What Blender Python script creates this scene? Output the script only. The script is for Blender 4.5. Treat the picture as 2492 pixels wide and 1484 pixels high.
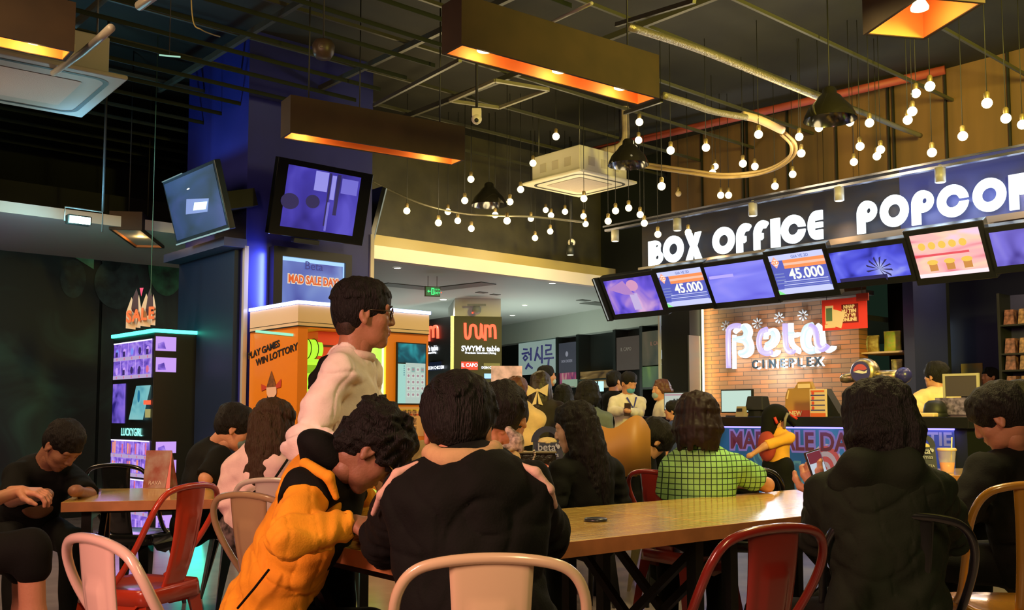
import bpy, bmesh, math, random
import numpy as np
from mathutils import Vector, Matrix
R = math.radians
SC = bpy.context.scene
COL = SC.collection
for o in list(bpy.data.objects): bpy.data.objects.remove(o)

# ------------------------------------------------------------------ camera
F, PX, PY = 2400.0, 1246.0, 830.0          # focal length and principal point in photo pixels (2492 x 1484)
HZ = 1010.0                                 # horizon row
CAMZ = 1.15
PITCH = math.atan((HZ - PY) / F)
cd = bpy.data.cameras.new('camera'); cam = bpy.data.objects.new('camera', cd); COL.objects.link(cam)
cam.location = (0, 0, CAMZ); cam.rotation_euler = (math.pi/2 + PITCH, 0, 0)
cd.sensor_width = 36.0; cd.lens = 36.0*F/2492.0; cd.shift_y = (PY-742.0)/2492.0
cd.clip_start = 0.05; cd.clip_end = 120
SC.camera = cam
# ------------------------------------------------------------------ colour management, world
vs = SC.view_settings
vs.view_transform = 'Standard'; vs.look = 'None'; vs.gamma = 1.0; vs.exposure = 0.0; vs.use_curve_mapping = False
W = bpy.data.worlds.new('world'); SC.world = W; W.use_nodes = True
W.node_tree.nodes['Background'].inputs[0].default_value = (0.28, 0.60, 0.36, 1)
W.node_tree.nodes['Background'].inputs[1].default_value = 0.024
SC.cycles.max_bounces = 5; SC.cycles.diffuse_bounces = 3; SC.cycles.glossy_bounces = 3; SC.cycles.transmission_bounces = 4
SC.cycles.sample_clamp_indirect = 3.0; SC.cycles.sample_clamp_direct = 30.0
SC.cycles.caustics_reflective = False; SC.cycles.caustics_refractive = False
try: SC.cycles.use_denoising = True
except Exception: pass

# ------------------------------------------------------------------ photo pixel -> point in the room
CP, SP = math.cos(PITCH), math.sin(PITCH)
def ray(px, py):
    x = (px-PX)/F; u = -(py-PY)/F
    return Vector((x, CP-u*SP, SP+u*CP))
def P(px, py, Y):
    d = ray(px, py); return Vector((0, 0, CAMZ)) + d*(Y/d.y)
def PZ(px, py, z):
    d = ray(px, py); return Vector((0, 0, CAMZ)) + d*((z-CAMZ)/d.z)
def hit(px, py, p0, n):
    d = ray(px, py); o = Vector((0, 0, CAMZ))
    return o + d*((Vector(p0)-o).dot(n)/d.dot(n))
AW = math.atan(2130/2407.0)
ROTW, ROTV = AW-math.pi/2, AW        # yaw of the box office wall and of the walls square to it
class Frame:
    """vertical wall frame: local x to the right along the wall, y into the wall, z up from the floor"""
    def __init__(s, rot, origin):
        s.rot = rot; s.o = Vector((origin[0], origin[1], 0))
        s.x = Vector((math.cos(rot), math.sin(rot), 0)); s.y = Vector((-math.sin(rot), math.cos(rot), 0))
    def at(s, px, py, d=0.0):
        p = hit(px, py, s.o + s.y*d, s.y); q = p - s.o
        return q.dot(s.x), p.z
    def w(s, x, y, z): return s.o + s.x*x + s.y*y + Vector((0, 0, z))
def loc_of(px, Y): 
    p = P(px, HZ, Y); return Vector((p.x, p.y, 0))

# ------------------------------------------------------------------ unseen lights: inferred pink and warm sources, added fills (lamps in view carry their own)
def light(kind, name, loc, power, color, size=0.1, target=None, spot=None, blend=0.5, shape=None, size_y=None, spread=180):
    l = bpy.data.lights.new(name, kind); l.energy = power; l.color = color
    if kind == 'AREA':
        l.size = size; l.spread = R(spread)
        if size_y: l.shape = 'RECTANGLE'; l.size_y = size_y
    elif kind in ('POINT', 'SPOT'): l.shadow_soft_size = size
    if kind == 'SPOT': l.spot_size = R(spot or 90); l.spot_blend = blend
    o = bpy.data.objects.new(name, l); COL.objects.link(o); o.location = loc
    if target is not None:
        o.rotation_euler = (Vector(target)-Vector(loc)).to_track_quat('-Z', 'Y').to_euler()
    return o
WARM = (1.0, 0.62, 0.25)
light('AREA', 'fill_light', (-2.3, 0.2, 2.3), 58, (1.0, 0.44, 0.36), 0.3, (-0.6, 3.2, 0.9), size_y=1.4, spread=120)
light('AREA', 'fill_light', (-2.6, 3.4, 3.3), 30, (1.0, 0.66, 0.34), 0.25, (-2.2, 6.5, 0.9), size_y=1.6, spread=120)  # fill added over the left middle of the hall
light('AREA', 'fill_light', (-4.7, 6.6, 3.3), 50, (1.0, 0.66, 0.36), 0.25, (-2.0, 8.4, 1.3), size_y=1.6, spread=120)  # fill added to brighten the left side of the orange machine
light('AREA', 'fill_light', (1.6, 4.4, 3.4), 40, (1.0, 0.78, 0.32), 0.25, (1.6, 4.6, 0.7), size_y=1.6, spread=120)  # fill added above the joined tables
light('AREA', 'fill_light', (0.9, -0.2, 3.2), 27, (1.0, 0.74, 0.36), 0.25, (0.8, 3.0, 0.8), size_y=1.6, spread=130)
light('AREA', 'fill_light', (3.3, 2.6, 3.3), 620, (1.0, 0.82, 0.14), 0.3, (4.2, 5.0, 4.6), size_y=1.2, spread=160)  # fill added to lift the yellow tone at the upper right
# ------------------------------------------------------------------ materials
MATS = {}
def mat(name, color=(0.5, 0.5, 0.5), rough=0.5, metal=0.0, emit=0.0, ecol=None, noise=0.0, nscale=8.0, bump=0.0, bscale=30.0, coat=0.0, alpha=1.0, trans=0.0, color2=None, stretch=None, spec=None, sheen=0.0):
    if name in MATS: return MATS[name]
    m = bpy.data.materials.new(name); m.use_nodes = True
    nt = m.node_tree; b = nt.nodes['Principled BSDF']
    b.inputs['Base Color'].default_value = (*color, 1); b.inputs['Roughness'].default_value = rough; b.inputs['Metallic'].default_value = metal
    if spec is not None: b.inputs['Specular IOR Level'].default_value = spec
    if coat: b.inputs['Coat Weight'].default_value = coat; b.inputs['Coat Roughness'].default_value = 0.12
    if sheen: b.inputs['Sheen Weight'].default_value = sheen
    if trans: b.inputs['Transmission Weight'].default_value = trans
    if alpha < 1: b.inputs['Alpha'].default_value = alpha
    if emit:
        b.inputs['Emission Color'].default_value = (*(ecol or color), 1); b.inputs['Emission Strength'].default_value = emit
    if noise or bump or color2:
        tc = nt.nodes.new('ShaderNodeTexCoord'); mp = nt.nodes.new('ShaderNodeMapping')
        nt.links.new(tc.outputs['Object'], mp.inputs[0])
        if stretch: mp.inputs['Scale'].default_value = stretch
    if noise or color2:
        n = nt.nodes.new('ShaderNodeTexNoise'); n.inputs['Scale'].default_value = nscale; n.inputs['Detail'].default_value = 5
        nt.links.new(mp.outputs[0], n.inputs['Vector'])
        cr = nt.nodes.new('ShaderNodeValToRGB')
        c2 = color2 or tuple(max(0, c*(1-noise)) for c in color)
        c1 = color if color2 else tuple(min(1, c*(1+noise)) for c in color)
        cr.color_ramp.elements[0].position = 0.35; cr.color_ramp.elements[1].position = 0.65
        cr.color_ramp.elements[0].color = (*c2, 1); cr.color_ramp.elements[1].color = (*c1, 1)
        nt.links.new(n.outputs['Fac'], cr.inputs[0]); nt.links.new(cr.outputs[0], b.inputs['Base Color'])
        if emit: nt.links.new(cr.outputs[0], b.inputs['Emission Color'])
    if bump:
        n2 = nt.nodes.new('ShaderNodeTexNoise'); n2.inputs['Scale'].default_value = bscale; n2.inputs['Detail'].default_value = 3
        nt.links.new(mp.outputs[0], n2.inputs['Vector'])
        bp = nt.nodes.new('ShaderNodeBump'); bp.inputs['Strength'].default_value = bump; bp.inputs['Distance'].default_value = 0.01
        nt.links.new(n2.outputs['Fac'], bp.inputs['Height']); nt.links.new(bp.outputs[0], b.inputs['Normal'])
    MATS[name] = m; return m
def picture(name, cols, emit=1.0, scale=2.5, stretch=(1, 1, 1), detail=2.0, distort=0.6):
    """a glowing moving-picture surface: soft patches of several colours"""
    if name in MATS: return MATS[name]
    m = bpy.data.materials.new(name); m.use_nodes = True; nt = m.node_tree; b = nt.nodes['Principled BSDF']
    tc = nt.nodes.new('ShaderNodeTexCoord'); mp = nt.nodes.new('ShaderNodeMapping'); mp.inputs['Scale'].default_value = stretch
    n = nt.nodes.new('ShaderNodeTexNoise'); n.inputs['Scale'].default_value = scale; n.inputs['Detail'].default_value = detail; n.inputs['Distortion'].default_value = distort
    cr = nt.nodes.new('ShaderNodeValToRGB'); e = cr.color_ramp.elements
    k = len(cols)
    e[0].position = 0.3; e[0].color = (*cols[0], 1); e[1].position = 0.72; e[1].color = (*cols[-1], 1)
    for i in range(1, k-1):
        q = e.new(0.3+0.42*i/(k-1)); q.color = (*cols[i], 1)
    nt.links.new(tc.outputs['Object'], mp.inputs[0]); nt.links.new(mp.outputs[0], n.inputs['Vector']); nt.links.new(n.outputs['Fac'], cr.inputs[0])
    b.inputs['Base Color'].default_value = (0.01, 0.01, 0.01, 1); b.inputs['Roughness'].default_value = 0.3
    nt.links.new(cr.outputs[0], b.inputs['Emission Color']); b.inputs['Emission Strength'].default_value = emit
    MATS[name] = m; return m
def glow(name, col, s): return mat(name, (0.02, 0.02, 0.02), 0.5, emit=s, ecol=col)

# ------------------------------------------------------------------ mesh building
def perp(d):
    d = d.normalized(); a = Vector((0, 0, 1)) if abs(d.z) < 0.9 else Vector((1, 0, 0))
    u = d.cross(a).normalized(); return u, d.cross(u).normalized()
class MB:
    def __init__(s): s.v = []; s.f = []; s.m = []; s.mats = []; s.sm = []
    def mi(s, m):
        if m not in s.mats: s.mats.append(m)
        return s.mats.index(m)
    def add(s, vs, fs, m, smooth=False):
        b = len(s.v); s.v += [tuple(x) for x in vs]; k = s.mi(m)
        for f in fs: s.f.append(tuple(i+b for i in f)); s.m.append(k); s.sm.append(smooth)
        return s
    def box(s, x0, x1, y0, y1, z0, z1, m, taper=0.0):
        t = taper
        vs = [(x0, y0, z0), (x1, y0, z0), (x1, y1, z0), (x0, y1, z0), (x0+t, y0+t, z1), (x1-t, y0+t, z1), (x1-t, y1-t, z1), (x0+t, y1-t, z1)]
        return s.add(vs, [(0, 3, 2, 1), (4, 5, 6, 7), (0, 1, 5, 4), (1, 2, 6, 5), (2, 3, 7, 6), (3, 0, 4, 7)], m)
    def bar(s, a, b, w, h, m, up=None):
        a, b = Vector(a), Vector(b); d = (b-a).normalized()
        up = Vector(up) if up else (Vector((0, 0, 1)) if abs(d.z) < 0.95 else Vector((0, 1, 0)))
        x = d.cross(up).normalized()*w/2; z = x.cross(d).normalized()*h/2
        vs = [a-x-z, a+x-z, a+x+z, a-x+z, b-x-z, b+x-z, b+x+z, b-x+z]
        return s.add(vs, [(0, 1, 2, 3), (7, 6, 5, 4), (0, 4, 5, 1), (1, 5, 6, 2), (2, 6, 7, 3), (3, 7, 4, 0)], m)
    def tube(s, pts, r, m, n=10, cap=True, closed=False, flat=1.0):
        pts = [Vector(p) for p in pts]; N = len(pts)
        rs = r if isinstance(r, (list, tuple)) else [r]*N
        vs = []; u = None
        for i, p in enumerate(pts):
            d = (pts[(i+1) % N]-pts[i-1]) if closed else (pts[min(i+1, N-1)]-pts[max(i-1, 0)])
            if d.length < 1e-9: d = Vector((0, 0, 1))
            d.normalize()
            if u is None: u, v = perp(d)
            else:
                u = (u - d*u.dot(d)); u = u.normalized() if u.length > 1e-6 else perp(d)[0]; v = d.cross(u)
            for k in range(n):
                a = 2*math.pi*k/n; vs.append(p + (u*math.cos(a)+v*math.sin(a)*flat)*rs[i])
        fs = []
        for i in range(N if closed else N-1):
            j = (i+1) % N
            for k in range(n): fs.append((i*n+k, i*n+(k+1) % n, j*n+(k+1) % n, j*n+k))
        if cap and not closed: fs += [tuple(reversed(range(n))), tuple((N-1)*n+k for k in range(n))]
        return s.add(vs, fs, m, True)
    def cyl(s, a, b, r0, m, r1=None, n=20): return s.tube([a, b], [r0, r0 if r1 is None else r1], m, n)
    def lathe(s, prof, m, n=28, c=(0, 0, 0), axis='z'):
        vs = []; fs = []; N = len(prof)
        for (r, z) in prof:
            for k in range(n):
                a = 2*math.pi*k/n; q = (r*math.cos(a), r*math.sin(a), z)
                if axis == 'y': q = (q[0], z, q[1])
                elif axis == 'x': q = (z, q[0], q[1])
                vs.append((q[0]+c[0], q[1]+c[1], q[2]+c[2]))
        for i in range(N-1):
            for k in range(n): fs.append((i*n+k, i*n+(k+1) % n, (i+1)*n+(k+1) % n, (i+1)*n+k))
        return s.add(vs, fs, m, True)
    def ball(s, c, r, m, n=16, sc=(1, 1, 1)):
        h = n//2; pr = [(math.sin(math.pi*i/h)*r, -math.cos(math.pi*i/h)*r) for i in range(h+1)]
        b = len(s.v); s.lathe(pr, m, n)
        for i in range(b, len(s.v)):
            x, y, z = s.v[i]; s.v[i] = (x*sc[0]+c[0], y*sc[1]+c[1], z*sc[2]+c[2])
        return s
    def prism(s, poly, y0, y1, m):
        """polygon in x-z, thickened from y0 (front) to y1"""
        n = len(poly); vs = [(x, y0, z) for x, z in poly]+[(x, y1, z) for x, z in poly]
        fs = [tuple(range(n)), tuple(reversed(range(n, 2*n)))]+[(i, n+i, n+(i+1) % n, (i+1) % n) for i in range(n)]
        return s.add(vs, fs, m)
    def rect(s, x0, x1, z0, z1, y, m): return s.add([(x0, y, z0), (x1, y, z0), (x1, y, z1), (x0, y, z1)], [(0, 1, 2, 3)], m)
    def disc(s, cx, cz, rx, rz, y, m, n=20): return s.add([(cx+rx*math.cos(2*math.pi*k/n), y, cz+rz*math.sin(2*math.pi*k/n)) for k in range(n)], [tuple(range(n))], m)
    def build(s, name, parent=None, loc=None, rot=None, bevel=0.0, label=None, recalc=True):
        me = bpy.data.meshes.new(name); me.from_pydata(s.v, [], s.f); me.update()
        for m in s.mats: me.materials.append(m)
        me.polygons.foreach_set('material_index', s.m); me.polygons.foreach_set('use_smooth', s.sm)
        if recalc:
            bm = bmesh.new(); bm.from_mesh(me); bmesh.ops.recalc_face_normals(bm, faces=bm.faces); bm.to_mesh(me); bm.free()
        o = bpy.data.objects.new(name, me); COL.objects.link(o)
        if parent: o.parent = parent
        if loc is not None: o.location = loc
        if rot is not None: o.rotation_euler = rot if isinstance(rot, (tuple, list)) else (0, 0, rot)
        if bevel:
            b = o.modifiers.new('bevel', 'BEVEL'); b.width = bevel; b.segments = 2; b.limit_method = 'ANGLE'; b.angle_limit = R(40)
        if label: o['label'] = label
        return o
def tag(o, label, cat, group=None, kind=None):
    o['label'] = label; o['category'] = cat
    if group: o['group'] = group
    if kind: o['kind'] = kind
    return o
def thing(name, label, cat, loc=(0, 0, 0), rot=0.0, group=None):
    o = bpy.data.objects.new(name, None); COL.objects.link(o); o.empty_display_size = 0.1
    o.location = loc; o.rotation_euler = rot if isinstance(rot, (tuple, list)) else (0, 0, rot)
    return tag(o, label, cat, group)
def struct(o, label=None):
    o['kind'] = 'structure'
    if label: o['label'] = label
    return o
def children(o): return [c for c in bpy.data.objects if c.parent == o]
def copy_tree(o, parent=None):
    c = o.copy(); COL.objects.link(c)
    if parent: c.parent = parent
    for ch in children(o): copy_tree(ch, c)
    return c
def smooth_path(pts, n=6):
    pts = [Vector(p) for p in pts]; out = []
    for i in range(len(pts)-1):
        p0 = pts[max(i-1, 0)]; p1 = pts[i]; p2 = pts[i+1]; p3 = pts[min(i+2, len(pts)-1)]
        for k in range(n):
            t = k/n; out.append(0.5*((2*p1)+(p2-p0)*t+(2*p0-5*p1+4*p2-p3)*t*t+(3*p1-p0-3*p2+p3)*t**3))
    out.append(pts[-1]); return out
def from_curve(cu, name, m, parent, loc, stand=True, rot=None):
    tmp = bpy.data.objects.new('t', cu); COL.objects.link(tmp)
    bpy.context.view_layer.update()
    me = bpy.data.meshes.new_from_object(tmp.evaluated_get(bpy.context.evaluated_depsgraph_get()))
    bpy.data.objects.remove(tmp)
    if stand:
        for v in me.vertices: x, y, z = v.co; v.co = (x, -z, y)
    me.materials.clear(); me.materials.append(m); me.name = name
    o = bpy.data.objects.new(name, me); COL.objects.link(o); o.location = loc
    if rot is not None: o.rotation_euler = rot
    if parent: o.parent = parent
    return o
def text(body, size, loc, m, parent, name='lettering', ext=0.002, align='CENTER', bold=0.0, xs=1.0, shear=0.0, rot=None, stand=True, spacing=1.0):
    cu = bpy.data.curves.new(name, 'FONT'); cu.body = body; cu.size = size; cu.extrude = ext; cu.offset = bold
    cu.align_x = align; cu.align_y = 'CENTER'; cu.shear = shear; cu.resolution_u = 3; cu.space_character = spacing
    o = from_curve(cu, name, m, parent, loc, stand, rot); o.scale = (xs, 1, 1)
    return o
def outline(contours, name, m, parent, loc, ext=0.01, bevel=0.0):
    """flat shape with holes, filled and thickened, standing in x-z"""
    cu = bpy.data.curves.new(name, 'CURVE'); cu.dimensions = '2D'; cu.fill_mode = 'BOTH'; cu.extrude = ext; cu.bevel_depth = bevel
    for c in contours:
        sp = cu.splines.new('POLY'); sp.points.add(len(c)-1)
        for i, (x, y) in enumerate(c): sp.points[i].co = (x, y, 0, 1)
        sp.use_cyclic_u = True
    return from_curve(cu, name, m, parent, loc)
def arc(cx, cy, rx, ry, a0, a1, n=12):
    return [(cx+rx*math.cos(R(a0+(a1-a0)*i/n)), cy+ry*math.sin(R(a0+(a1-a0)*i/n))) for i in range(n+1)]
# ------------------------------------------------------------------ the room
WB = Frame(ROTW, (0, 0)); VB = Frame(ROTV, (0, 0))
def vd(px, Y): return (loc_of(px, Y)).dot(VB.y)     # distance of a V plane through a point
def wd(px, Y): return (loc_of(px, Y)).dot(WB.y)
def vx(px, d): return VB.at(px, HZ, d)[0]
def wx(px, c): return WB.at(px, HZ, c)[0]
CEIL = 4.7
BLACK = mat('black_paint', (0.006, 0.008, 0.006), 0.55)
DARK = mat('dark_paint', (0.007, 0.010, 0.008), 0.7, spec=.25)
STEEL = mat('grey_steel', (0.12, 0.12, 0.11), 0.4, 0.6)
WHITE = mat('white_paint', (0.75, 0.73, 0.68), 0.5)
CREAM = mat('cream_paint', (0.85, 0.76, 0.68), 0.7)
NAVY = mat('navy_paint', (0.018, 0.022, 0.085), 0.5)
floor_m = mat('floor_tile', (0.30, 0.25, 0.25), 0.22, noise=0.12, nscale=3)
MB().box(-16, 20, -3, 34, -0.1, 0, floor_m).build('floor').__setitem__('kind', 'structure')
ceil_m = mat('ceiling_black', (0.014, 0.014, 0.008), 0.7, noise=0.4, nscale=1.5)
# hall ceiling: everything on the near side of the fascia over the mall corridor
FD = vd(1000, 11.4); MD_ = vd(440, 12.0)                      # fascia and mural planes
m = MB().box(-22, 24, -14, FD+8, CEIL, CEIL+0.1, ceil_m)
struct(m.build('ceiling', rot=ROTV))
g = MB(); gm = mat('ceiling_channel', (0.075, 0.075, 0.05), 0.45, 0.3); gm2 = mat('ceiling_wire', (0.009, 0.013, 0.009), 0.6, spec=.2)
xl = vx(905, vd(905, 9)); GZ = 4.02
for i in range(14):
    x = -9+i*1.15; g.box(x-0.018, x+0.018, -6, FD, CEIL-0.42, CEIL-0.37, gm)
for i in range(22):
    y = -6+i*0.8
    if y < FD: g.box(-4, 12, y-0.012, y+0.012, CEIL-0.36, CEIL-0.33, gm)
struct(g.build('trim_1', rot=ROTV))
g = MB()
for i in range(40):
    x = -14+i*0.33
    if x < xl-0.2: g.box(x-(0.016 if i % 4 == 0 else 0.005), x+(0.016 if i % 4 == 0 else 0.005), -6, MD_-0.4, GZ, GZ+0.05, gm2)
for i in range(48):
    y = -6+i*0.4
    if y < MD_-0.4: g.box(-14, xl-0.2, y-0.004, y+0.004, GZ, GZ+0.035, gm2)
struct(g.build('trim_8', rot=ROTV))
# near walls that close the room behind and left of the camera
MB().box(-16, 20, -3.2, -3, 0, CEIL, DARK).build('wall_back').__setitem__('kind', 'structure')
MB().box(-9.2, -9, -3, 30, 0, CEIL, DARK).build('wall_left').__setitem__('kind', 'structure')
MB().box(16, 16.2, -3, 34, 0, CEIL, DARK).build('wall_right').__setitem__('kind', 'structure')

# left mural wall with its pale soffit band
MD = vd(440, 12.0)
x0, x1 = -14, vx(640, MD)
mural = bpy.data.materials.new('mural'); mural.use_nodes = True
nt = mural.node_tree; b = nt.nodes['Principled BSDF']; b.inputs['Roughness'].default_value = 0.6
tc = nt.nodes.new('ShaderNodeTexCoord'); nz = nt.nodes.new('ShaderNodeTexNoise'); nz.inputs['Scale'].default_value = 1.1; nz.inputs['Detail'].default_value = 3; nz.inputs['Distortion'].default_value = 1.2
cr = nt.nodes.new('ShaderNodeValToRGB'); e = cr.color_ramp.elements
e[0].position = 0.42; e[0].color = (0.004, 0.008, 0.006, 1); e[1].position = 0.75; e[1].color = (0.03, 0.10, 0.07, 1)
q = e.new(0.55); q.color = (0.012, 0.035, 0.028, 1)
nt.links.new(tc.outputs['Object'], nz.inputs['Vector']); nt.links.new(nz.outputs['Fac'], cr.inputs[0]); nt.links.new(cr.outputs[0], b.inputs['Base Color'])
zt = VB.at(235, 592, MD)[1]
m = MB().box(x0, x1, MD, MD+0.15, 0, CEIL, DARK)
m.box(vx(-200, MD)-1, vx(234, MD)-0.012, MD-0.03, MD, 0.1, zt, mural).box(vx(236, MD)+0.012, vx(440, MD), MD-0.03, MD, 0.1, zt, mural)
struct(m.build('wall_mural' if False else 'wall_far_left', rot=ROTV))
z1 = VB.at(100, 505, MD-0.6)[1]; z0 = VB.at(100, 532, MD-0.6)[1]
m = MB().box(x0, x1, MD-0.6, MD-0.3, z0, z1, mat('soffit_paint', (0.42, 0.45, 0.36), 0.7)).box(x0, x1, MD-0.35, MD, z0-0.12, z1+0.3, BLACK)
struct(m.build('trim_2', rot=ROTV))
# things painted on the mural: pale green sheet, two soft portraits
A = lambda px, py, d=MD-0.035: VB.at(px, py, d)
m = MB(); gg = mat('mural_green', (0.10, 0.30, 0.16), 0.6, noise=0.4, nscale=6); gp = mat('mural_grey', (0.016, 0.036, 0.032), 0.6, noise=0.6, nscale=7)
m.prism([A(125, 590), A(230, 592), A(228, 655)], MD-0.036, MD-0.031, gg)
for (px, py, rx, ry) in ((178, 678, 0.14, 0.22), (272, 625, 0.12, 0.17), (285, 690, 0.26, 0.30), (405, 650, 0.22, 0.35)):
    cx, cz = A(px, py); m.disc(cx, cz, rx, ry, MD-0.037, gp if px != 405 else mat('mural_leaf', (0.015, 0.10, 0.04), 0.6, noise=0.8, nscale=5), 28)
o = m.build('wall_mural_print', rot=ROTV, recalc=False); struct(o)

# blue column
cpt = loc_of(590, 8.86); cx0 = cpt.dot(VB.x); cy0 = cpt.dot(VB.y); CWID = 1.35
blue = mat('column_blue', (0.025, 0.030, 0.24), 0.38, noise=0.12, nscale=2)
struct(MB().box(cx0, cx0+CWID, cy0, cy0+1.33, 0, CEIL, blue).build('column_wall', rot=ROTV))
zc = VB.at(590, 598, cy0)[1]
m = MB().box(cx0-0.02, cx0+0.02, cy0-0.02, cy0+0.02, 0, zc, mat('corner_metal', (0.62, 0.58, 0.52), 0.35, 0.3), )
m.box(cx0+CWID-0.02, cx0+CWID+0.02, cy0-0.02, cy0+0.02, 0, VB.at(900, 655, cy0)[1]+0.35, CREAM)
struct(m.build('trim_3', rot=ROTV))
# dark ledge boxing on the column's left face, below the tilted screen
m = MB().box(cx0-0.22, cx0, cy0-0.02, cy0+1.33, zc-0.02, zc+0.06, mat('ledge_blue', (0.05, 0.07, 0.16), 0.4)).box(cx0-0.06, cx0-0.005, cy0+0.1, cy0+1.33, 0, zc-0.02, mat('panel_dark_blue', (0.010, 0.022, 0.06), 0.5))
struct(m.build('trim_4', rot=ROTV))

# fascia above the mall corridor, its warm ledge and the dark bulkhead over it
fx0, fx1 = vx(880, FD)-0.6, vx(1640, FD)+3
zb = VB.at(1000, 640, FD)[1]; zm = VB.at(1000, 608, FD)[1]; zt2 = VB.at(1000, 582, FD)[1]
m = MB().box(fx0, fx1, FD, FD+0.12, zb, zm, CREAM)
m.box(fx0, fx1, FD+0.02, FD+0.14, zm, zt2, mat('ledge_olive', (0.42, 0.33, 0.12), 0.35))
m.box(fx0, fx1, FD+0.3, FD+0.4, zt2-0.02, CEIL, mat('bulkhead', (0.045, 0.04, 0.022), 0.6, noise=0.3, nscale=3))
struct(m.build('wall_fascia', rot=ROTV))
# beam crossing under the ceiling in front of the fascia
# corridor: ceiling, side walls
cc = mat('corridor_ceiling', (0.62, 0.64, 0.60), 0.6)
CZ = zb+0.02
m = MB().box(fx0-6, fx1+9, FD+0.1, FD+16, CZ, CZ+0.1, cc)
struct(m.build('ceiling_corridor' if False else 'ceiling', rot=ROTV))
struct(MB().box(fx0-6, fx0-5.9, FD+0.1, FD+16, 0, CZ, WHITE).build('wall_corridor_left', rot=ROTV))
struct(MB().box(fx0-6, fx1+9, FD+16, FD+16.1, 0, CZ, mat('far_dark', (0.03, 0.04, 0.035), 0.5)).build('wall_corridor_end', rot=ROTV))

# box office: black pier, brick panel, dark niche, navy post and wall to the right
BC = 10.6
bx0, bx1 = wx(1714, BC), wx(2095, BC)
brick = bpy.data.materials.new('brick'); brick.use_nodes = True; nt = brick.node_tree; b = nt.nodes['Principled BSDF']; b.inputs['Roughness'].default_value = 0.8
tc = nt.nodes.new('ShaderNodeTexCoord'); mp = nt.nodes.new('ShaderNodeMapping'); mp.inputs['Rotation'].default_value = (R(90), 0, 0)
bt = nt.nodes.new('ShaderNodeTexBrick'); bt.inputs['Scale'].default_value = 1.0; bt.inputs['Brick Width'].default_value = 0.25; bt.inputs['Row Height'].default_value = 0.055; bt.inputs['Mortar Size'].default_value = 0.0035
bt.inputs['Color1'].default_value = (0.45, 0.17, 0.06, 1); bt.inputs['Color2'].default_value = (0.26, 0.15, 0.08, 1); bt.inputs['Mortar'].default_value = (0.10, 0.07, 0.05, 1)
nt.links.new(tc.outputs['Object'], mp.inputs[0]); nt.links.new(mp.outputs[0], bt.inputs['Vector']); nt.links.new(bt.outputs['Color'], b.inputs['Base Color'])
bp = nt.nodes.new('ShaderNodeBump'); bp.inputs['Strength'].default_value = 0.5; bp.inputs['Distance'].default_value = 0.01; nt.links.new(bt.outputs['Fac'], bp.inputs['Height']); bp.invert = True; nt.links.new(bp.outputs[0], b.inputs['Normal'])
o = MB().box(bx0, bx1, BC, BC+0.2, 0, 3.3, brick).build('wall_brick', rot=ROTW); struct(o)
px0 = wx(1630, BC-0.1)
struct(MB().box(px0, bx0-0.03, BC-0.25, BC+0.4, 0, 3.4, BLACK).build('wall_pier', rot=ROTW))
m = MB().box(px0-0.03, px0, BC-0.29, BC-0.26, 0, 2.55, mat('pipe_white', (0.6, 0.62, 0.6), 0.4)).box(bx0-0.03, bx0-0.01, BC-0.29, BC-0.05, 0, 2.2, mat('edge_steel', (0.3, 0.32, 0.3), 0.3, 0.8))
struct(m.build('trim_6', rot=ROTW))
nx1 = wx(2208, BC+0.3)
m = MB().box(bx1+0.002, nx1+0.3, BC+0.7, BC+0.8, 0, 3.4, DARK)
m.box(wx(2205, BC-0.1), wx(2231, BC-0.1), BC-0.1, BC+0.7, 0, 3.3, mat('navy_post', (0.02, 0.028, 0.10), 0.4))
struct(m.build('wall_niche', rot=ROTW))
rx0 = wx(2231, BC+1.0)
m = MB().box(rx0-0.4, rx0+7, BC+2.6, BC+2.7, 0, 3.6, NAVY)
struct(m.build('wall_popcorn_back', rot=ROTW))
# brown wall above the sign, running up to the ceiling
UC = 9.9
ux0 = wx(1640, UC)
wood = bpy.data.materials.new('brown_panelling'); wood.use_nodes = True; nt = wood.node_tree; b = nt.nodes['Principled BSDF']; b.inputs['Roughness'].default_value = 0.7
tc = nt.nodes.new('ShaderNodeTexCoord'); wv = nt.nodes.new('ShaderNodeTexNoise'); wv.inputs['Scale'].default_value = 2.0; wv.inputs['Detail'].default_value = 4
mp = nt.nodes.new('ShaderNodeMapping'); mp.inputs['Scale'].default_value = (2.2, 1, 0.15)
cr = nt.nodes.new('ShaderNodeValToRGB'); e = cr.color_ramp.elements; e[0].position = 0.35; e[0].color = (0.085, 0.05, 0.02, 1); e[1].position = 0.65; e[1].color = (0.16, 0.085, 0.035, 1)
nt.links.new(tc.outputs['Object'], mp.inputs[0]); nt.links.new(mp.outputs[0], wv.inputs['Vector']); nt.links.new(wv.outputs['Fac'], cr.inputs[0]); nt.links.new(cr.outputs[0], b.inputs['Base Color'])
m = MB().box(ux0, ux0+9, UC, UC+0.2, 3.3, CEIL, wood)
for k in range(12):
    x = ux0+0.5+k*0.62; m.box(x, x+0.018, UC-0.03, UC, 3.3, CEIL, BLACK)
    if k % 3 == 1: m.box(x+0.06, x+0.075, UC-0.03, UC, 3.3, CEIL, BLACK)
struct(m.build('wall_upper', rot=ROTW))
# ceiling strip and wall over the black pier, left of the brown wall
m = MB().box(wx(1400, UC), ux0, UC+0.3, UC+0.4, 3.0, CEIL, DARK)
struct(m.build('wall_upper_dark', rot=ROTW))
# red sprinkler pipe under the ceiling
red = mat('red_pipe', (0.30, 0.05, 0.035), 0.6)
a_, b_ = P(1330, 392, 12.9), P(1915, 258, 10.8)
dirp = (b_-a_)
m = MB().tube([a_-dirp*0.0, a_, b_, b_+dirp*0.5], 0.045, red, 12)
o = m.build('trim_7'); struct(o)
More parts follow.
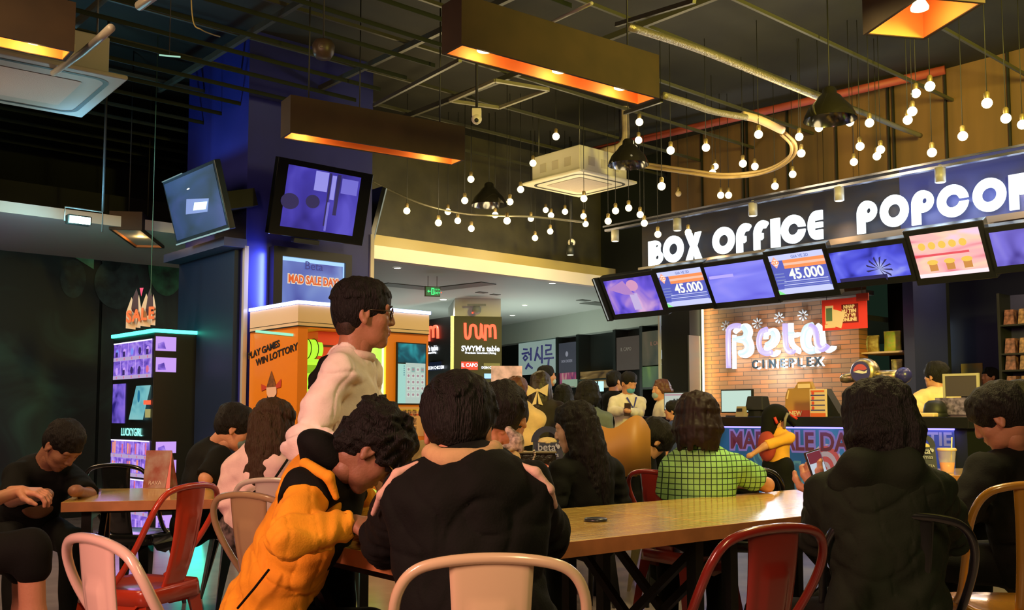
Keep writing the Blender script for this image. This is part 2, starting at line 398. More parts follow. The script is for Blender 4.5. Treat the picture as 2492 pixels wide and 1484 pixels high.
# ------------------------------------------------------------------ sign, rail and menu screens over the box office
SGN = 9.2
def ell(cx, cy, rx, ry, n=28): return arc(cx, cy, rx, ry, 0, 360-360/n, n-1)
GLY = {
 'O': (0.92, [ell(.46, .5, .46, .51), ell(.46, .5, .21, .215)]),
 'C': (0.94, [arc(.47, .5, .47, .51, 5, 355, 30)+arc(.47, .5, .21, .205, 346, 14, 18)]),
 'I': (0.27, [[(0, 0), (.27, 0), (.27, 1), (0, 1)]]),
 'X': (0.74, [[(0, 0), (.30, 0), (.385, .27), (.45, 0), (.76, 0), (.53, .5), (.74, 1), (.47, 1), (.375, .76), (.29, 1), (-.02, 1), (.22, .5)]]),
 'B': (0.66, [[(0, 0), (.27, 0), (.26, .66), (.31, .66), (.31, 0)]+arc(.34, .30, .33, .30, -90, 50, 10)+arc(.30, .78, .27, .22, -25, 90, 8)+[(0, 1)], ell(.41, .30, .09, .085, 12), ell(.40, .77, .07, .06, 12)]),
 'P': (0.74, [[(0, 0), (.30, 0), (.30, .60), (.335, .60), (.335, .34)]+arc(.36, .67, .38, .33, -90, 90, 12)+arc(.36, .60, .36, .40, 90, 175, 8), ell(.44, .68, .085, .085, 12)]),
 'F': (0.66, [[(0, 0), (.28, 0), (.28, .38), (.34, .38), (.34, .32), (.44, .38), (.44, .56), (.37, .56), (.33, .60), (.40, .72), (.55, .72), (.68, .86)]+arc(.42, .56, .42, .45, 55, 175, 9)]),
 'E': (0.60, [[(.60, 0), (.60, .33), (.26, .33), (.26, .405), (.60, .405), (.60, .595), (.26, .595), (.26, .67), (.60, .67), (.60, 1)]+arc(.34, .5, .36, .5, 90, 270, 14)]),
 'R': (0.8, [[(0, 0), (.30, 0), (.30, .72), (.34, .72), (.34, .40), (.5, .40), (.6, 0), (.9, 0), (.72, .42)]+arc(.5, .72, .34, .28, -30, 90, 8)+[(0, 1)]]),
}
sx = lambda px: wx(px, SGN)
fz0 = WB.at(1800, 612, SGN)[1]; fz1 = WB.at(1800, 503, SGN)[1]
S0 = sx(1577)
sl = glow('letter_white', (0.86, 0.97, 1.0), 1.7)
# the board behind the letters
bd = mat('sign_board', (0.014, 0.008, 0.007), 0.75, noise=0.5, nscale=2.5, color2=(0.003, 0.004, 0.014), stretch=(1, 1, 3))
ox = sx(1560)
m = MB().box(0, sx(2200)-ox, 0.05, 0.25, 0, fz1-fz0+0.14, bd).box(sx(2200)-ox, 9, 0.045, 0.25, 0, fz1-fz0+0.14, mat('sign_navy', (0.018, 0.024, 0.13), 0.5)).box(0, 9, -0.03, 0.05, -0.03, 0.03, mat('sign_ledge', (0.10, 0.075, 0.06), 0.35))
sb = m.build('sign_board', None, WB.w(ox, SGN, fz0-0.05), ROTW); tag(sb, 'long dark brown sign board over the box office counter', 'sign board')
# light rail with spotlights
rl = mat('rail_metal', (0.35, 0.36, 0.5), 0.2, 0.9)
rz = WB.at(1800, 497, SGN-0.35)[1]
rail = MB().box(0, 9, -0.03, 0.03, -0.025, 0.0, rl).box(0, 9, -0.06, -0.05, 0.02, 0.04, rl).build('light_rail', None, WB.w(sx(1555)-0.2, SGN-0.35, rz), ROTW)
tag(rail, 'long shiny metal track rail running above the lit sign', 'rail')
for i, (px, py, lab) in enumerate(((1497, 572, 'small white track spotlight left of the lit letter B'), (1648, 545, 'white track spotlight above the letter X'), (1832, 508, 'white track spotlight above the letters OFF'), (2042, 470, 'white track spotlight in the gap between the two sign words'), (2288, 424, 'white track spotlight above the letters POPCORN, nearest the right edge'))):
    x, z = WB.at(px, py, SGN-0.35)
    t = thing('track_spotlight', lab, 'spotlight', WB.w(x, SGN-0.35, z), ROTW, 'spotlights on the track rail')
    wm = mat('spot_white', (0.30, 0.28, 0.25), 0.4)
    MB().cyl((0, 0, -0.075), (0, 0, 0.06), 0.048, wm, n=18).build('housing', t)
    MB().cyl((0, 0, 0.06), (0, 0, 0.09), 0.015, wm, n=10).build('stem', t)
    MB().cyl((0, 0, -0.079), (0, 0, -0.0755), 0.04, glow('spot_glow', (1, .9, .7), 1.4 if i < 4 else 4), n=18).build('lens', t)
def word(txt, pxs, label, name='sign_letter'):
    H = 0.335
    for ch, (p0, p1, yt, yb), lab in zip(txt, pxs, label):
        xa, zb_ = WB.at(p0, yb, SGN-0.02); xb, _ = WB.at(p1, yb, SGN-0.02); zt_ = WB.at(p0, yt, SGN-0.02)[1]
        w, cs = GLY[ch]; w0 = min(x for c in cs for x, y in c); w1 = max(x for c in cs for x, y in c)
        h = zt_-zb_; kx = (xb-xa)*.95/(w1-w0)
        con = [[((x-w0)*kx, y*h) for x, y in c] for c in cs]
        o = outline(con, name, sl, None, WB.w(xa, SGN-0.012, zb_), 0.012); o.rotation_euler = (0, 0, ROTW)
        tag(o, lab, 'letter', 'lit letters of the box office sign')
word('BOX', [(1578, 1614, 588, 647), (1614, 1665, 578, 641), (1668, 1709, 569, 634)],
     ['glowing white letter B at the left end of the sign', 'glowing white letter O between B and X', 'glowing white letter X ending the word BOX'])
word('OFFICE', [(1734, 1790, 557, 621), (1792, 1830, 547, 616), (1834, 1872, 540, 609), (1876, 1899, 533, 603), (1901, 1963, 528, 596), (1966, 2004, 516, 586)],
     ['glowing white letter O starting the word OFFICE', 'glowing white letter F, the first in OFFICE', 'glowing white letter F, the second in OFFICE', 'narrow glowing white letter I in OFFICE', 'glowing white letter C in OFFICE', 'glowing white letter E ending OFFICE'])
word('POPCOR', [(2086, 2137, 492, 570), (2142, 2215, 480, 556), (2219, 2276, 467, 549), (2281, 2362, 456, 533), (2368, 2454, 440, 520), (2457, 2530, 426, 512)],
     ['glowing white letter P starting the right-hand word', 'glowing white letter O between the two letters P', 'glowing white letter P, the second in the right-hand word', 'large glowing white letter C of the right-hand word', 'large glowing white letter O nearest the right edge', 'glowing white letter R cut off by the right edge'])
for px_ in range(1590, 2480, 62):
    x_, z_ = WB.at(px_, 600-(px_-1590)*.155, SGN-.16)
    light('POINT', 'letter_glow', WB.w(x_, SGN-.17, z_), 1.3 if px_ < 2060 else 4.5, (.55, .72, 1.0), .1)
# ---- tilted menu screens
TILT = R(29)
C_T = SGN-0.25
# the tilted plane passes through the top edge line of the screens
yax = WB.y*1.0
up_t = (Vector((0, 0, 1))*math.cos(TILT) - WB.y*math.sin(TILT))   # up along the screen leans to the room
n_t = WB.y*math.cos(TILT) + Vector((0, 0, 1))*math.sin(TILT)
tx, tz = WB.at(1711, 651, C_T); P_T = WB.w(tx, C_T, tz)
def tilt_uv(px, py):
    q = hit(px, py, P_T, n_t)-P_T; return q.dot(WB.x), q.dot(up_t)
ROT_T = Matrix((WB.x, n_t, up_t)).transposed().to_euler()
bez = mat('screen_bezel', (0.008, 0.009, 0.012), 0.25)
SCR = {
 'movie_a': picture('movie_purple', [(0.06, 0.04, 0.45), (0.16, 0.10, 0.75), (0.45, 0.25, 0.7), (0.75, 0.45, 0.75)], 0.95, 3.5),
 'menu': None,
 'blue': picture('plain_violet', [(0.14, 0.13, 0.8), (0.24, 0.24, 0.95), (0.42, 0.36, 1.0)], 1.0, 1.6, (0.6, 1, 3)),
 'palm': picture('dark_blue_film', [(0.01, 0.012, 0.25), (0.07, 0.08, 0.75), (0.16, 0.18, 0.95), (0.45, 0.5, 0.95)], 0.95, 3.2, (1, 1, 1.4)),
 'combo': picture('combo_pink', [(0.75, 0.12, 0.18), (0.9, 0.42, 0.45), (0.95, 0.62, 0.45), (0.85, 0.6, 0.85)], 1.1, 2.6, (0.7, 1, 2.6)),
 'film_b': picture('violet_film', [(0.05, 0.03, 0.3), (0.22, 0.18, 0.8), (0.4, 0.35, 0.9)], 0.9, 3.0)}
screens = [
 ((1467, 685), (1581, 667), (1615, 750), (1499, 765), 'movie_a', 'tilted ceiling-hung screen with a purple film scene, leftmost in the row'),
 ((1597, 664), (1702, 649), (1734, 733), (1628, 747), 'menu', 'tilted ceiling-hung price screen reading 45.000, below the letters BOX'),
 ((1711, 651), (1854, 631), (1888, 720), (1745, 737), 'blue', 'tilted ceiling-hung screen glowing plain violet between the two price screens'),
 ((1867, 624), (1997, 604), (2032, 701), (1901, 717), 'menu', 'tilted ceiling-hung price screen reading 45.000, below the letters ICE'),
 ((2018, 616), (2197, 591), (2217, 670), (2037, 688), 'palm', 'tilted ceiling-hung screen with a dark blue palm scene'),
 ((2210, 575), (2377, 550), (2410, 657), (2244, 677), 'combo', 'tilted ceiling-hung screen with a pink and yellow snack menu'),
 ((2404, 567), (2535, 547), (2560, 635), (2430, 648), 'film_b', 'tilted ceiling-hung screen with a violet film scene, cut by the right edge')]
for i, (tl, tr, br, bl, kind, lab) in enumerate(screens):
    u0, v1 = tilt_uv(*tl); u1, _ = tilt_uv(*tr); ub, v0 = tilt_uv(*bl)
    u0 = (u0+ub)/2; u1 = (u1+tilt_uv(*br)[0])/2
    w, h = u1-u0, v1-v0
    O = P_T + WB.x*u0 + up_t*v0
    t = thing('menu_screen', lab, 'screen', O, tuple(ROT_T), 'screens over the box office')
    e = 0.055
    MB().box(-e, w+e, 0.0, 0.09, -e-0.02, h+e, bez).build('casing', t, bevel=0.006)
    if kind != 'menu':
        mbs = MB().rect(0, w, 0, h, -0.003, SCR[kind])
        if kind == 'palm':
            k = glow('palm_dark', (0.01, 0.01, 0.16), 0.6)
            for a in range(-70, 200, 28): mbs.add([(w*.62, -0.005, h*.30), (w*.62+math.cos(R(a))*w*.18, -0.005, h*.30+math.sin(R(a))*h*.42), (w*.62+math.cos(R(a+9))*w*.16, -0.005, h*.30+math.sin(R(a+9))*h*.36)], [(0, 1, 2)], k)
            mbs.rect(w*.05, w*.7, 0, h*.12, -0.005, k)
        if kind == 'combo':
            y_ = glow('popcorn_yellow', (1.0, 0.62, 0.10), 0.95); p_ = glow('cup_brown', (0.8, 0.33, 0.08), 0.8)
            for k in range(5): mbs.disc(w*(.14+.15*k), h*.72, w*.055, h*.085, -0.005, y_)
            for k in range(3): mbs.box(w*(.18+.25*k), w*(.30+.25*k), -0.006, -0.004, h*.14, h*.32, p_); mbs.disc(w*(.24+.25*k), h*.34, w*.08, h*.06, -0.007, y_)
            mbs.rect(0, w, 0, h*.09, -0.005, glow('combo_white', (1, .8, .85), 1.1)); mbs.rect(0, w*.8, h*.48, h*.53, -0.005, glow('combo_red', (.85, .08, .12), 1.0))
        if kind == 'blue': mbs.rect(w*.03, w*.45, h*.66, h*.74, -0.005, glow('violet_pale', (.5, .42, 1.0), 1.0))
        if kind == 'movie_a':
            k = glow('film_rose', (.75, .35, .6), .9)
            mbs.disc(w*.56, h*.78, w*.12, h*.16, -0.005, k); mbs.prism([(w*.05, h*.75), (w*.4, h*.95), (w*.55, h*.5), (w*.35, h*.55)], -0.006, -0.004, glow('film_mauve', (.5, .25, .65), .9)); mbs.box(w*.45, w*.6, -.006, -.004, h*.08, h*.55, glow('film_pale', (.62, .5, .85), .9))
        mbs.build('screen', t, recalc=False)
        if kind == 'movie_a':
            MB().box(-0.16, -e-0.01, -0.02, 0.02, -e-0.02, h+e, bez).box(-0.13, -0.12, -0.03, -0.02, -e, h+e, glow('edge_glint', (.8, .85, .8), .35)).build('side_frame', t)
    else:
        blue_ = glow('menu_blue', (0.10, 0.13, 0.62), 0.9); pale = glow('menu_pale', (0.62, 0.66, 1.0), 1.0); org = glow('menu_orange', (1.0, 0.30, 0.10), 1.0); whi = glow('menu_white', (0.95, 0.95, 0.9), 1.05); line = glow('menu_line', (.26, .32, .75), 0.8)
        s = MB().rect(0, w, 0, h, -0.003, blue_)
        s.rect(0, w, h*.86, h, -0.005, pale).rect(w*.24, w, h*.64, h*.86, -0.0051, org).rect(w*.24, w, h*.72, h*.78, -0.006, glow('menu_peach', (1, .6, .45), .95)).rect(0, w, 0, h*.13, -0.005, pale)
        s.add([(w*.10, -.0065, h*.97), (w*.02, -.0065, h*.82), (w*.10, -.0065, h*.67), (w*.18, -.0065, h*.82)], [(0, 1, 2, 3)], glow('menu_rose', (1, .45, .35), 1.0)); s.disc(w*.11, h*.82, w*.055, h*.075, -.007, whi)
        for k in range(4): s.rect(w*.02, w*.2, h*(.27+.08*k), h*(.30+.08*k), -.006, line)
        for k in range(5): s.rect(w*(.12+.01*k), w*.97, h*(.13+.045*k), h*(.150+.045*k), -.006, line if k % 2 else pale)
        s.add([(0, -.0075, 0), (w*.12, -.0075, 0), (0, -.0075, h*.12)], [(0, 1, 2)], glow('menu_green', (.25, .9, .3), 1.0))
        sc_ = s.build('screen', t, recalc=False)
        text('45.000', h*.36, (w*.61, -0.009, h*.48), whi, sc_, 'price_lettering', 0.001, bold=0.004, xs=0.92)
        text('GIA VE 2D', h*.10, (w*.58, -0.009, h*.92), line, sc_, 'heading_lettering', 0.001, bold=0.001)
        text('2D', h*.13, (w*.11, -0.009, h*.82), org, sc_, 'badge_lettering', 0.001, bold=0.002)
# bracket beam carrying the screens
m = MB().box(0, 8.6, 0.16, 0.26, 0.0, 0.12, bez)
for k in range(9): m.box(0.3+k, 0.34+k, 0.2, 0.35, 0.0, 0.2, bez)
o = m.build('screen_bracket', None, WB.w(wx(1470, C_T), C_T, tz-0.12), ROTW); tag(o, 'black metal beam carrying the row of tilted screens', 'bracket')
m = MB().box(0, wx(2110, BC-0.2)-wx(1735, BC-0.2), 0, 0.18, 0, 0.05, mat('shelf_steel', (0.35, 0.33, 0.3), 0.3, 0.8))
x_, z_ = WB.at(1735, 752, BC-0.2)
o = m.build('brick_wall_cap', None, WB.w(x_, BC-0.2, z_), ROTW); tag(o, 'thin metal strip along the top of the brick panel', 'trim')
# ------------------------------------------------------------------ hanging box lamps
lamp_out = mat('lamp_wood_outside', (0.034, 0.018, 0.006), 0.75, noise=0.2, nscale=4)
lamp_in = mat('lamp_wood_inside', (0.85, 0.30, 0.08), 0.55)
bulb_g = glow('lamp_bulb', (1.0, 0.78, 0.36), 6)
cord_m = mat('cord_black', (0.01, 0.01, 0.008), 0.6)
def box_lamp(A, B, w, h, bulbs, label, side=1, power=5, drop=None):
    """open-bottomed wooden trough lamp; A, B: ends of its near lower edge"""
    A, B = Vector(A), Vector(B); d = B-A; L = d.length; rot = math.atan2(d.y, d.x)
    t = thing('box_lamp', label, 'lamp', A, rot, 'wooden trough lamps')
    th = 0.018
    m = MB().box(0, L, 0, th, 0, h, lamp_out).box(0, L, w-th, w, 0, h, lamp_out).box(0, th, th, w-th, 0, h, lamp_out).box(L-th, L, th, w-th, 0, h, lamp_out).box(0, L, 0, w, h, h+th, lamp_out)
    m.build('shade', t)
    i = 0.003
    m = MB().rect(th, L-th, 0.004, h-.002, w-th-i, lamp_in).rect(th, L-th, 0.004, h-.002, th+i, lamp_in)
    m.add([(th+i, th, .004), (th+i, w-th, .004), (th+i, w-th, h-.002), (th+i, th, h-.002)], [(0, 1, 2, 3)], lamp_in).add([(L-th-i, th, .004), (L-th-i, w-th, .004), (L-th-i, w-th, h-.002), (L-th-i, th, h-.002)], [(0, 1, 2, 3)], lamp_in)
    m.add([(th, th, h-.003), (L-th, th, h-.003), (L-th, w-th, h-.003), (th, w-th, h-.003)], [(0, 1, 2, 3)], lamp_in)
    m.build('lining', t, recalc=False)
    for f, on in bulbs:
        x = L*f
        b = MB().lathe([(0.0, 0.075), (0.02, 0.07), (0.03, 0.04), (0.045, 0.012), (0.044, 0.0), (0.03, -0.006), (0, -0.008)], bulb_g if on else mat('bulb_off', (0.7, 0.6, 0.4), 0.3, emit=0.3, ecol=(1, .6, .2)), 20, (x, w*0.42, 0.035)).build('bulb', t)
        if on:
            l = light('POINT', 'bulb_light', (0, 0, 0), power, (1.0, 0.60, 0.20), 0.03); l.parent = t; l.location = (x, w*0.42, 0.012)
    for x in (L*0.12, L*0.88): MB().tube([(x, w/2, h+th), (x, w/2, CEIL-A.z-0.004)], 0.006, cord_m, 6).build('cord', t)
    return t
ZL = 3.2
box_lamp(PZ(1123, 107, ZL), PZ(1605, 239, ZL), 0.20, 0.27, [(.14, 1), (.50, 1), (.83, 1)], 'long wooden trough lamp with three lit bulbs hanging above the centre', power=2.2)
box_lamp(PZ(706, 321, ZL), PZ(1131, 390, ZL), 0.20, 0.26, [(.10, 1), (.50, 0), (.85, 1)], 'wooden trough lamp hanging in front of the blue column top', power=2.6)
A_ = PZ(181, 126, ZL); B_ = PZ(-260, 32, ZL)
box_lamp(B_, A_, 0.20, 0.27, [(.46, 1), (.78, 1)], 'wooden trough lamp cut by the left edge above the ceiling air conditioner', power=4)
# far left lamp, square to the others
a, b = P(312, 553, 9.6), P(372, 503, 11.6)
zz = PZ(400, 533, 3.05)
t = box_lamp(P(345, 560, 9.3), P(400, 541, 10.3), 0.30, 0.16, [(.5, 1)], 'small wooden trough lamp hanging in front of the pale soffit, below the tilted screen', power=1.5)
# lamp cut by the top right corner
box_lamp(PZ(2235, -8, ZL)+Vector((0, 0, 0)), PZ(2398, 7, ZL), 0.5, 0.2, [(.4, 1)], 'wooden trough lamp cut by the top right edge', power=6)

# ------------------------------------------------------------------ cassette air conditioners
ac_w = mat('ac_white', (0.72, 0.68, 0.55), 0.5); ac_d = mat('ac_slot', (0.03, 0.03, 0.025), 0.6); ac_g = mat('ac_grille', (0.5, 0.42, 0.36), 0.7, bump=0.4, bscale=120)
def rrect(w, h, r, n=6):
    pts = []
    for cx, cy, a in ((w-r, h-r, 0), (-w+r, h-r, 90), (-w+r, -h+r, 180), (w-r, -h+r, 270)): pts += arc(cx, cy, r, r, a, a+90, n)
    return pts
def cassette(c, rot, label, body=True, s=0.95, aw=None):
    ac_w_ = aw or ac_w
    t = thing('air_conditioner', label, 'air conditioner', c, rot)
    h = s/2
    MB().box(-h, h, -h, h, 0, 0.035, ac_w_).build('panel', t, bevel=0.012)
    m = MB(); o_, i_ = rrect(h*.86, h*.86, .12), rrect(h*.80, h*.80, .10); n = len(o_)
    m.add([(x, y, -0.003) for x, y in o_]+[(x, y, -0.003) for x, y in i_], [(k, (k+1) % n, n+(k+1) % n, n+k) for k in range(n)], ac_d)
    m.build('air_slot', t)
    g = rrect(h*.58, h*.58, .03); MB().add([(x, y, -0.004) for x, y in g], [tuple(range(len(g)))], ac_g).build('grille', t)
    if body:
        m = MB().box(-h*.82, h*.82, -h*.82, h*.82, 0.035, 0.33, ac_w_); m.build('body', t, bevel=0.01)
        for x in (-.2, 0.0, .2):
            m = MB(); m.box(x-.05, x+.05, -h*.82-.004, -h*.82, .12, .22, mat('ac_label', (0.55, 0.5, 0.38), 0.5)); m.build('knockout', t); m = MB(); m.box(-h*.82-.004, -h*.82, x-.05, x+.05, .12, .22, mat('ac_label', (0.55, 0.5, 0.38), 0.5)); m.build('knockout', t)
    m = MB()
    for x in (-h*.7, h*.7):
        for y in (-h*.7, h*.7): m.tube([(x, y, .3 if body else .03), (x, y, CEIL-c[2])], .007, STEEL, 6)
    m.build('hanger_rod', t)
    return t
q = P(1410, 450, 11.3)
t = cassette(q, ROTV, 'cream cassette air conditioner hanging in the middle among the string bulbs')
m = MB().tube(smooth_path([(0.1, -.1, .33), (.12, -.3, .36), (.22, -.42, .40), (.30, -.45, .52), (.30, -.45, .80), (.30, -.45, 1.0)], 5), .045, mat('pipe_wrap', (0.45, 0.36, 0.26), 0.8, bump=.6, bscale=40)).build('pipe', t)
q = PZ(50, 205, 3.62)
cassette(q, ROTV-0.05, 'grey-white cassette air conditioner on the ceiling at the left edge', body=True, s=1.2, aw=mat('ac_dim', (0.36, 0.33, 0.28), 0.6))  # darker copy of the white: dim light put into the colour

# ------------------------------------------------------------------ dome pendants
dome = mat('dome_black', (0.02, 0.018, 0.012), 0.12, 0.3, coat=1.0); dome_in = mat('dome_inner', (0.12, 0.12, 0.13), 0.15, 0.9)
def pendant(px, py_rim, Y, dia, label, ds=1.0):
    c = P(px, py_rim, Y); r = dia/2
    t = thing('dome_pendant', label, 'pendant lamp', c, 0, 'black dome pendants')
    pr = [(.04*ds, r*1.28), (.055*ds, r*1.2), (.06*ds, r*1.02), (.09*ds, r*.92), (r*.55, r*.74), (r*.82, r*.45), (r*.97, r*.14), (r, 0)]
    MB().lathe(pr, dome, 32).build('shade', t)
    MB().lathe([(r*.985, .0), (r*.95, r*.14), (r*.8, r*.43), (r*.53, r*.70), (0, r*.86)], dome_in, 32).build('inner_shade', t)
    MB().tube([(0, 0, r*1.28), (0, 0, CEIL-c.z)], .006, cord_m, 6).build('cord', t)
    return t
pendant(2020, 292, 8.0, .43, 'large black dome pendant lamp hanging before the brown wall, upper right')
pendant(1529, 402, 9.9, .42, 'black dome pendant lamp beside the hanging air conditioner')
pendant(1190, 500, 11.4, .42, 'dim black dome pendant lamp between the column and the air conditioner')
pendant(937, 565, 13.0, .36, 'small black dome pendant lamp just right of the blue column')

# ------------------------------------------------------------------ string of bare bulbs
B_LIST = [(1353,332,18),(1556,297,19),(1554,341,18),(1632,366,20),(1718,359,20),(1846,327,21),(1945,333,20),(1950,373,20),(1993,311,20),(2068,297,21),(2116,299,22),(2093,356,21),(2143,364,21),(2134,380,20),(2078,394,19),(1808,398,19),(1837,405,18),(1741,405,16),(1734,421,18),(1929,424,18),(1886,453,18),(1754,475,17),(1773,475,17),(2229,227,23),(2263,210,25),(2220,271,24),(2209,292,23),(2402,251,26),(2448,288,25),(2488,303,24),(2343,331,24),(2268,371,23),(1297,397,17),(1267,461,17),(1146,436,17),(1131,488,17),(1241,491,17),(1205,523,16),(1234,537,18),(1147,556,16),(1114,537,16),(1090,515,16),(1067,542,17),(990,513,17),(1421,483,17),(1375,515,15),(1328,511,14),(1341,524,15),(1292,532,15),(1339,563,15),(1302,579,15),(1420,526,15),(1425,545,15),(1480,538,17),(1498,513,17),(1530,506,17),(1558,522,17),(1568,543,17),(1610,453,20),(1601,570,17),(1675,565,17),(1651,471,-15)]
LM = [('the cream hanging air conditioner', 1410, 440), ('the large dome pendant', 2015, 280), ('the middle dome pendant', 1529, 390), ('the dim dome pendant', 1190, 480), ('the tall letters POPCORN', 2230, 480), ('the word OFFICE', 1870, 560), ('the word BOX', 1640, 600), ('the blue column', 900, 500), ('the upper right corner', 2492, 60), ('the curved cable loop', 1760, 400)]
bg = glow('bulb_glow', (1.0, 0.84, 0.46), 4.0); cap_m = mat('bulb_cap', (0.30, 0.22, 0.10), 0.4, 0.5)
globe = MB().ball((0, 0, 0), 0.036, bg, 16); base_me = None
DIRS = ['right of', 'upper right of', 'above', 'upper left of', 'left of', 'lower left of', 'below', 'lower right of']
info = []
for (x, y, d) in B_LIST:
    k = min(range(len(LM)), key=lambda i: math.hypot(LM[i][1]-x, LM[i][2]-y)); nm, lx, ly = LM[k]
    a = math.degrees(math.atan2(ly-y, x-lx)) % 360; s_ = int(((a+22.5) % 360)//45)
    info.append((k, s_, math.hypot(lx-x, ly-y)))
ORD = ['nearest', 'second nearest', 'third nearest', 'fourth nearest', 'fifth nearest', 'sixth nearest', 'seventh nearest', 'eighth nearest', 'ninth nearest']
proto_b = None; crd = random.Random(5)
LN = {}
for (x, y, d), (k, s_, r_) in zip(B_LIST, info):
    same = sorted(q[2] for q in info if q[0] == k and q[1] == s_); n_ = same.index(r_)
    where = DIRS[s_]+' '+LM[k][0]
    lab = ('glowing bare bulb ' if d > 0 else 'dark unlit bare bulb ')+(f'{where}, {ORD[n_]} to it' if len(same) > 1 else f'{where}')
    Y = 0.078*F/abs(d)*0.97
    c = P(x, y, Y)
    if proto_b is None:
        t = thing('bare_bulb', lab, 'bulb', c, 0, 'bare bulbs hanging on cords')
        MB().ball((0, 0, 0), 0.038, bg, 16).build('globe', t)
        MB().lathe([(.017, .034), (.02, .045), (.02, .075), (.012, .085)], cap_m, 14).build('socket', t)
        proto_b = t
    else:
        t = proto_b.copy(); COL.objects.link(t); t.location = c; t['label'] = lab
        for ch in list(proto_b.children):
            if ch.name.startswith('cord'): continue
            cc_ = ch.copy(); COL.objects.link(cc_); cc_.parent = t
            if d < 0 and ch.name.startswith('globe'):
                cc_.data = ch.data.copy(); cc_.data.materials[0] = mat('bulb_glass_off', (0.75, 0.6, 0.42), 0.2)
    ln = CEIL-c.z-.003
    MB().tube([(0, 0, .08), (0, 0, ln)], .0035, cord_m, 5).build('cord', t)
# soft warm light standing for the glow of the bulb clusters
for (x, y, Y, p) in ((1040, 560, 10.4, 34), (1230, 575, 11.0, 34), (1400, 590, 11.9, 34), (1650, 400, 9.2, 20), (1950, 370, 8.8, 24), (2250, 300, 7.5, 24), (1800, 430, 9.6, 14)):
    light('POINT', 'bulb_cluster_light', P(x, y, Y), p*.85, (1.0, 0.76, 0.36), 0.25)

# ------------------------------------------------------------------ pipes, conduits and cables
def run(name, pts, r, m, label, cat, n=8, sm=6, group=None):
    pts = smooth_path([P(*p) for p in pts], sm); c = pts[0]
    o = MB().tube([p-c for p in pts], r, m, n).build(name, None, c); tag(o, label, cat, group); return o
sil = mat('conduit_silver', (0.42, 0.38, 0.28), 0.3, 0.7, bump=0.8, bscale=60)
run('corrugated_duct', [(1530, 65, 6.6), (1700, 120, 7.2), (1850, 180, 7.8), (2000, 240, 8.4), (2060, 262, 8.9)], .028, sil, 'straight silver corrugated conduit running to the large dome pendant', 'conduit')
run('corrugated_duct', [(2060, 262, 8.9), (2110, 278, 9.2), (2170, 303, 9.6), (2240, 330, 10.0)], .026, mat('conduit_grey', (0.25, 0.25, 0.24), 0.35, 0.6), 'grey conduit continuing right of the large dome pendant', 'conduit')
run('cable_bundle', [(1615, 232, 7.7), (1680, 252, 8.0), (1740, 272, 8.3), (1815, 285, 8.6)], .03, mat('cable_grey', (0.28, 0.25, 0.17), 0.5, 0.4, bump=.9, bscale=50), 'grey taped cable bundle leading to the white pipe sleeve', 'cable')
run('pipe_sleeve', [(1808, 280, 8.6), (1850, 292, 8.7), (1905, 318, 8.8)], .036, mat('pipe_pink', (0.75, 0.55, 0.45), 0.45), 'short pinkish white pipe sleeve around the cables', 'pipe', n=16)
tw = mat('cable_brown', (0.32, 0.22, 0.10), 0.45, bump=.5, bscale=40)
for k, (dx, dy) in enumerate(((0, 0), (6, 5), (-5, 8))):
    run('looped_cable', [(1905+dx, 318+dy, 8.8), (1930+dx, 345+dy, 8.9), (1925+dx, 375+dy, 9.1), (1890+dx, 402+dy, 9.3), (1840+dx, 418+dy, 9.5), (1760+dx, 424+dy, 9.7), (1690+dx, 415+dy, 9.9), (1620+dx, 405+dy, 10.2), (1550+dx, 395+dy, 10.4)], .014, tw, ['curved brown cable loop, outermost strand', 'curved brown cable loop, middle strand', 'curved brown cable loop, inner strand'][k], 'cable', group='strands of the curved cable loop')
run('ceiling_pipe', [(270, 68, 5.0), (205, 125, 5.9), (130, 178, 6.9)], .022, mat('pipe_grey', (0.34, 0.32, 0.27), 0.4), 'pale grey pipe crossing above the left air conditioner', 'pipe', n=12, sm=2)
run('ceiling_pipe', [(340, 14, 4.3), (400, -30, 3.9)], .022, MATS['pipe_grey'], 'pale grey pipe end at the top edge left of centre', 'pipe', n=12, sm=2)
run('hanging_wire', [(462, -260, 5.5), (464, -60, 5.5), (470, 50, 5.5), (490, 72, 5.5), (515, 83, 5.6), (535, 89, 5.7)], .004, mat('wire_olive', (0.35, 0.3, 0.1), 0.5), 'thin loose yellowish wire under the dark ceiling', 'wire')
run('sagging_cable', [(905, 440, 11.0), (960, 468, 11.0), (1040, 500, 10.9), (1130, 520, 10.9), (1200, 524, 10.9), (1290, 527, 11.1), (1420, 540, 11.4)], .012, mat('cable_silver', (0.3, 0.28, 0.2), 0.3, 0.6), 'thin silver cable sagging across between column and sign', 'cable')
run('sprinkler_pipe', [(1330, 60, 6.8), (1440, 8, 5.9)], .012, MATS['pipe_grey'], 'thin grey pipe behind the centre trough lamp', 'pipe', sm=2)
for i, (x0, y0, x1, y1, Y0, Y1, lab) in enumerate(((910, 256, 1120, 146, 9.0, 6.9, 'thin metal channel under the ceiling left of the centre trough lamp'), (1500, 60, 1690, 2, 7.0, 6.0, 'thin metal channel at the top edge right of the centre trough lamp'), (1520, 275, 1610, 245, 8.5, 7.8, 'thin metal channel below the right end of the centre trough lamp'))):
    a, b = P(x0, y0, Y0), P(x1, y1, Y1); o = MB().bar((0, 0, 0), b-a, .025, .03, gm).build('metal_channel', None, a); tag(o, lab, 'channel')
# square access frame
fz = CEIL-.45; cs = [PZ(x, y, fz) for x, y in ((1095, 245), (1215, 262), (1335, 218), (1205, 196))]; c = cs[0]
m = MB()
for i in range(4): m.bar(cs[i]-c, cs[(i+1) % 4]-c, .03, .03, mat('frame_olive', (0.30, 0.28, 0.18), 0.4, 0.3))
tag(m.build('access_frame', None, c), 'square metal access frame under the dark ceiling', 'frame')
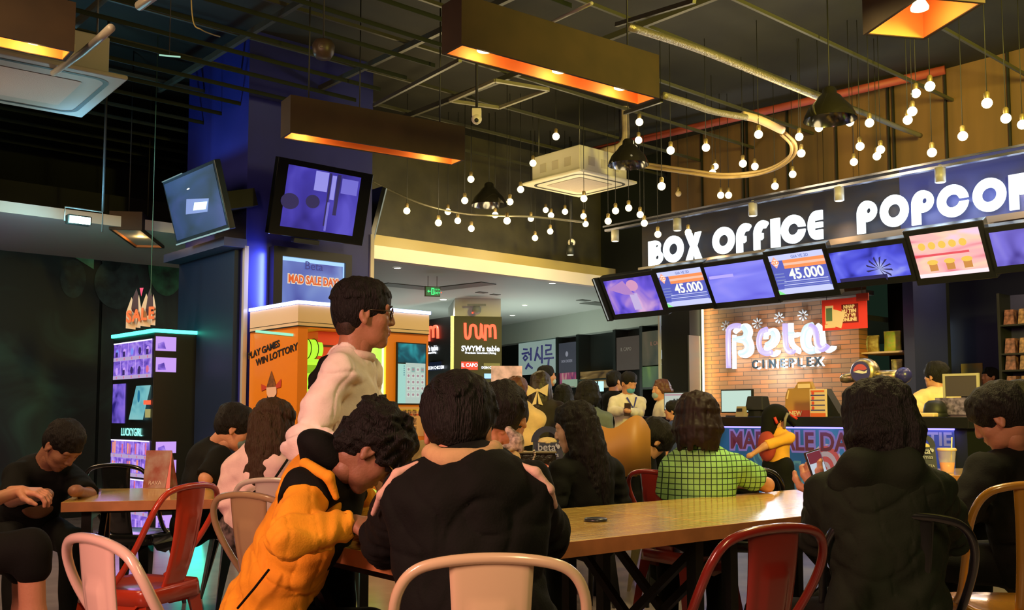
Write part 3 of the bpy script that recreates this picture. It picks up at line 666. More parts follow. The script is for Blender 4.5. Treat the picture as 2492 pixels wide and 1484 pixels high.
# security camera, dome speaker, emergency tube
def hung(px, py, Y, name, label, cat):
    c = P(px, py, Y); return thing(name, label, cat, c), c
t, c = hung(1160, 285, 8.2, 'security_camera', 'white dome security camera hanging right of centre ceiling', 'camera')
wm = mat('camera_white', (0.7, 0.66, 0.56), 0.35)
MB().box(-.04, .04, -.04, .04, .0, .07, wm).build('mount', t, bevel=.008); MB().ball((0, -.01, -.02), .045, wm, 18).build('housing', t); MB().ball((0, -.04, -.038), .02, BLACK, 12).build('lens', t)
MB().tube([(0, 0, .07), (0, 0, CEIL-c.z)], .012, cord_m, 8).build('stem', t)
t, c = hung(787, 122, 6.4, 'ceiling_speaker', 'round dark ceiling speaker above the blue column', 'speaker')
MB().lathe([(0, -.06), (.05, -.055), (.07, -.02), (.075, .03), (.06, .06), (0, .07)], mat('speaker_brown', (0.05, 0.035, 0.025), 0.4), 24).build('housing', t); MB().ball((0, -.06, 0), .018, mat('speaker_ring', (.12, .1, .08), .3), 12).build('ring', t); MB().tube([(0, 0, .07), (0, 0, CEIL-c.z)], .006, cord_m, 6).build('stem', t)
t, c = hung(412, 134, 6.2, 'tube_light', 'tiny pale green tube light glint under the dark ceiling', 'light')
MB().bar((-.065, 0, 0), (.065, .02, -.005), .008, .008, glow('tube_green', (.4, .8, .6), .8)).build('tube', t); MB().tube([(0, 0, .005), (0, 0, CEIL-c.z)], .003, cord_m, 5).build('cord', t)
t, c = hung(875, 274, 8.2, 'spot_projector', 'small pair of dull spotlights above the column lamp', 'spotlight')
for x in (-.04, .04): MB().ball((x, 0, 0), .025, mat('proj_grey', (.3, .3, .34), .3), 12, (1, 1, .6)).build('head', t)
MB().tube([(0, 0, .01), (0, 0, CEIL-c.z)], .006, cord_m, 6).build('stem', t)
t, c = hung(1391, 590, 12.6, 'security_camera', 'small white security camera by the dark wall left of the sign', 'camera')
MB().ball((0, 0, 0), .05, wm, 14).build('housing', t); MB().cyl((0, 0, .03), (0, 0, CEIL-c.z), .012, cord_m, n=8).build('stem', t); MB().ball((0, -.04, -.02), .02, BLACK, 10).build('lens', t)
t, c = hung(1388, 620, 12.4, 'downlight', 'small hanging downlight glinting left of the letter B', 'light')
MB().cyl((0, 0, 0), (0, 0, .12), .05, BLACK, n=16).build('housing', t); MB().cyl((0, 0, -.004), (0, 0, -.001), .04, glow('dl', (1, .9, .6), 1.5), n=16).build('lens', t); MB().cyl((0, 0, .12), (0, 0, CEIL-c.z), .008, cord_m, n=8).build('stem', t)
# bright flood light at the left, lighting mural and mesh
c = P(192, 541, 8.5)
t = thing('flood_light', 'bright bluish flood light on a bracket at the upper left', 'flood light', c, ROTV)
MB().box(-.10, .10, -.03, .06, -.02, .06, BLACK).build('housing', t, bevel=.01)
MB().box(-.085, .085, -.034, -.0301, -.015, .045, glow('flood_white', (.55, 1.0, .95), 60)).build('lens', t)
MB().tube([(-.12, .0, .0), (-.12, 0, .12), (.2, 0, .12), (.2, 0, -.06)], .008, STEEL, 6).tube([(.2, 0, .12), (.2, 0, CEIL-c.z)], .012, cord_m, 8).build('bracket', t)
light('POINT', 'flood_glow', c+Vector((0, -0.15, -0.05)), 20, (0.35, 0.85, 0.95), .06)
light('SPOT', 'flood_beam', c+Vector((0, -0.1, 0.05)), 45, (0.20, 0.60, 1.0), .08, P(300, 300, 8.5), 110)
# ------------------------------------------------------------------ screens on the blue column
def column_screen(pix, face, label, kind, cat='screen'):
    """pix: TL, TR, BR, BL of the glass; face: frame of the wall it hangs on (x right, y into wall)"""
    fr, d0, til = face
    up = Vector((0, 0, 1))*math.cos(til) - fr.y*math.sin(til); n = fr.y*math.cos(til)+Vector((0, 0, 1))*math.sin(til)
    p0 = hit(*pix[3], fr.o+fr.y*d0, fr.y)
    def uv(p): q = hit(p[0], p[1], p0, n)-p0; return q.dot(fr.x), q.dot(up)
    us = [uv(p) for p in pix]; w = (us[1][0]+us[2][0]-us[0][0]-us[3][0])/2; h = (us[0][1]+us[1][1]-us[2][1]-us[3][1])/2
    u0 = (us[0][0]+us[3][0])/2; v0 = (us[2][1]+us[3][1])/2
    t = thing('wall_screen', label, cat, p0+fr.x*u0+up*v0, tuple(Matrix((fr.x, n, up)).transposed().to_euler()), 'tilted screens on the blue column')
    return t, w, h
black_gloss = mat('screen_black', (0.006, 0.007, 0.009), 0.12)
VF = (VB, cy0-0.42, R(15))
t, w, h = column_screen([(700, 400), (877, 431), (859, 573), (683, 551)], VF, 'tilted screen with a purple film scene on the front of the blue column', 'a')
MB().box(-.10, w+.13, 0, .07, -.08, h+.05, black_gloss).build('casing', t, bevel=.006)
vio = picture('violet_scene', [(0.03, 0.02, 0.30), (0.08, 0.06, 0.62), (0.16, 0.13, 0.9)], 0.62, 2.5)
m = MB().rect(0, w, 0, h, -.003, vio)
lv = glow('violet_bright', (.36, .34, 1.0), .8); dk = glow('violet_black', (.02, .015, .16), .5); mv = glow('violet_mid', (.22, .2, .9), .7)
m.rect(w*.37, w*.55, h*.66, h*.98, -.005, lv).rect(w*.60, w*.66, h*.55, h*.95, -.005, lv).rect(w*.74, w*.97, h*.68, h*.93, -.005, mv).rect(w*.56, w*.59, h*.1, h*.98, -.006, dk).rect(w*.67, w*.72, h*.3, h*.98, -.006, dk)
m.disc(w*.38, h*.47, w*.095, h*.11, -.006, dk, 24).disc(w*.08, h*.42, w*.12, h*.13, -.006, dk, 24).rect(w*.58, w*.61, h*.02, h*.5, -.007, mv)
m.build('screen', t, recalc=False)
MB().box(w*.3, w*.7, .07, .5, h*.3, h*.6, BLACK).build('wall_bracket', t)
MB().box(w*.2, w*.55, -.02, .05, -.13, -.085, BLACK).build('sound_bar', t, bevel=.01)
# left face of the column (frame with x pointing to the near corner)
class FaceL: pass
LBf = Frame(ROTW, (0, 0))
dl = (VB.o+VB.x*cx0+VB.y*cy0).dot(LBf.y)
t, w, h = column_screen([(399, 447), (523, 399), (550, 557), (430, 577)], (LBf, dl-0.40, R(15)), 'dark tilted screen with a painted flood light reflection, left of the blue column', 'b')
MB().box(-.03, w+.03, 0, .06, -.04, h+.03, mat('casing_blue', (0.03, 0.05, 0.07), 0.2, 0.3)).build('casing', t, bevel=.006)
rf = picture('dim_blue_screen', [(0.01, 0.05, 0.10), (0.03, 0.09, 0.28), (0.07, 0.12, 0.42)], 0.55, 1.6, (1, 1, 2.5))
rf.node_tree.nodes['Principled BSDF'].inputs['Roughness'].default_value = .7
m = MB().rect(0, w, 0, h, -.003, rf)
m.add([(w*.30, -.005, h*.38), (w*.72, -.005, h*.30), (w*.80, -.005, h*.50), (w*.38, -.005, h*.62)], [(0, 1, 2, 3)], glow('reflected_pale', (.25, .35, .75), .9))  # flood light reflection painted on the glass as glowing patches
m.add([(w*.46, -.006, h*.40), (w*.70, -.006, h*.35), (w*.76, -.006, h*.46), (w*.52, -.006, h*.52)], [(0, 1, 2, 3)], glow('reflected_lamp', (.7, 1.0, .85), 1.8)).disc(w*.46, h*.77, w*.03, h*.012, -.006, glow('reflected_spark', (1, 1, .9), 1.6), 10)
m.build('screen', t, recalc=False)
MB().bar((-.03, -.004, -.035), (w*.5, -.004, -.035), .01, .012, glow('edge_glint2', (.5, .8, .8), .5)).bar((w*.4, -.004, -.036), (w+.03, -.004, -.036), .012, .012, glow('edge_glint2', (.5, .8, .8), .5)).bar((-.03, -.002, h+.03), (w*.4, -.002, h+.03), .008, .008, glow('edge_glint3', (.5, .8, .8), .3)).build('edge_highlight', t)  # highlights along the casing edges painted as glowing bars
MB().box(w*.3, w*.7, .06, .5, h*.3, h*.6, BLACK).build('wall_bracket', t)
# third screen on the column's far right face, seen edge-on
RB = Frame(ROTV+math.pi/2, (0, 0)); rd = (VB.x*(cx0+CWID)+VB.y*cy0).dot(RB.y)
up = Vector((0, 0, 1))*math.cos(R(15))-RB.y*math.sin(R(15)); n_ = RB.y*math.cos(R(15))+Vector((0, 0, 1))*math.sin(R(15))
pz = VB.w(cx0+CWID+0.16, cy0+0.15, 0); pb = P(908, 590, 9.8); 
t = thing('wall_screen', 'black screen seen edge-on on the right side of the blue column', 'screen', VB.w(cx0+CWID+0.10, cy0+0.12, pb.z), tuple(Matrix((RB.x, n_, up)).transposed().to_euler()), 'tilted screens on the blue column')
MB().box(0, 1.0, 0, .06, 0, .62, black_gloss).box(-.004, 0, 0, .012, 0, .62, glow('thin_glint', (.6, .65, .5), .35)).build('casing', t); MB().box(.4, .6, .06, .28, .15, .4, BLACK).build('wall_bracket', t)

# light box poster on the column
pd = cy0-0.10
x0, z0 = VB.at(664, 760, pd); x1, z1 = VB.at(857, 617, pd); zt_ = VB.at(664, 602, pd)[1]
w, h = x1-x0, zt_-z0+0.02
t = thing('light_box', 'black framed light box with a blue balloon lettered poster above the orange machine', 'light box', VB.w(x0, pd, z0), ROTV)
fr_ = mat('frame_black', (0.01, 0.01, 0.012), 0.3)
MB().box(0, .09, 0, .10, 0, h, fr_).box(w-.07, w, 0, .10, 0, h, fr_).box(.09, w-.07, 0, .10, h-.085, h, fr_).box(.09, w-.07, 0, .10, 0, .05, fr_).build('frame', t)
pst = picture('poster_blue', [(0.05, 0.07, 0.45), (0.16, 0.25, 0.72), (0.30, 0.45, 0.85)], 0.75, 2.2)
MB().rect(.09, w-.07, .05, h-.085, .03, pst).rect(.10, w-.07, h-.12, h-.085, .028, glow('lamp_edge', (.35, .6, 1.0), 1.2)).rect(w-.085, w-.07, .05, h-.085, .027, glow('lamp_edge', (.35, .6, 1.0), 1.2)).build('poster', t, recalc=False)
pm = (.09+w-.07)/2
o1 = glow('poster_outline', (1.0, .8, .6), .8); o2 = glow('poster_orange', (.85, .12, .02), .85)
text('MAD SALE DAY!', .105, (pm, .018, h-.29), o1, t, 'poster_lettering', .002, bold=.012, xs=.72); text('MAD SALE DAY!', .105, (pm, .012, h-.29), o2, t, 'poster_lettering', .002, bold=.003, xs=.72)
text('Beta', .11, (pm, .018, h-.15), glow('poster_ink', (.05, .05, .35), .6), t, 'poster_lettering', .001)
text('2', .34, (w-.20, .02, h-.70), glow('poster_pale', (.75, .55, .62), .8), t, 'poster_lettering', .001, bold=.02); text('2', .34, (w-.20, .015, h-.70), glow('poster_rose', (.75, .12, .18), .7), t, 'poster_lettering', .001, bold=.004)
text('dau tien cua thang', .06, (pm-.05, .018, h-.80), glow('poster_grey', (.45, .5, .7), .8), t, 'poster_lettering', .001)
text('DONG GIA', .10, (pm-.08, .018, h-.56), MATS['poster_grey'], t, 'poster_lettering', .001)
light('AREA', 'light_box_glow', VB.w(x0-0.03, pd+0.03, z0+h*.5), 5, (.25, .35, 1.0), .05, VB.w(x0-0.5, pd+0.15, z0+h*.5), size_y=.5)

# ------------------------------------------------------------------ orange prize machine
op = loc_of(722, 8.2); OX = op.dot(VB.x); OY = op.dot(VB.y); OZ = VB.at(722, 734, OY)[1]; OW = vx(1041, OY)-OX; OD = .86
t = thing('prize_machine', 'orange prize vending machine with a white LED edge in front of the blue column', 'vending machine', VB.w(OX, OY, 0), ROTV)
org = mat('machine_orange', (0.86, 0.26, 0.015), 0.35, coat=.3); crm = mat('machine_cream', (0.80, 0.60, 0.40), 0.5); lim = glow('lime_glow', (.50, .95, .04), 1.0); limd = glow('lime_dim', (.30, .55, .02), .8)
# window from px 746 to 940
wx0 = vx(746, OY)-OX; wx1 = vx(938, OY)-OX; wz1 = VB.at(746, 773, OY)[1]
hb = OZ-.20
m = MB().box(0, wx0, 0, .05, 0, hb, org).box(wx1, OW, 0, .05, 0, hb, org).box(wx0, wx1, 0, .05, wz1, hb, org).box(wx0, wx1, 0, .05, 0, .55, org)
m.box(0, .02, .05, OD, 0, hb, org).box(OW-.02, OW, .05, OD, 0, hb, org).box(.02, OW-.02, OD-.02, OD, 0, hb, org).box(0, OW, 0, OD, hb-.02, hb, org)
m.build('cabinet', t)
m = MB().box(-.005, OW+.005, -.005, OD, hb, OZ-.02, crm).box(-.008, OW+.008, -.008, OD, hb-.004, hb+.004, BLACK).box(-.008, OW+.008, -.008, OD, hb+.03, hb+.034, BLACK)
m.build('header', t)
led = glow('led_blue_white', (.45, .52, 1.0), 5)
MB().box(-.015, OW+.015, -.02, .0, OZ-.015, OZ+.012, led).box(-.02, 0, -.02, OD, OZ-.015, OZ+.012, led).build('led_strip', t)
m = MB().box(wx0, wx1, .5, .52, .55, wz1, limd).box(wx0-.005, wx0, .05, .5, .55, wz1, lim).box(wx1, wx1+.005, .05, .5, .55, wz1, lim).box(wx1-.20, wx1-.005, .06, .2, .55, wz1, glow('lime_bright', (.50, .95, .08), 1.0))
for z in (wz1-.34, wz1-.72, wz1-1.1): m.box(wx0, wx1-.2, .08, .45, z-.03, z, lim)
m.build('interior', t)
m = MB().box(wx1-.012, wx1-.002, .03, .05, .55, wz1, glow('lime_white', (.75, 1, .5), 1.6)); m.build('tube_light', t)
lp = light('AREA', 'machine_glow', (0, 0, 0), 4, (.6, 1.0, .15), .1, size_y=.8); lp.parent = t; lp.location = (wx1-.1, -.02, 1.4); lp.rotation_euler = (R(90), 0, 0)
def inside(name, lab, cat, x, z, build):
    q = thing(name, lab, cat, VB.w(OX+x, OY, z), ROTV); build(q); return q
redm = mat('pail_red', (.65, .06, .03), .4, emit=.25, ecol=(.7, .05, .02))
inside('gift_box', 'red gift box on the top shelf inside the orange machine', 'box', wx0+.30, wz1-.337, lambda q: (MB().box(-.12, .35, .14, .40, 0, .24, redm).build('box_body', q), MB().box(-.12, .35, .135, .139, .11, .13, mat('ribbon_dark', (.12, .02, .01), .5)).box(.1, .12, .134, .139, 0, .24, MATS['ribbon_dark']).build('ribbon', q)))
def roll(q):
    MB().lathe([(.0, 0), (.085, 0), (.085, .20), (0, .20)], lim, 20, (0, 0, .09), 'x').build('tube', q)
    m = MB()
    for k in range(3): m.tube([( .01+.07*k, .09*math.cos(a), .09+.09*math.sin(a)) for a in [2*math.pi*i/18 for i in range(18)]], .004, BLACK, 5, closed=True)
    m.build('spiral', q)
inside('prize_roll', 'lime lit roll behind wire rings on the top shelf of the orange machine', 'roll', wx0+.02, wz1-.338, lambda q: roll(q)).location += VB.y*.2
inside('prize_carton', 'pale lime prize carton on the middle shelf of the orange machine', 'box', wx0+.04, wz1-.718, lambda q: (MB().box(0, .24, .14, .3, 0, .26, lim).build('carton_body', q), MB().bar((.12, .137, .02), (.06, .137, .24), .004, .006, BLACK).bar((.03, .137, .06), (.22, .137, .10), .004, .006, BLACK).build('carton_print', q)))
inside('prize_drum', 'lime lit round drum low in the orange machine', 'drum', wx0+.06, wz1-1.098, lambda q: (MB().lathe([(0, 0), (.1, 0), (.1, .16), (0, .16)], lim, 20, (0, .2, 0)).build('drum_body', q), MB().lathe([(.101, .1), (.101, .11)], BLACK, 20, (0, .2, 0)).build('drum_band', q)))
# touch display
dx0 = vx(964, OY)-OX; dx1 = vx(1031, OY)-OX; dz1 = VB.at(964, 835, OY)[1]; dz0 = VB.at(964, 981, OY)[1]; dm = VB.at(964, 882, OY)[1]
m = MB().box(dx0-.01, dx1+.01, -.02, 0, dz0-.01, dz1+.01, BLACK)
m.build('display_frame', t)
teal = picture('teal_dark', [(.0, .02, .03), (.0, .10, .14), (.02, .40, .45)], 0.8, 6); mint = glow('mint', (.45, .85, .75), .75); pale = glow('pale_mint', (.62, .78, .70), .7)
s = MB().rect(dx0, dx1, dm, dz1, -.022, teal).rect(dx0, dx0+(dx1-dx0)*.28, dz0, dm-.01, -.022, mint).rect(dx0+(dx1-dx0)*.28, dx1, dz0, dm, -.022, pale)
for r_ in range(5):
    for c_ in range(4):
        X = dx0+(dx1-dx0)*(.38+.17*c_); Z = dm-.06-r_*(dm-dz0-.08)/5
        s.rect(X-.018, X+.018, Z-.022, Z+.022, -.023, glow('tile_green', (.30, .55, .50), .7) if (r_, c_) in ((0, 1), (0, 3), (4, 3)) else glow('tile_pale', (.7, .85, .75), .75)); s.disc(X, Z+.002, .012, .012, -.024, glow('tile_dot', (.60, .35, .42), .6), 10)
for k in range(5): s.disc(dx0+(dx1-dx0)*.22, dm-.03-.02*k, .006, .006, -.024, glow('dot_blue', (.1, .3, .4), .6), 8)
s.build('touch_display', t, recalc=False)
pb0 = VB.at(964, 1062, OY)[1]
s = MB().rect(dx0-.01, dx1+.0, pb0, dz0-.03, -.004, mat('notice_peach', (.80, .45, .22), .6))
for r_ in range(3):
    for c_ in range(4): s.rect(dx0+.01+c_*.055, dx0+.055+c_*.055, pb0+.03+r_*.075, pb0+.09+r_*.075, -.006, mat('notice_photo', (.38, .20, .12), .6, noise=.8, nscale=60))
s.rect(dx0+.01, dx1-.02, dz0-.07, dz0-.05, -.006, mat('notice_yellow', (.9, .65, .1), .6)); s.rect(dx0+.01, dx1-.05, dz0-.11, dz0-.095, -.006, mat('notice_red', (.8, .12, .05), .6))
s.build('notice_sheet', t, recalc=False)
# lettering and figure on the left side (local frame turned: x along depth toward the near corner)
side = bpy.data.objects.new('side_panel', None)
def on_side(px, py):      # -> (distance back from near corner, z)
    q = hit(px, py, VB.w(OX, OY, 0), VB.x); return (q-VB.w(OX, OY, 0)).dot(VB.y), q.z
def side_text(body, size, px, py, mt, nm, ext=.002, bold=0, rz=0, xs=1):
    yb, z = on_side(px, py)
    o = text(body, size, (-.004, yb, z), mt, t, nm, ext, bold=bold, stand=True, rot=(0, rz, -math.pi/2)); o.scale = (xs, 1, 1); return o
ink = mat('ink_black', (.015, .01, .008), .5)
side_text('PLAY GAMES', .083, 642, 852, ink, 'lettering', bold=.002, xs=1.25, rz=-.15)
side_text('WIN LOTTORY', .083, 673, 864, ink, 'lettering', bold=.002, xs=1.3, rz=-.15)
side_text('HAPPY', .11, 620, 1066, ink, 'lettering', bold=.003)
y0_, z0_ = on_side(625, 806); y1_, z1_ = on_side(714, 815)
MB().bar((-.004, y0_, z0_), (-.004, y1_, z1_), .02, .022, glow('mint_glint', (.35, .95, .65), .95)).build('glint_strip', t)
# doll picture: pointed hat, bows, pale face
def side_pt(px, py): y, z = on_side(px, py); return y, z
def spoly(pts, mt, off, mb): mb.add([(-off, *side_pt(*p)) for p in pts], [tuple(range(len(pts)))], mt)
m = MB(); hat = mat('doll_hat', (.20, .07, .015), .6, noise=.4, nscale=40); bow = mat('doll_bow', (.55, .05, .015), .6); face = mat('doll_face', (.85, .52, .38), .6)
spoly([(651, 938), (662, 902), (674, 940), (672, 946), (650, 946)], hat, .006, m); spoly([(650, 940), (637, 934), (638, 952), (650, 946)], bow, .007, m); spoly([(672, 938), (686, 921), (685, 942), (673, 945)], bow, .007, m)
spoly([(650, 943), (674, 941), (675, 956), (670, 968), (656, 970), (651, 958)], face, .008, m); spoly([(656, 972), (669, 970), (671, 986), (655, 988)], ink, .007, m); spoly([(652, 962), (656, 968), (656, 972), (652, 970)], ink, .009, m); spoly([(673, 960), (669, 966), (670, 971), (674, 966)], ink, .009, m)
spoly([(657, 986), (661, 986), (660, 1000), (657, 1000)], face, .006, m); spoly([(665, 985), (669, 985), (669, 999), (666, 999)], face, .006, m)
m.build('doll_picture', t, recalc=False)

# ------------------------------------------------------------------ black capsule machine with lit windows
bp_ = loc_of(371, 9.2); BR = ROTW+0.02
LF = Frame(BR, (bp_.x, bp_.y))        # x runs toward the near corner, negative to the left; y into the machine
BZ = LF.at(370, 804, 0)[1]; BWd = -LF.at(274, 900, 0)[0]; BDp = .68
t = thing('capsule_machine', 'tall black vending machine with violet lit windows and a teal LED edge', 'vending machine', (bp_.x, bp_.y, 0), BR)
mb_ = mat('machine_black', (.008, .009, .009), .4)
MB().box(-BWd, 0, 0, BDp, .09, BZ-.02, mb_).build('cabinet', t, bevel=.004)
tl = glow('led_teal', (.05, .9, .6), 5)
MB().box(-BWd-.01, .01, -.02, 0, BZ-.02, BZ+.012, tl).box(0, .02, -.02, BDp+.25, BZ-.02, BZ+.012, tl).build('led_strip', t)
MB().box(-.3, .0, .0, BDp, .03, .05, mb_).box(-.02, 0, .0, .02, 0, .09, mb_).build('plinth', t)
MB().box(-.02, .01, .1, .22, .05, .075, tl).box(-.02, .012, .42, .5, .05, .075, tl).build('underside_led', t)
light('AREA', 'teal_underglow', LF.w(0.25, 0.35, .11), 4, (.0, 1.0, .7), .5, LF.w(0.5, 0.35, 0), size_y=.7)
vwin = picture('violet_window', [(.10, .05, .45), (.30, .16, .85), (.60, .42, 1.0)], 0.85, 7, (1, 1, 2)); vp = glow('violet_pale2', (.62, .36, .98), .95); vpk = glow('window_pink', (.85, .18, .35), .8); vw = glow('window_tag', (.65, .50, .85), .7); dkb = glow('window_dark', (.06, .03, .25), .5)
def fwin(p0, p1, p2, p3, name, fill, rows=0, seed=1):
    """front window between px columns p0..p1 and rows p2..p3 (rows read at the near corner side)"""
    rg = random.Random(seed)
    x0 = LF.at(p0, 900, 0)[0]; x1 = LF.at(p1, 900, 0)[0]; z1 = LF.at(p1, p2, 0)[1]; z0 = LF.at(p1, p3, 0)[1]
    m = MB().rect(x0, x1, z0, z1, -.004, fill)
    if rows:
        hh = (z1-z0)/rows
        for r_ in range(rows):
            zb_ = z0+r_*hh; m.rect(x0, x1, zb_, zb_+hh*.2, -.006, vw)
            for k in range(5):
                X = x0+(x1-x0)*(k+.5)/5; m.disc(X, zb_+hh*.1, .012, .014, -.008, vpk, 8)
                m.rect(X+(x1-x0)*.09, X+(x1-x0)*.1, zb_+.2*hh, zb_+hh, -.006, vp)
                if name == 'bottle_window':
                    for q in range(2): m.rect(X-.055+.05*q, X-.02+.05*q, zb_+.24*hh, zb_+hh*rg.uniform(.75, .95), -.007, [vpk, vp, vwin, glow('window_orange', (1, .35, .2), .9)][rg.randrange(4)])
                else:
                    m.disc(X, zb_+hh*.45, .035, hh*.2, -.007, [vpk, vp, dkb, glow('window_blue', (.2, .3, 1), .9), dkb][rg.randrange(5)], 10)
                    if rg.random() < .4: m.rect(X-.04, X+.02, zb_+.22*hh, zb_+hh*.5, -.0075, dkb)
        m.rect(x0, x1, z1-.012, z1, -.008, glow('window_strip', (.8, .7, 1), 1.6))
    return m.build(name, t, recalc=False)
fwin(277, 370, 824, 918, 'toy_window', vwin, 2, 3)
fwin(277, 308, 933, 1030, 'side_window', picture('violet_deep', [(.02, .01, .2), (.2, .12, .75), (.35, .2, .9)], .8, 5))
x0, x1 = LF.at(324, 900, 0)[0], LF.at(369, 900, 0)[0]; z0 = LF.at(350, 1021, 0)[1]; z1 = LF.at(350, 938, 0)[1]
m = MB().add([(x0, -.03, z0), (x1-.1, -.03, z0), (x1, -.005, z1), (x0+.1, -.005, z1)], [(0, 1, 2, 3)], picture('mint_display', [(.05, .35, .5), (.25, .7, .75), (.4, .8, .8)], .7, 4)).disc((x0+x1)/2+.02, (z0+z1)/2+.06, .03, .06, -.035, glow('display_blue', (.0, .25, .5), .6), 14)
m.build('tilted_display', t, recalc=False)
MB().box(x1-.07, x1, -.04, 0, (z0+z1)/2-.02, (z0+z1)/2+.02, glow('reader_red', (1, .12, .05), 1.2)).box(x1-.04, x1, -.035, 0, z0+.02, z0+.1, glow('reader_yellow', (.6, .55, .2), .6)).build('card_reader', t)
text('LUCKYGIRL', .105, (LF.at(321, 1052, 0)[0], -.006, LF.at(321, 1052, 0)[1]), glow('teal_letter', (.3, 1.0, .85), 1.6), t, 'lettering', .001, bold=.001, xs=.95)
fwin(277, 370, 1073, 1165, 'bottle_window', vwin, 2, 8)
fwin(277, 370, 1170, 1305, 'bottle_window', vwin, 3, 12)
# narrow side windows
def swin(p0, p1, y0, y1):
    a = hit(p0, y0, LF.w(0, 0, 0), LF.x); b = hit(p1, y1, LF.w(0, 0, 0), LF.x); o0 = LF.w(0, 0, 0)
    ya, yb = (a-o0).dot(LF.y), (b-o0).dot(LF.y)
    MB().add([(.004, ya, b.z), (.004, yb, b.z), (.004, yb, a.z), (.004, ya, a.z)], [(0, 1, 2, 3)], vp).add([(.006, ya+.02, b.z+.02), (.006, (ya+yb)/2, b.z+.02), (.006, (ya+yb)/2-.02, (a.z+b.z)/2+.02), (.006, ya+.02, (a.z+b.z)/2)], [(0, 1, 2, 3)], vwin).build('side_pane', t, recalc=False)
for y0, y1 in ((818, 855), (869, 906), (1075, 1102), (1120, 1150), (1166, 1180), (1222, 1241), (1255, 1285)): swin(379, 428, y0, y1)
light('AREA', 'window_glow', LF.w(-.5, -.12, 1.0), 5, (.55, .3, 1.0), .6, LF.w(-.5, -2, .6), size_y=1.2)
# paper sale bag hanging above it
c = P(343, 753, 9.0)
t = thing('sale_sign', 'hanging folded paper sign reading SALE above the black machine', 'sign', (c.x, c.y, c.z), R(-12))
pap = mat('sale_paper', (.78, .62, .45), .7); pin = mat('sale_ink', (.85, .18, .05), .6)
m = MB()
for k, (x0, x1, top, y0, y1) in enumerate(((-.15, -.075, .10, 0, .04), (-.075, 0, .12, .04, 0), (0, .075, .13, 0, .04), (.075, .15, .12, .04, 0))):
    xm = (x0+x1)/2; m.add([(x0, y0, -.17+.01*k), (x1, y1, -.18+.01*k), (x1, y1, top-.10), (xm, (y0+y1)/2, top+.02), (x0, y0, top-.12)], [(0, 1, 2, 3, 4)], pap)
m.build('folded_paper', t, recalc=False)
MB().add([(-.14, .02, .02), (-.07, .03, .20), (0, .02, .0), (.07, .03, .20), (.14, .02, .02), (0, .03, -.1)], [(0, 1, 2), (2, 3, 4), (0, 2, 5), (2, 4, 5)], mat('sale_dark', (.04, .01, .02), .6)).add([(-.02, .0, .2), (.02, 0, .2), (0, 0, .12)], [(0, 1, 2)], mat('sale_pink', (.8, .05, .2), .5)).build('dark_folds', t, recalc=False)
for k, ch in enumerate('SALE'): text(ch, .15, (-.112+.075*k, -.012, -.07+.01*k), pin, t, 'lettering', .002, bold=.006, xs=.8)
MB().tube([(.09, .01, .13), (.09, .01, CEIL-c.z)], .004, mat('string_green', (.10, .22, .16), .5), 6).build('string', t)
# ------------------------------------------------------------------ lit logo on the brick panel
def BW(px, py, d=BC-0.05): return WB.at(px, py, d)
cxl, czl = BW(1890, 850)
t = thing('neon_logo', 'glowing white and lavender cinema logo on the brick panel', 'sign', WB.w(cxl, BC-.05, czl), ROTW)
wht = glow('neon_white', (.90, .98, 1.0), 1.5); lav = glow('neon_lavender', (.60, .47, .95), 1.05); pw = glow('neon_pale', (.70, .88, .93), 1.0)
def LP(pts, d=0.0): 
    out = []
    for zx, zy in pts:
        x, z = BW(1700+zx/5.933, 700+zy/5.933); out.append((x-cxl, d, z-czl))
    return out
def stroke(pts, r, m_, d, nm='neon_stroke', sm=5):
    MB().tube(smooth_path(LP(pts, d), sm), r, m_, 12, flat=1).build(nm, t)
rw = .034
# white strokes (behind, shifted right), pale fill, lavender in front
stroke([(510, 640), (540, 610), (620, 560), (700, 560), (735, 640), (715, 720), (740, 790), (755, 860), (740, 930), (680, 975), (600, 965)], rw, wht, .02)
stroke([(505, 680), (500, 850), (505, 1000), (505, 1170)], rw*.85, wht, .02)
stroke([(640, 560), (690, 640), (660, 720), (560, 745), (660, 770), (710, 860), (660, 930), (590, 945)], rw*1.1, pw, .0)
stroke([(505, 745), (600, 745)], rw*.7, pw, .0)
stroke([(455, 1160), (450, 900), (450, 640), (490, 570), (560, 550), (620, 555)], rw, lav, -.03)
stroke([(960, 740), (965, 680), (1020, 630), (1090, 620), (1130, 700), (1100, 790), (1030, 850), (960, 860), (1060, 960), (1130, 930), (1140, 900)], rw, wht, .02)
stroke([(1060, 640), (1090, 700), (1060, 780), (980, 830)], rw*1.1, pw, 0)
stroke([(1010, 600), (930, 640), (895, 740), (895, 840), (930, 920), (1010, 950), (1080, 930)], rw, lav, -.03)
stroke([(1320, 510), (1325, 640), (1330, 780), (1370, 850), (1430, 900), (1420, 940)], rw, wht, .02); stroke([(1360, 690), (1430, 670), (1440, 640)], rw*.9, wht, .02); stroke([(1220, 660), (1380, 665)], rw*.8, pw, 0)
stroke([(1270, 520), (1275, 700), (1285, 850), (1330, 920), (1380, 920), (1385, 900)], rw, lav, -.03)
stroke([(1650, 610), (1590, 660), (1570, 760), (1600, 860), (1680, 900), (1740, 900)], rw*1.1, wht, .02); stroke([(1700, 540), (1760, 600), (1780, 720), (1800, 840), (1860, 900), (1930, 870), (1940, 840)], rw, wht, .02)
stroke([(1650, 540), (1560, 580), (1520, 700), (1530, 840), (1600, 910), (1690, 900)], rw*1.2, pw, 0)
stroke([(1630, 550), (1700, 600), (1720, 720), (1740, 830), (1800, 890), (1860, 860), (1885, 830)], rw, lav, -.03)
blk = mat('letter_black', (.01, .02, .025), .4)
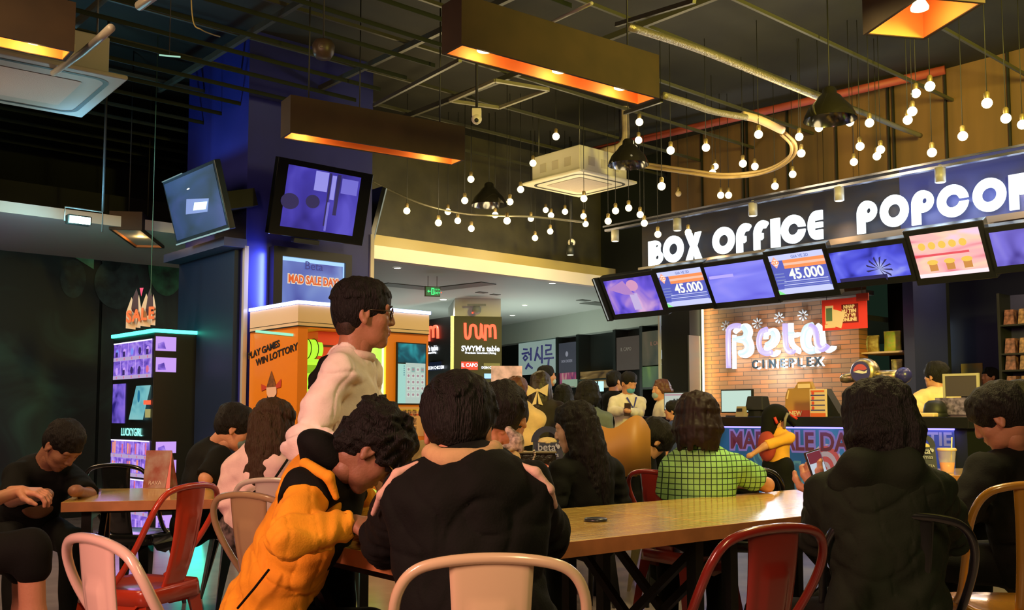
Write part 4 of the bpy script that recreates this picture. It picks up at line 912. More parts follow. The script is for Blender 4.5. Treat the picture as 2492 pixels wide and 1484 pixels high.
for k, (ch, zx) in enumerate(zip('CINEPLEX', (845, 965, 1095, 1240, 1365, 1490, 1620, 1750))):
    yy = 1115-(zx-845)*.052; (x, _, z), = LP([(zx, yy)]); (x2, _, z2), = LP([(zx+15, yy+7)])
    text(ch, .150, (x, -.045, z), blk, t, 'lettering', .008, bold=.003, xs=.9); text(ch, .150, (x2, .0, z2), wht, t, 'lettering_glow', .004, bold=.004, xs=.9)
for i, (x_, y_, Z_) in enumerate(((-.55, -.12, .05), (0, -.12, .0), (.45, -.12, .05), (.05, -.12, -.25))):
    light('POINT', 'logo_glow', WB.w(cxl+x_, BC-.28, czl+Z_), 13, (.72, .85, 1.0), .12)
# small starbursts wired above the logo
for i, (zx, zy) in enumerate(((385, 550), (840, 510), (1155, 430), (1500, 390))):
    (x, _, z), = LP([(zx, zy)])
    s_ = thing('starburst_light', ['small unlit starburst ornament at the left of the logo', 'small unlit starburst ornament above the gap after the first logo letter', 'small unlit starburst ornament above the middle of the logo', 'small unlit starburst ornament above the right of the logo'][i], 'ornament', WB.w(cxl+x, BC-.03, czl+z), ROTW, 'starburst ornaments over the logo')
    sm_ = mat('starburst_grey', (.55, .58, .58), .4)
    for k in range(8):
        a = k*math.pi/4; MB().tube([(math.cos(a)*.02, 0, math.sin(a)*.02), (math.cos(a)*.07, -.01, math.sin(a)*.07)], [.006, .014], sm_, 7).build('petal', s_)
# warm wash from the left edge of the brick panel
MB().box(-.012, 0, -.03, .0, 0, 1.9, glow('edge_led', (1.0, .85, .45), 5)).build('edge_led_strip', None, WB.w(bx0+.012, BC, 1.1), ROTW)
tag(bpy.data.objects['edge_led_strip'], 'thin warm LED strip down the left edge of the brick panel', 'light')
light('AREA', 'brick_wash', WB.w(bx0+.05, BC-.10, 1.9), 5, (1.0, .82, .4), .05, WB.w(bx0+.7, BC+.1, 1.9), size_y=1.6)
light('SPOT', 'brick_downlight', WB.w((bx0+bx1)/2+.2, BC-1.6, 3.0), 150, (1.0, .66, .35), .1, WB.w((bx0+bx1)/2+.1, BC, 1.3), 75, .7)
light('SPOT', 'brick_downlight', WB.w((bx0+bx1)/2+1.8, BC-1.6, 3.2), 60, (1.0, .70, .38), .1, WB.w((bx0+bx1)/2+1.6, BC-.6, 1.4), 75, .7)
# ------------------------------------------------------------------ service counter
KC = 7.9
kx0, kx1 = wx(1560, KC), wx(2352, KC)
t = thing('service_counter', 'long black service counter with blue lit posters along its front', 'counter', WB.w(kx0, KC, 0), ROTW)
L = kx1-kx0; ctop = mat('counter_black', (.010, .011, .012), .2)
MB().box(-.05, L+.05, -.08, .72, 1.045, 1.135, ctop).build('countertop', t, bevel=.006)
MB().box(0, L, 0, .66, 0, 1.045, DARK).build('carcass', t)
lb = glow('counter_led', (.12, .10, 1.0), 6)
def kpx(p): return wx(p, KC)-kx0
def kz(px, py): return WB.at(px, py, KC)[1]
MB().box(kpx(1566), kpx(1612), -.012, 0, 1.03, 1.045, lb).box(kpx(1690), kpx(2055), -.012, 0, 1.03, 1.045, lb).box(kpx(2240), kpx(2322), -.012, 0, 1.03, 1.045, lb).build('led_strip', t)
pa = picture('front_poster', [(.0, .10, .10), (.02, .16, .35), (.06, .32, .62), (.10, .25, .60)], .42, 1.6)
x0, x1 = kpx(1690), kpx(2062)
m = MB().rect(x0, x1, .12, 1.03, -.006, pa).build('front_poster', t, recalc=False)
ol = glow('poster_lav', (.34, .22, .62), .5); dr = glow('poster_dark_red', (.16, .01, .03), .5)
text('MAD SALE DAY', .23, ((kpx(1832)+kpx(2030))/2, -.010, kz(1940, 1076)), ol, t, 'poster_lettering', .001, bold=.025, xs=.86); text('MAD SALE DAY', .23, ((kpx(1832)+kpx(2030))/2, -.014, kz(1940, 1076)), dr, t, 'poster_lettering', .001, bold=.006, xs=.86)
sx_, sz_ = kpx(2010), kz(2010, 1135)
m = MB().disc(sx_, sz_, .16, .20, -.010, glow('swirl_pale', (.6, .45, .45), .55), 28)
for k, r_ in enumerate((.145, .115, .085, .055, .03)): m.disc(sx_-.004*k, sz_-.008*k, r_, r_*1.25, -.012-.001*k, glow('swirl_red', (.62, .08, .08), .6) if k % 2 == 0 else glow('swirl_pale', (.6, .45, .45), .55), 26)
m.build('swirl_picture', t, recalc=False)
gr = glow('poster_green', (.10, .30, .28), .5); gd = glow('poster_teal', (.03, .16, .22), .5)
for k, (ch, px_, py_) in enumerate((('O', 1858, 1105), ('O', 1925, 1165), ('U', 1955, 1165))): text(ch, .34, (kpx(px_), -.009, kz(px_, py_)), gr, t, 'poster_lettering', .001, bold=.03, xs=.8); text(ch, .34, (kpx(px_), -.012, kz(px_, py_)), gd, t, 'poster_lettering', .001, bold=.008, xs=.8)
x0, x1 = kpx(1566), kpx(1612); MB().rect(x0, x1, .3, 1.03, -.006, picture('poster_violet', [(.03, .02, .35), (.12, .10, .85), (.2, .15, 1)], .6, 2)).build('front_poster', t, recalc=False); text('W', .26, ((x0+x1)/2+.02, -.01, kz(1600, 1085)), glow('poster_w', (.3, .28, .9), .8), t, 'poster_lettering', .001, bold=.01)
x0, x1 = kpx(2216), kpx(2322); MB().rect(x0, x1, .3, 1.03, -.006, picture('poster_blue2', [(.0, .03, .12), (.01, .08, .25), (.05, .10, .5)], .5, 1.5)).build('front_poster', t, recalc=False); text('TIE', .15, (kpx(2286), -.01, kz(2286, 1070)), glow('poster_tie', (.35, .32, .45), .5), t, 'poster_lettering', .001, bold=.004)
for (a, b_) in ((1690, 2055), (2225, 2322), (1566, 1612)):
    light('AREA', 'counter_glow', WB.w(kx0+(kpx(a)+kpx(b_))/2, KC-.05, 1.03), 2.2, (.15, .12, 1.0), abs(kpx(b_)-kpx(a)), WB.w(kx0+(kpx(a)+kpx(b_))/2, KC-.03, 0), size_y=.06)
CT = 1.135
def onc(px, d=KC+.25): return WB.w(wx(px, d), d, CT)
# monitors
def monitor(px0, px1, py0, py1, label, fill, extra=None, d=KC+.28, tilt=-8):
    xa = wx(px0, d); xb = wx(px1, d); w = xb-xa; z0 = WB.at(px0, py1, d)[1]; z1 = WB.at(px0, py0, d)[1]; h = z1-z0
    t = thing('monitor', label, 'monitor', WB.w((xa+xb)/2, d, CT), ROTW, 'monitors on the counter')
    MB().box(-w/2-.012, w/2+.012, 0, .03, z0-CT-.012, h+z0-CT+.012, BLACK).build('casing', t, bevel=.004)
    MB().rect(-w/2, w/2, z0-CT, z1-CT, -.003, fill).build('screen', t, recalc=False)
    MB().box(-.03, .03, .03, .05, .01, z0-CT+.1, BLACK).box(-.11, .11, -.03, .12, 0, .012, BLACK).build('stand', t)
    return t, w, h, z0-CT
monitor(1757, 1829, 951, 1002, 'bright pale green blank monitor on the counter before the brick panel', glow('screen_pale', (.62, .85, .74), .85))
t, w, h, z = monitor(1618, 1674, 957, 996, 'monitor showing a web page behind the small child in navy', glow('screen_page', (.62, .70, .62), .75))
m = MB().rect(-w*.48, w*.48, z+h*.85, z+h*.95, -.005, glow('page_rose', (.6, .35, .4), .7))
for k in range(4): m.rect(w*(-.1+.13*k), w*(-.02+.13*k), z+h*.35, z+h*.65, -.005, glow('page_dark', (.08, .12, .12), .5))
m.build('screen_content', t, recalc=False)
q = onc(1705, KC+.5); t = thing('red_card', 'small crimson card standing between the two counter monitors', 'card', q, ROTW)
MB().box(-.09, .09, 0, .01, 0, .19, mat('crimson', (.35, .02, .05), .5, emit=.1, ecol=(.5, .03, .06))).build('card_face', t)
MB().box(-.05, .05, .0, .08, 0, .02, BLACK).build('base', t)
q = onc(1838); t = thing('cash_terminal', 'black cash terminal right of the pale monitor', 'terminal', q, ROTW)
MB().box(-.09, .12, -.05, .1, .06, .20, BLACK, .02).build('housing', t, bevel=.01); MB().box(-.06, .08, -.03, .08, 0, .06, BLACK).build('base', t)
q = onc(1800, KC+.1); t = thing('card_reader', 'small pale card reader on the counter below the pale monitor', 'card reader', q, ROTW)
MB().box(-.05, .05, 0, .06, 0, .10, mat('reader_grey', (.35, .28, .18), .5), .01).build('body', t); MB().box(-.03, .03, -.004, 0, .05, .08, BLACK).build('display', t)
# golden popcorn display cut-out
q = onc(1948, KC+.35); t = thing('display_stand', 'golden carton display stand on the counter before the bricks', 'display stand', q, ROTW)
gd_ = mat('carton_gold', (.45, .26, .07), .6)
MB().prism([(-.17, 0), (.14, 0), (.14, .26), (.11, .33), (-.02, .33), (-.06, .27), (-.13, .27), (-.16, .20)], 0, .05, gd_).build('back_board', t); MB().box(-.17, .18, -.08, 0, 0, .06, mat('carton_red', (.75, .08, .03), .5)).build('tray', t)
text('NEW', .06, (0, -.085, .03), mat('carton_cream', (.9, .7, .45), .6), t, 'lettering', .001, bold=.002); MB().box(-.02, .11, -.006, 0, .27, .31, MATS['carton_cream']).build('trim_print', t); MB().bar((-.14, -.004, .17), (-.12, -.004, .25), .01, .012, MATS['carton_cream']).build('trim_print', t)
q = onc(1991, KC+.12); t = thing('price_board', 'small white and orange striped menu board standing on the counter', 'board', q, ROTW)
w = .17; MB().box(-w/2, w/2, 0, .02, 0, .25, mat('board_cream', (.80, .62, .42), .6)).build('board', t, bevel=.004)
m = MB()
for k in range(4): m.rect(-w*.42, w*.42, .055+.045*k, .065+.045*k, -.002, mat('board_blue', (.05, .06, .3), .5)); m.disc(-w*.28, .08+.045*k, .014, .016, -.004, mat('board_red', (.75, .08, .04), .5), 12)
m.rect(-w*.45, w*.45, .0, .035, -.003, mat('board_orange', (.8, .15, .03), .5)); m.rect(-w*.4, w*.4, .225, .24, -.003, MATS['board_orange']); m.build('board_print', t, recalc=False)
q = onc(2022, KC+.3); t = thing('leaflet_wedge', 'black triangular leaflet holder right of the striped menu board', 'holder', q, ROTW)
MB().prism([(-.10, 0), (.10, 0), (-.06, .26)], 0, .12, BLACK).build('wedge', t); MB().box(-.09, .09, -.01, 0, 0, .03, BLACK).build('lip', t)
# soda tower
q = onc(2110, KC+.3); t = thing('drink_dispenser', 'chrome round-headed soft drink tower with red and blue badge', 'drink dispenser', q, ROTW)
chrome = mat('chrome', (.50, .42, .26), .34, .9)
zc_ = WB.at(2108, 905, KC+.3)[1]-CT
MB().lathe([(.10, 0), (.085, .05), (.07, zc_-.1), (.08, zc_-.05)], mat('tower_dark', (.09, .08, .08), .25, .7), 24).build('column', t)
MB().lathe([(0, -.09), (.095, -.085), (.12, -.05), (.125, 0), (.11, .05), (0, .07)], chrome, 32, (0, 0, zc_), 'y').build('head', t)
MB().tube([(-.24, 0, zc_-.06), (-.20, 0, zc_-.05), (-.10, 0, zc_-.04)], [.03, .045, .045], chrome, 16).build('tap', t); MB().tube([(.10, 0, zc_-.04), (.20, 0, zc_-.04), (.32, 0, zc_-.04)], [.05, .05, .05], chrome, 16).build('tap', t)
MB().ball((.36, -.02, zc_-.04), .07, mat('badge_navy', (.03, .03, .2), .3), 16).build('tap_badge', t)
m = MB().disc(0, zc_, .093, .093, -.095, mat('badge_navy', (.03, .03, .2), .3), 28)
m.add([(.068*math.cos(R(a)), -.098, zc_+.068*math.sin(R(a))) for a in range(20, 171, 10)]+[(-.06, -.098, zc_+.005), (-.02, -.098, zc_+.02), (.035, -.098, zc_+.01)], [tuple(range(19))], glow('badge_red', (1.0, .10, .05), .6))
m.add([(-.068, -.099, zc_-.0), (-.015, -.099, zc_+.014), (.04, -.099, zc_+.0), (.068, -.099, zc_+.014), (.06, -.099, zc_-.012), (.02, -.099, zc_-.018), (-.035, -.099, zc_-.008)], [tuple(range(7))], mat('badge_white', (.8, .8, .8), .4)); m.build('badge', t, recalc=False)
# acrylic stand, black cap, folded napkin on the right
q = onc(2340, KC+.3); t = thing('acrylic_stand', 'clear framed leaflet stand on the right end of the counter', 'stand', q, ROTW)
ac_ = mat('acrylic_edge', (.45, .42, .32), .3); MB().box(-.15, -.13, 0, .02, .14, .36, ac_).box(.13, .15, 0, .02, .14, .36, ac_).box(-.13, .13, 0, .02, .34, .36, ac_).box(-.15, .15, 0, .02, 0, .02, ac_).build('frame', t)
MB().box(-.13, .13, .005, .015, .17, .34, mat('leaflet_dark', (.06, .05, .06), .5)).build('leaflet', t); MB().box(-.2, .13, -.04, -.03, .02, .16, mat('leaflet_print', (.16, .13, .25), .4, noise=.8, nscale=25)).build('print_strip', t)
q = onc(2276, KC+.2); t = thing('black_bowl', 'black rounded bucket on the counter before the yellow shirt', 'bucket', q, ROTW)
MB().lathe([(0, .14), (.05, .135), (.08, .11), (.092, .06), (.095, 0), (0, 0)], BLACK, 24).build('body', t); MB().lathe([(.096, .0), (.10, .02), (.096, .03)], BLACK, 24).build('rim', t)
q = onc(2247, KC+.05); t = thing('napkin_pack', 'small cream napkin pack lying on the counter', 'napkins', q, ROTW)
MB().box(-.09, .09, 0, .1, 0, .035, mat('napkin', (.85, .62, .35), .7)).build('pack', t, bevel=.01)
# shelf rack in the niche with snack bags
def snack(px, py0, py1, d, w, cols, label, seed):
    x, z0 = WB.at(px, py1, d); z1 = WB.at(px, py0, d)[1]; h = z1-z0
    t = thing('snack_bag', label, 'snack bag', WB.w(x, d, z0), ROTW, 'snack bags on the shelves')
    mm = mat('snack_%d' % seed, cols[0], .5, noise=.5, nscale=28, color2=cols[1])
    m = MB(); n = 8; vs = []
    for k in range(n+1):
        zz_ = h*k/n; th = .05*math.sin(math.pi*k/n)**.6 if 0 < k < n else .004
        for s_ in (-1, -.5, 0, .5, 1): vs.append((s_*w/2*(1-.04*math.sin(math.pi*k/n)), -th*(1-s_*s_)-.001, zz_))
    b0 = len(vs); vs += [(x_, .02+(-y_), z_) for x_, y_, z_ in vs]
    fs = []
    for k in range(n):
        for s_ in range(4): a = k*5+s_; fs += [(a, a+1, a+6, a+5), (b0+a, b0+a+5, b0+a+6, b0+a+1)]
    m.add(vs, fs, mm, True); m.build('bag_body', t, recalc=False)
    MB().box(-w/2, w/2, -.002, .022, h-.012, h+.004, mat('seal', (.5, .42, .2), .5)).box(-w/2, w/2, -.002, .022, -.001, .01, MATS['seal']).build('seal', t)
SD = BC+.1
for k, (py, lab) in enumerate(((858, 'wooden shelf board holding snack bags, upper of two'), (919, 'wooden shelf board holding snack bags, lower of two'))):
    xa, z = WB.at(2097, py, SD); xb = wx(2206 if k == 0 else 2196, SD)
    o = MB().box(0, xb-xa, -.05, .5, -.02, 0, mat('shelf_cream', (.65, .45, .22), .5)).build('shelf_board', None, WB.w(xa, SD, z), ROTW); tag(o, lab, 'shelf', 'shelf boards in the niche')
c1, c2 = (.50, .42, .15), (.16, .18, .10)
snack(2105, 818, 857, SD+.1, .16, (c1, c2), 'speckled yellow snack bag at the left of the upper shelf', 1); snack(2124, 817, 857, SD+.1, .15, (c1, (.3, .2, .06)), 'speckled yellow snack bag, second on the upper shelf', 2)
snack(2172, 806, 855, SD+.1, .20, ((.35, .55, .08), (.55, .50, .10)), 'tall green snack bag leaning on the upper shelf', 3)
snack(2183, 875, 917, SD+.1, .13, (c1, c2), 'speckled yellow snack bag on the lower shelf', 4)
snack(2110, 880, 918, SD+.2, .2, (c1, c2), 'yellow snack bag half hidden behind the soft drink tower', 5)
# red promotional poster board hanging in front
fr = Frame(ROTW, (0, 0)); d = SGN+.55
x0, z1 = WB.at(2000, 731, d); x1, _ = WB.at(2108, 720, d); z0 = WB.at(2004, 805, d)[1]
t = thing('promo_poster', 'red hanging poster about buying tickets by phone', 'poster', WB.w(x0, d, z0), ROTW)
w, h = x1-x0, z1-z0
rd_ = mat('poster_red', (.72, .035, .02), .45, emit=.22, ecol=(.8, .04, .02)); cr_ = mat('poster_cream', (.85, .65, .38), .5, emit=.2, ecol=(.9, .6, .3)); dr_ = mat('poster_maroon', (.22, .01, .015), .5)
MB().box(0, w, 0, .015, 0, h, rd_).box(w*.8, w*1.06, -.02, 0, h*.86, h*1.1, mat('poster_red2', (.6, .06, .04), .5)).build('board', t)
m = MB().box(w*.45, w*.82, -.004, 0, h*.2, h*.8, dr_); 
m.box(w*.08, w*.26, -.006, 0, h*.22, h*.80, cr_).box(w*.10, w*.24, -.009, -.006, h*.3, h*.72, mat('phone_green', (.12, .22, .15), .4)); m.bar((w*.28, -.004, h*.12), (w*.38, -.004, h*.62), .17, .006, cr_, up=(0, 1, 0)); m.box(w*.06, w*.3, -.004, 0, h*.08, h*.2, cr_)
m.build('print', t)
for k, s_ in enumerate(('NHAP', 'VU TEN', 'LAY VE', 'ONLINE')): text(s_, h*.15, (w*.62, -.008, h*(.71-.135*k)), cr_, t, 'lettering', .001, bold=.003, xs=.95)
MB().tube([(w*.1, .01, h), (w*.1, .01, CEIL-z0)], .003, cord_m, 5).tube([(w*.9, .01, h), (w*.9, .01, CEIL-z0)], .003, cord_m, 5).build('string', t)
# posters and rack in the back right
d = BC+2.55
x0, z1 = WB.at(2338, 885, d); x1, z0 = WB.at(2392, 948, d)
o = MB().box(0, x1-x0, 0, .02, 0, z1-z0, mat('wall_print', (.16, .20, .14), .6, noise=.7, nscale=5, color2=(.30, .20, .06))).build('wall_poster', None, WB.w(x0, d, z0), ROTW); tag(o, 'faded greenish poster on the navy wall behind the staff', 'poster')
d = BC+.9
x0, z1 = WB.at(2432, 735, d); x1 = wx(2530, d)
t = thing('snack_rack', 'dark wall rack with rows of snacks at the right edge', 'rack', WB.w(x0, d, 0), ROTW)
rows = [WB.at(2440, y, d)[1] for y in (790, 860, 900, 952)]
m = MB()
for z in rows: m.box(0, x1-x0, 0, .3, z-.02, z, BLACK)
m.box(-.03, 0, 0, .32, 0, z1+.1, BLACK).box(x1-x0, x1-x0+.03, 0, .32, 0, z1+.1, BLACK).box(0, x1-x0, .3, .32, 0, z1+.1, NAVY); m.build('frame', t)
sn = random.Random(2); k_ = 0
for r_, z in enumerate(rows):
    for c_ in range(5):
        x = .08+c_*.155
        if x > x1-x0-.05: break
        o = MB().box(-.06, .06, .04, .2, 0, .17, mat('rack_snack_%d' % (c_ % 3), ((.16, .07, .05), (.22, .13, .06), (.12, .08, .07))[c_ % 3], .35, noise=.7, nscale=25), .012).build('snack_pack', None, WB.w(x0+x, d, z), ROTW)
        tag(o, f'small dark snack pack on the right-edge rack, {("lowest", "third", "second", "top")[3-r_] if False else ("top", "second", "third", "lowest")[r_]} row, {("first", "second", "third", "fourth", "fifth")[c_]} from left', 'snack', 'snack packs on the right-edge rack')
light('POINT', 'back_room_lamp', WB.w(rx0+1.2, BC+.2, 2.9), 22, (1.0, .68, .4), .1)
light('AREA', 'staff_lamp', WB.w(kx0+3.6, BC-1.0, 3.1), 60, (1.0, .72, .42), .5, WB.w(kx0+3.6, BC-1.2, 0), size_y=3.5)
MB().box(-.02, .02, -.02, .2, 0, .6, glow('tube_white', (.5, .65, .55), .9)).build('tube_lamp', None, WB.w(wx(2291, BC+2.4), BC+2.4, WB.at(2291, 890, BC+2.4)[1]), ROTW); tag(bpy.data.objects['tube_lamp'], 'pale vertical tube lamp on the navy back wall', 'light')
# ------------------------------------------------------------------ mall corridor beyond the fascia
def ceil_pt(px, py): return PZ(px, py, CZ)
dlg = glow('downlight_glow', (1.0, .98, .85), 9)
for (px, py, lab) in ((967, 651, 'recessed ceiling downlight nearest the blue column'), (1344, 688, 'recessed ceiling downlight left of the leftmost tilted screen'), (1079, 728, 'recessed ceiling downlight below the green exit sign'), (1277, 742, 'recessed ceiling downlight right of the black sign column'), (1247, 767, 'small recessed downlight in the greenish ceiling patch, left one'), (1386, 776, 'small recessed downlight in the greenish ceiling patch, right one'), (1292, 787, 'farthest recessed downlight, above the calligraphy sign')):
    p = ceil_pt(px, py); t = thing('downlight', lab, 'downlight', (p.x, p.y, CZ-.004), 0, 'recessed downlights of the corridor')
    r = 11*p.y/F*.75 if py < 740 else 8*p.y/F*.75
    MB().lathe([(r, -.004), (r*1.35, 0), (r*1.35, .003)], mat('downlight_ring', (.8, .8, .75), .4), 20).build('ring', t); MB().cyl((0, 0, -.003), (0, 0, .0), r, dlg, n=18).build('lens', t)
    light('SPOT', 'downlight_beam', (p.x, p.y, CZ-.05), 38, (1.0, .96, .82), .06, (p.x, p.y, 0), 120, .6)
light('AREA', 'corridor_light', VB.w(vx(1150, FD+3), FD+3, 1.4), 60, (.85, 1.0, .9), 3, VB.w(vx(1150, FD+3), FD+3, 5), size_y=2)
light('AREA', 'corridor_light', VB.w(vx(1350, FD+7), FD+7, 1.6), 55, (.7, 1.0, .65), 3, VB.w(vx(1350, FD+7), FD+7, 5), size_y=2)
# recessed lines and vents of the corridor ceiling
m = MB(); gl = mat('ceiling_line', (.16, .17, .15), .6)
def cline(a, b, w=.05, h=.01): m.bar(ceil_pt(*a)-Vector((0, 0, .006)), ceil_pt(*b)-Vector((0, 0, .006)), w, h, gl)
cline((930, 690), (1060, 703), .30); cline((1060, 703), (1190, 688), .30)
struct(m.build('trim_9'))
for (px, py, s_) in ((1172, 711, .16), (1205, 716, .14), (1420, 730, .2), (1455, 738, .5)):
    p = ceil_pt(px, py); o = MB().box(-s_/2, s_/2, -s_/3, s_/3, -.01, 0, gl).build('ceiling_vent', None, (p.x, p.y, CZ), ROTV)
    tag(o, {1172: 'small square ceiling vent right of the exit sign', 1205: 'small ceiling hatch above the red light sensor', 1420: 'thin ceiling slot left of the tilted screens', 1455: 'long grey ceiling slot beside the tilted screens'}[px], 'vent')
# exit sign
ep = P(1053, 709, 12.6); t = thing('exit_sign', 'green glowing running figure exit sign hanging from the corridor ceiling', 'exit sign', ep, R(20))
w, h = .17, .12
MB().box(-.10, .10, 0, .03, -.065, .065, BLACK).build('casing', t)
eg = glow('exit_green', (.02, .75, .18), 1.6); ed = glow('exit_dark', (.0, .12, .04), .8)
MB().rect(-.09, .09, -.055, .055, -.003, ed).build('face', t, recalc=False)
m = MB().box(-.02, .02, -.006, -.004, -.045, .045, eg).add([(-.075, -.006, 0), (-.05, -.006, .02), (-.05, -.006, -.02)], [(0, 1, 2)], eg).box(-.05, -.028, -.006, -.004, -.006, .006, eg); m.disc(.0, .02, .01, .01, -.009, ed, 10); m.box(-.006, .006, -.009, -.007, -.035, .012, ed).build('running_figure', t)
text('EXIT', .042, (.056, -.006, -.02), eg, t, 'lettering', .001, bold=.001); text('LOI RA', .028, (.056, -.006, .025), eg, t, 'lettering', .001)
MB().tube([(-.06, .015, .065), (-.06, .015, CZ-ep.z)], .004, STEEL, 5).tube([(.06, .015, .065), (.06, .015, CZ-ep.z)], .004, STEEL, 5).build('hanger', t)
MB().ball((.115, 0, -.01), .008, glow('red_led', (1, .05, .02), 3), 8).build('indicator', t)
# black column with the red neon sign
SC_P = loc_of(1103, 15.0); SF = Frame(R(8), (SC_P.x, SC_P.y))
z1 = SF.at(1160, 770, 0)[1]; xr = SF.at(1219, 800, 0)[0]
SR = SF.rot+R(90)-R(8)
blk_g = mat('sign_black_gloss', (.008, .009, .009), .45)
struct(MB().box(.02, xr, .02, 1.4, 0, CZ, WHITE).build('wall_sign_column', (None), (SF.o.x, SF.o.y, 0), SF.rot))
sw = thing('sign_column', 'black clad column with a red neon scribble and small lit restaurant signs', 'sign column', (SF.o.x, SF.o.y, 0), SF.rot)
MB().box(0.0, xr+.01, -.02, .02, 0, z1, blk_g).build('front_panel', sw)
# left face
dl_ = Frame(SF.rot-R(62), (SF.o.x, SF.o.y)); xl2 = dl_.at(1036, 800, 0)[0]
tl_ = bpy.data.objects.new('left_panel', None)
m = MB().box(xl2-.5, -.03, -.02, .02, 0, z1, blk_g); lp_ = m.build('left_panel', sw, (0, 0, 0), R(-62))
MB().box(-.05, .0, -.05, .0, 0, z1, mat('corner_silver', (.35, .38, .38), .25, .8)).build('corner_trim', sw)
neon = glow('neon_red', (1.0, .07, .03), 3.2); swh = glow('sign_white', (.85, .9, 1.0), 2.0)
def swym(parent, xa, xb, z0, z1, rot=None, part='neon_tube'):
    pts = [(0, 1.0), (.02, .15), (.10, .02), (.16, .25), (.18, .75), (.26, .85), (.34, .72), (.36, .2), (.43, .05), (.50, .2), (.52, .95), (.54, .3), (.58, .1), (.64, .2), (.65, .9), (.65, -.12), (.655, .7), (.72, .82), (.79, .65), (.80, .1)]
    # continue with the two arches of the last letter
    pts += [(.80, .7), (.87, .85), (.95, .72), (.97, .0)]
    P_ = [Vector((xa+(xb-xa)*u, -.04, z0+(z1-z0)*v)) for u, v in pts]
    o = MB().tube(smooth_path(P_, 4), .022, neon, 8).build(part, parent)
    if rot is not None: o.rotation_euler = rot
    return o
xa, za = SF.at(1131, 824, 0); xb, zb_ = SF.at(1207, 787, 0); swym(sw, xa, xb, za, zb_)
xa2 = dl_.at(1008, 800, 0)[0]; xb2 = dl_.at(1073, 800, 0)[0]; z0_ = dl_.at(1050, 826, 0)[1]; z1_ = dl_.at(1050, 791, 0)[1]
swym(sw, xa2, xb2, z0_, z1_, (0, 0, R(-62)))
def stext(fr, body, px, py, size, m_, xs=1, bold=.001):
    x, z = fr.at(px, py, 0); o = text(body, size, (0, 0, 0), m_, sw, 'sign_lettering', .001, bold=bold, xs=xs)
    a = fr.rot-SF.rot; o.rotation_euler = (0, 0, a); o.location = (x*math.cos(a)+.03*math.sin(a), x*math.sin(a)-.03*math.cos(a), z); return o
stext(SF, "SWYM's table", 1169, 849, .115, swh, .9, .003); stext(SF, 'Premium Gourmet Dining', 1169, 859, .045, swh, 1)
stext(dl_, "SWYM's table", 1046, 849, .115, swh, .9, .003); stext(dl_, 'Premium Gourmet Dining', 1046, 859, .045, swh, 1)
def sbox(fr, px0, px1, py0, py1, m_, off=.025):
    a = fr.rot-SF.rot; x0, z1 = fr.at(px0, py0, 0); x1, z0 = fr.at(px1, py1, 0)
    o = MB().box(x0, x1, -off-.02, -.021, z0, z1, m_).build('small_sign', sw); o.rotation_euler = (0, 0, a); return o
sbox(SF, 1122, 1162, 880, 900, glow('sign_red', (.85, .05, .03), 1.2)); stext(SF, 'IL CAPO', 1142, 889, .075, swh, .9).location += Vector((0, -.02, 0))
sbox(SF, 1176, 1216, 884, 900, mat('sign_dark_blue', (.01, .015, .05), .3)); stext(SF, 'DON CHICKEN', 1196, 895, .048, swh, .95, .002).location += Vector((0, -.02, 0))
sbox(SF, 1178, 1212, 909, 921, glow('sign_cyan', (.35, .65, 1.0), 1.3))
sbox(dl_, 1049, 1080, 882, 900, MATS['sign_dark_blue']); stext(dl_, 'DON CHICKEN', 1065, 895, .07, swh, .95, .002).location += Vector((0, -.03, 0))
# red-led sensor on the white part of the column
c = P(1160, 754, 14.8); t = thing('motion_sensor', 'grey ceiling camera with red light above the black sign column', 'camera', c, 0)
gm_ = mat('sensor_grey', (.3, .32, .3), .4)
MB().ball((0, 0, 0), .07, gm_, 16).build('housing', t); MB().box(-.14, .14, -.03, .03, .06, .09, gm_).box(-.02, .02, -.02, .3, .03, .07, gm_).build('mount', t); MB().ball((-.06, -.05, -.05), .014, MATS['red_led'], 8).build('indicator', t)
# shop fronts at the far end
GA, GB = PZ(1226, 838, 2.55), PZ(1650, 781, 2.55)
gv = (GB-GA); GR = math.atan2(gv.y, gv.x); GF = Frame(GR, (GA.x, GA.y)); GL = math.hypot(gv.x, gv.y)
dkp = mat('shop_dark', (.012, .016, .014), .3)
m = MB().box(-4, GL+1.6, 0.02, .3, 2.55, CZ+.01, mat('bulkhead_grey', (.45, .5, .44), .6)).box(-6, GL+1.6, .25, .35, 0, 2.55, dkp)
for px in (1355, 1405, 1495, 1560): x = GF.at(px, 900, 0)[0]; m.box(x-.04, x+.04, 0, .25, 0, 2.55, dkp)
m.box(-4, GL+1.6, 0, .25, 1.15+CAMZ*0+.95, 2.0, dkp) if False else None
struct(m.build('wall_shop_front', None, (GA.x, GA.y, 0), GR))
def panel(name, px0, px1, py0, py1, m_, label, cat='sign', d=.0, wr=None):
    x0, z1 = GF.at(px0, py0, d); x1, z0 = GF.at(px1, py1, d)
    t = thing(name, label, cat, GF.w(x0, d, z0), GR); w, h = x1-x0, z1-z0
    MB().box(0, w, 0, .06, 0, h, m_).build('board', t); return t, w, h
t, w, h = panel('calligraphy_sign', 1262, 1352, 836, 906, glow('sign_mint', (.26, .36, .32), .8), 'pale shop sign with dark brush calligraphy at the corridor end')
bk = glow('brush_ink', (.03, .03, .16), .6)
def brush(pts, r=.02): MB().tube([Vector((w*a, -.01, h*b)) for a, b in pts], r, bk, 6).build('brush_stroke', t)
brush([(.16, .80), (.26, .78)]); brush([(.12, .66), (.30, .68)]); brush([(.21, .60), (.15, .52), (.20, .44), (.27, .52), (.21, .60)]); brush([(.36, .82), (.36, .42)]); brush([(.31, .62), (.36, .62)]); brush([(.30, .34), (.22, .18)]); brush([(.28, .30), (.40, .18)])
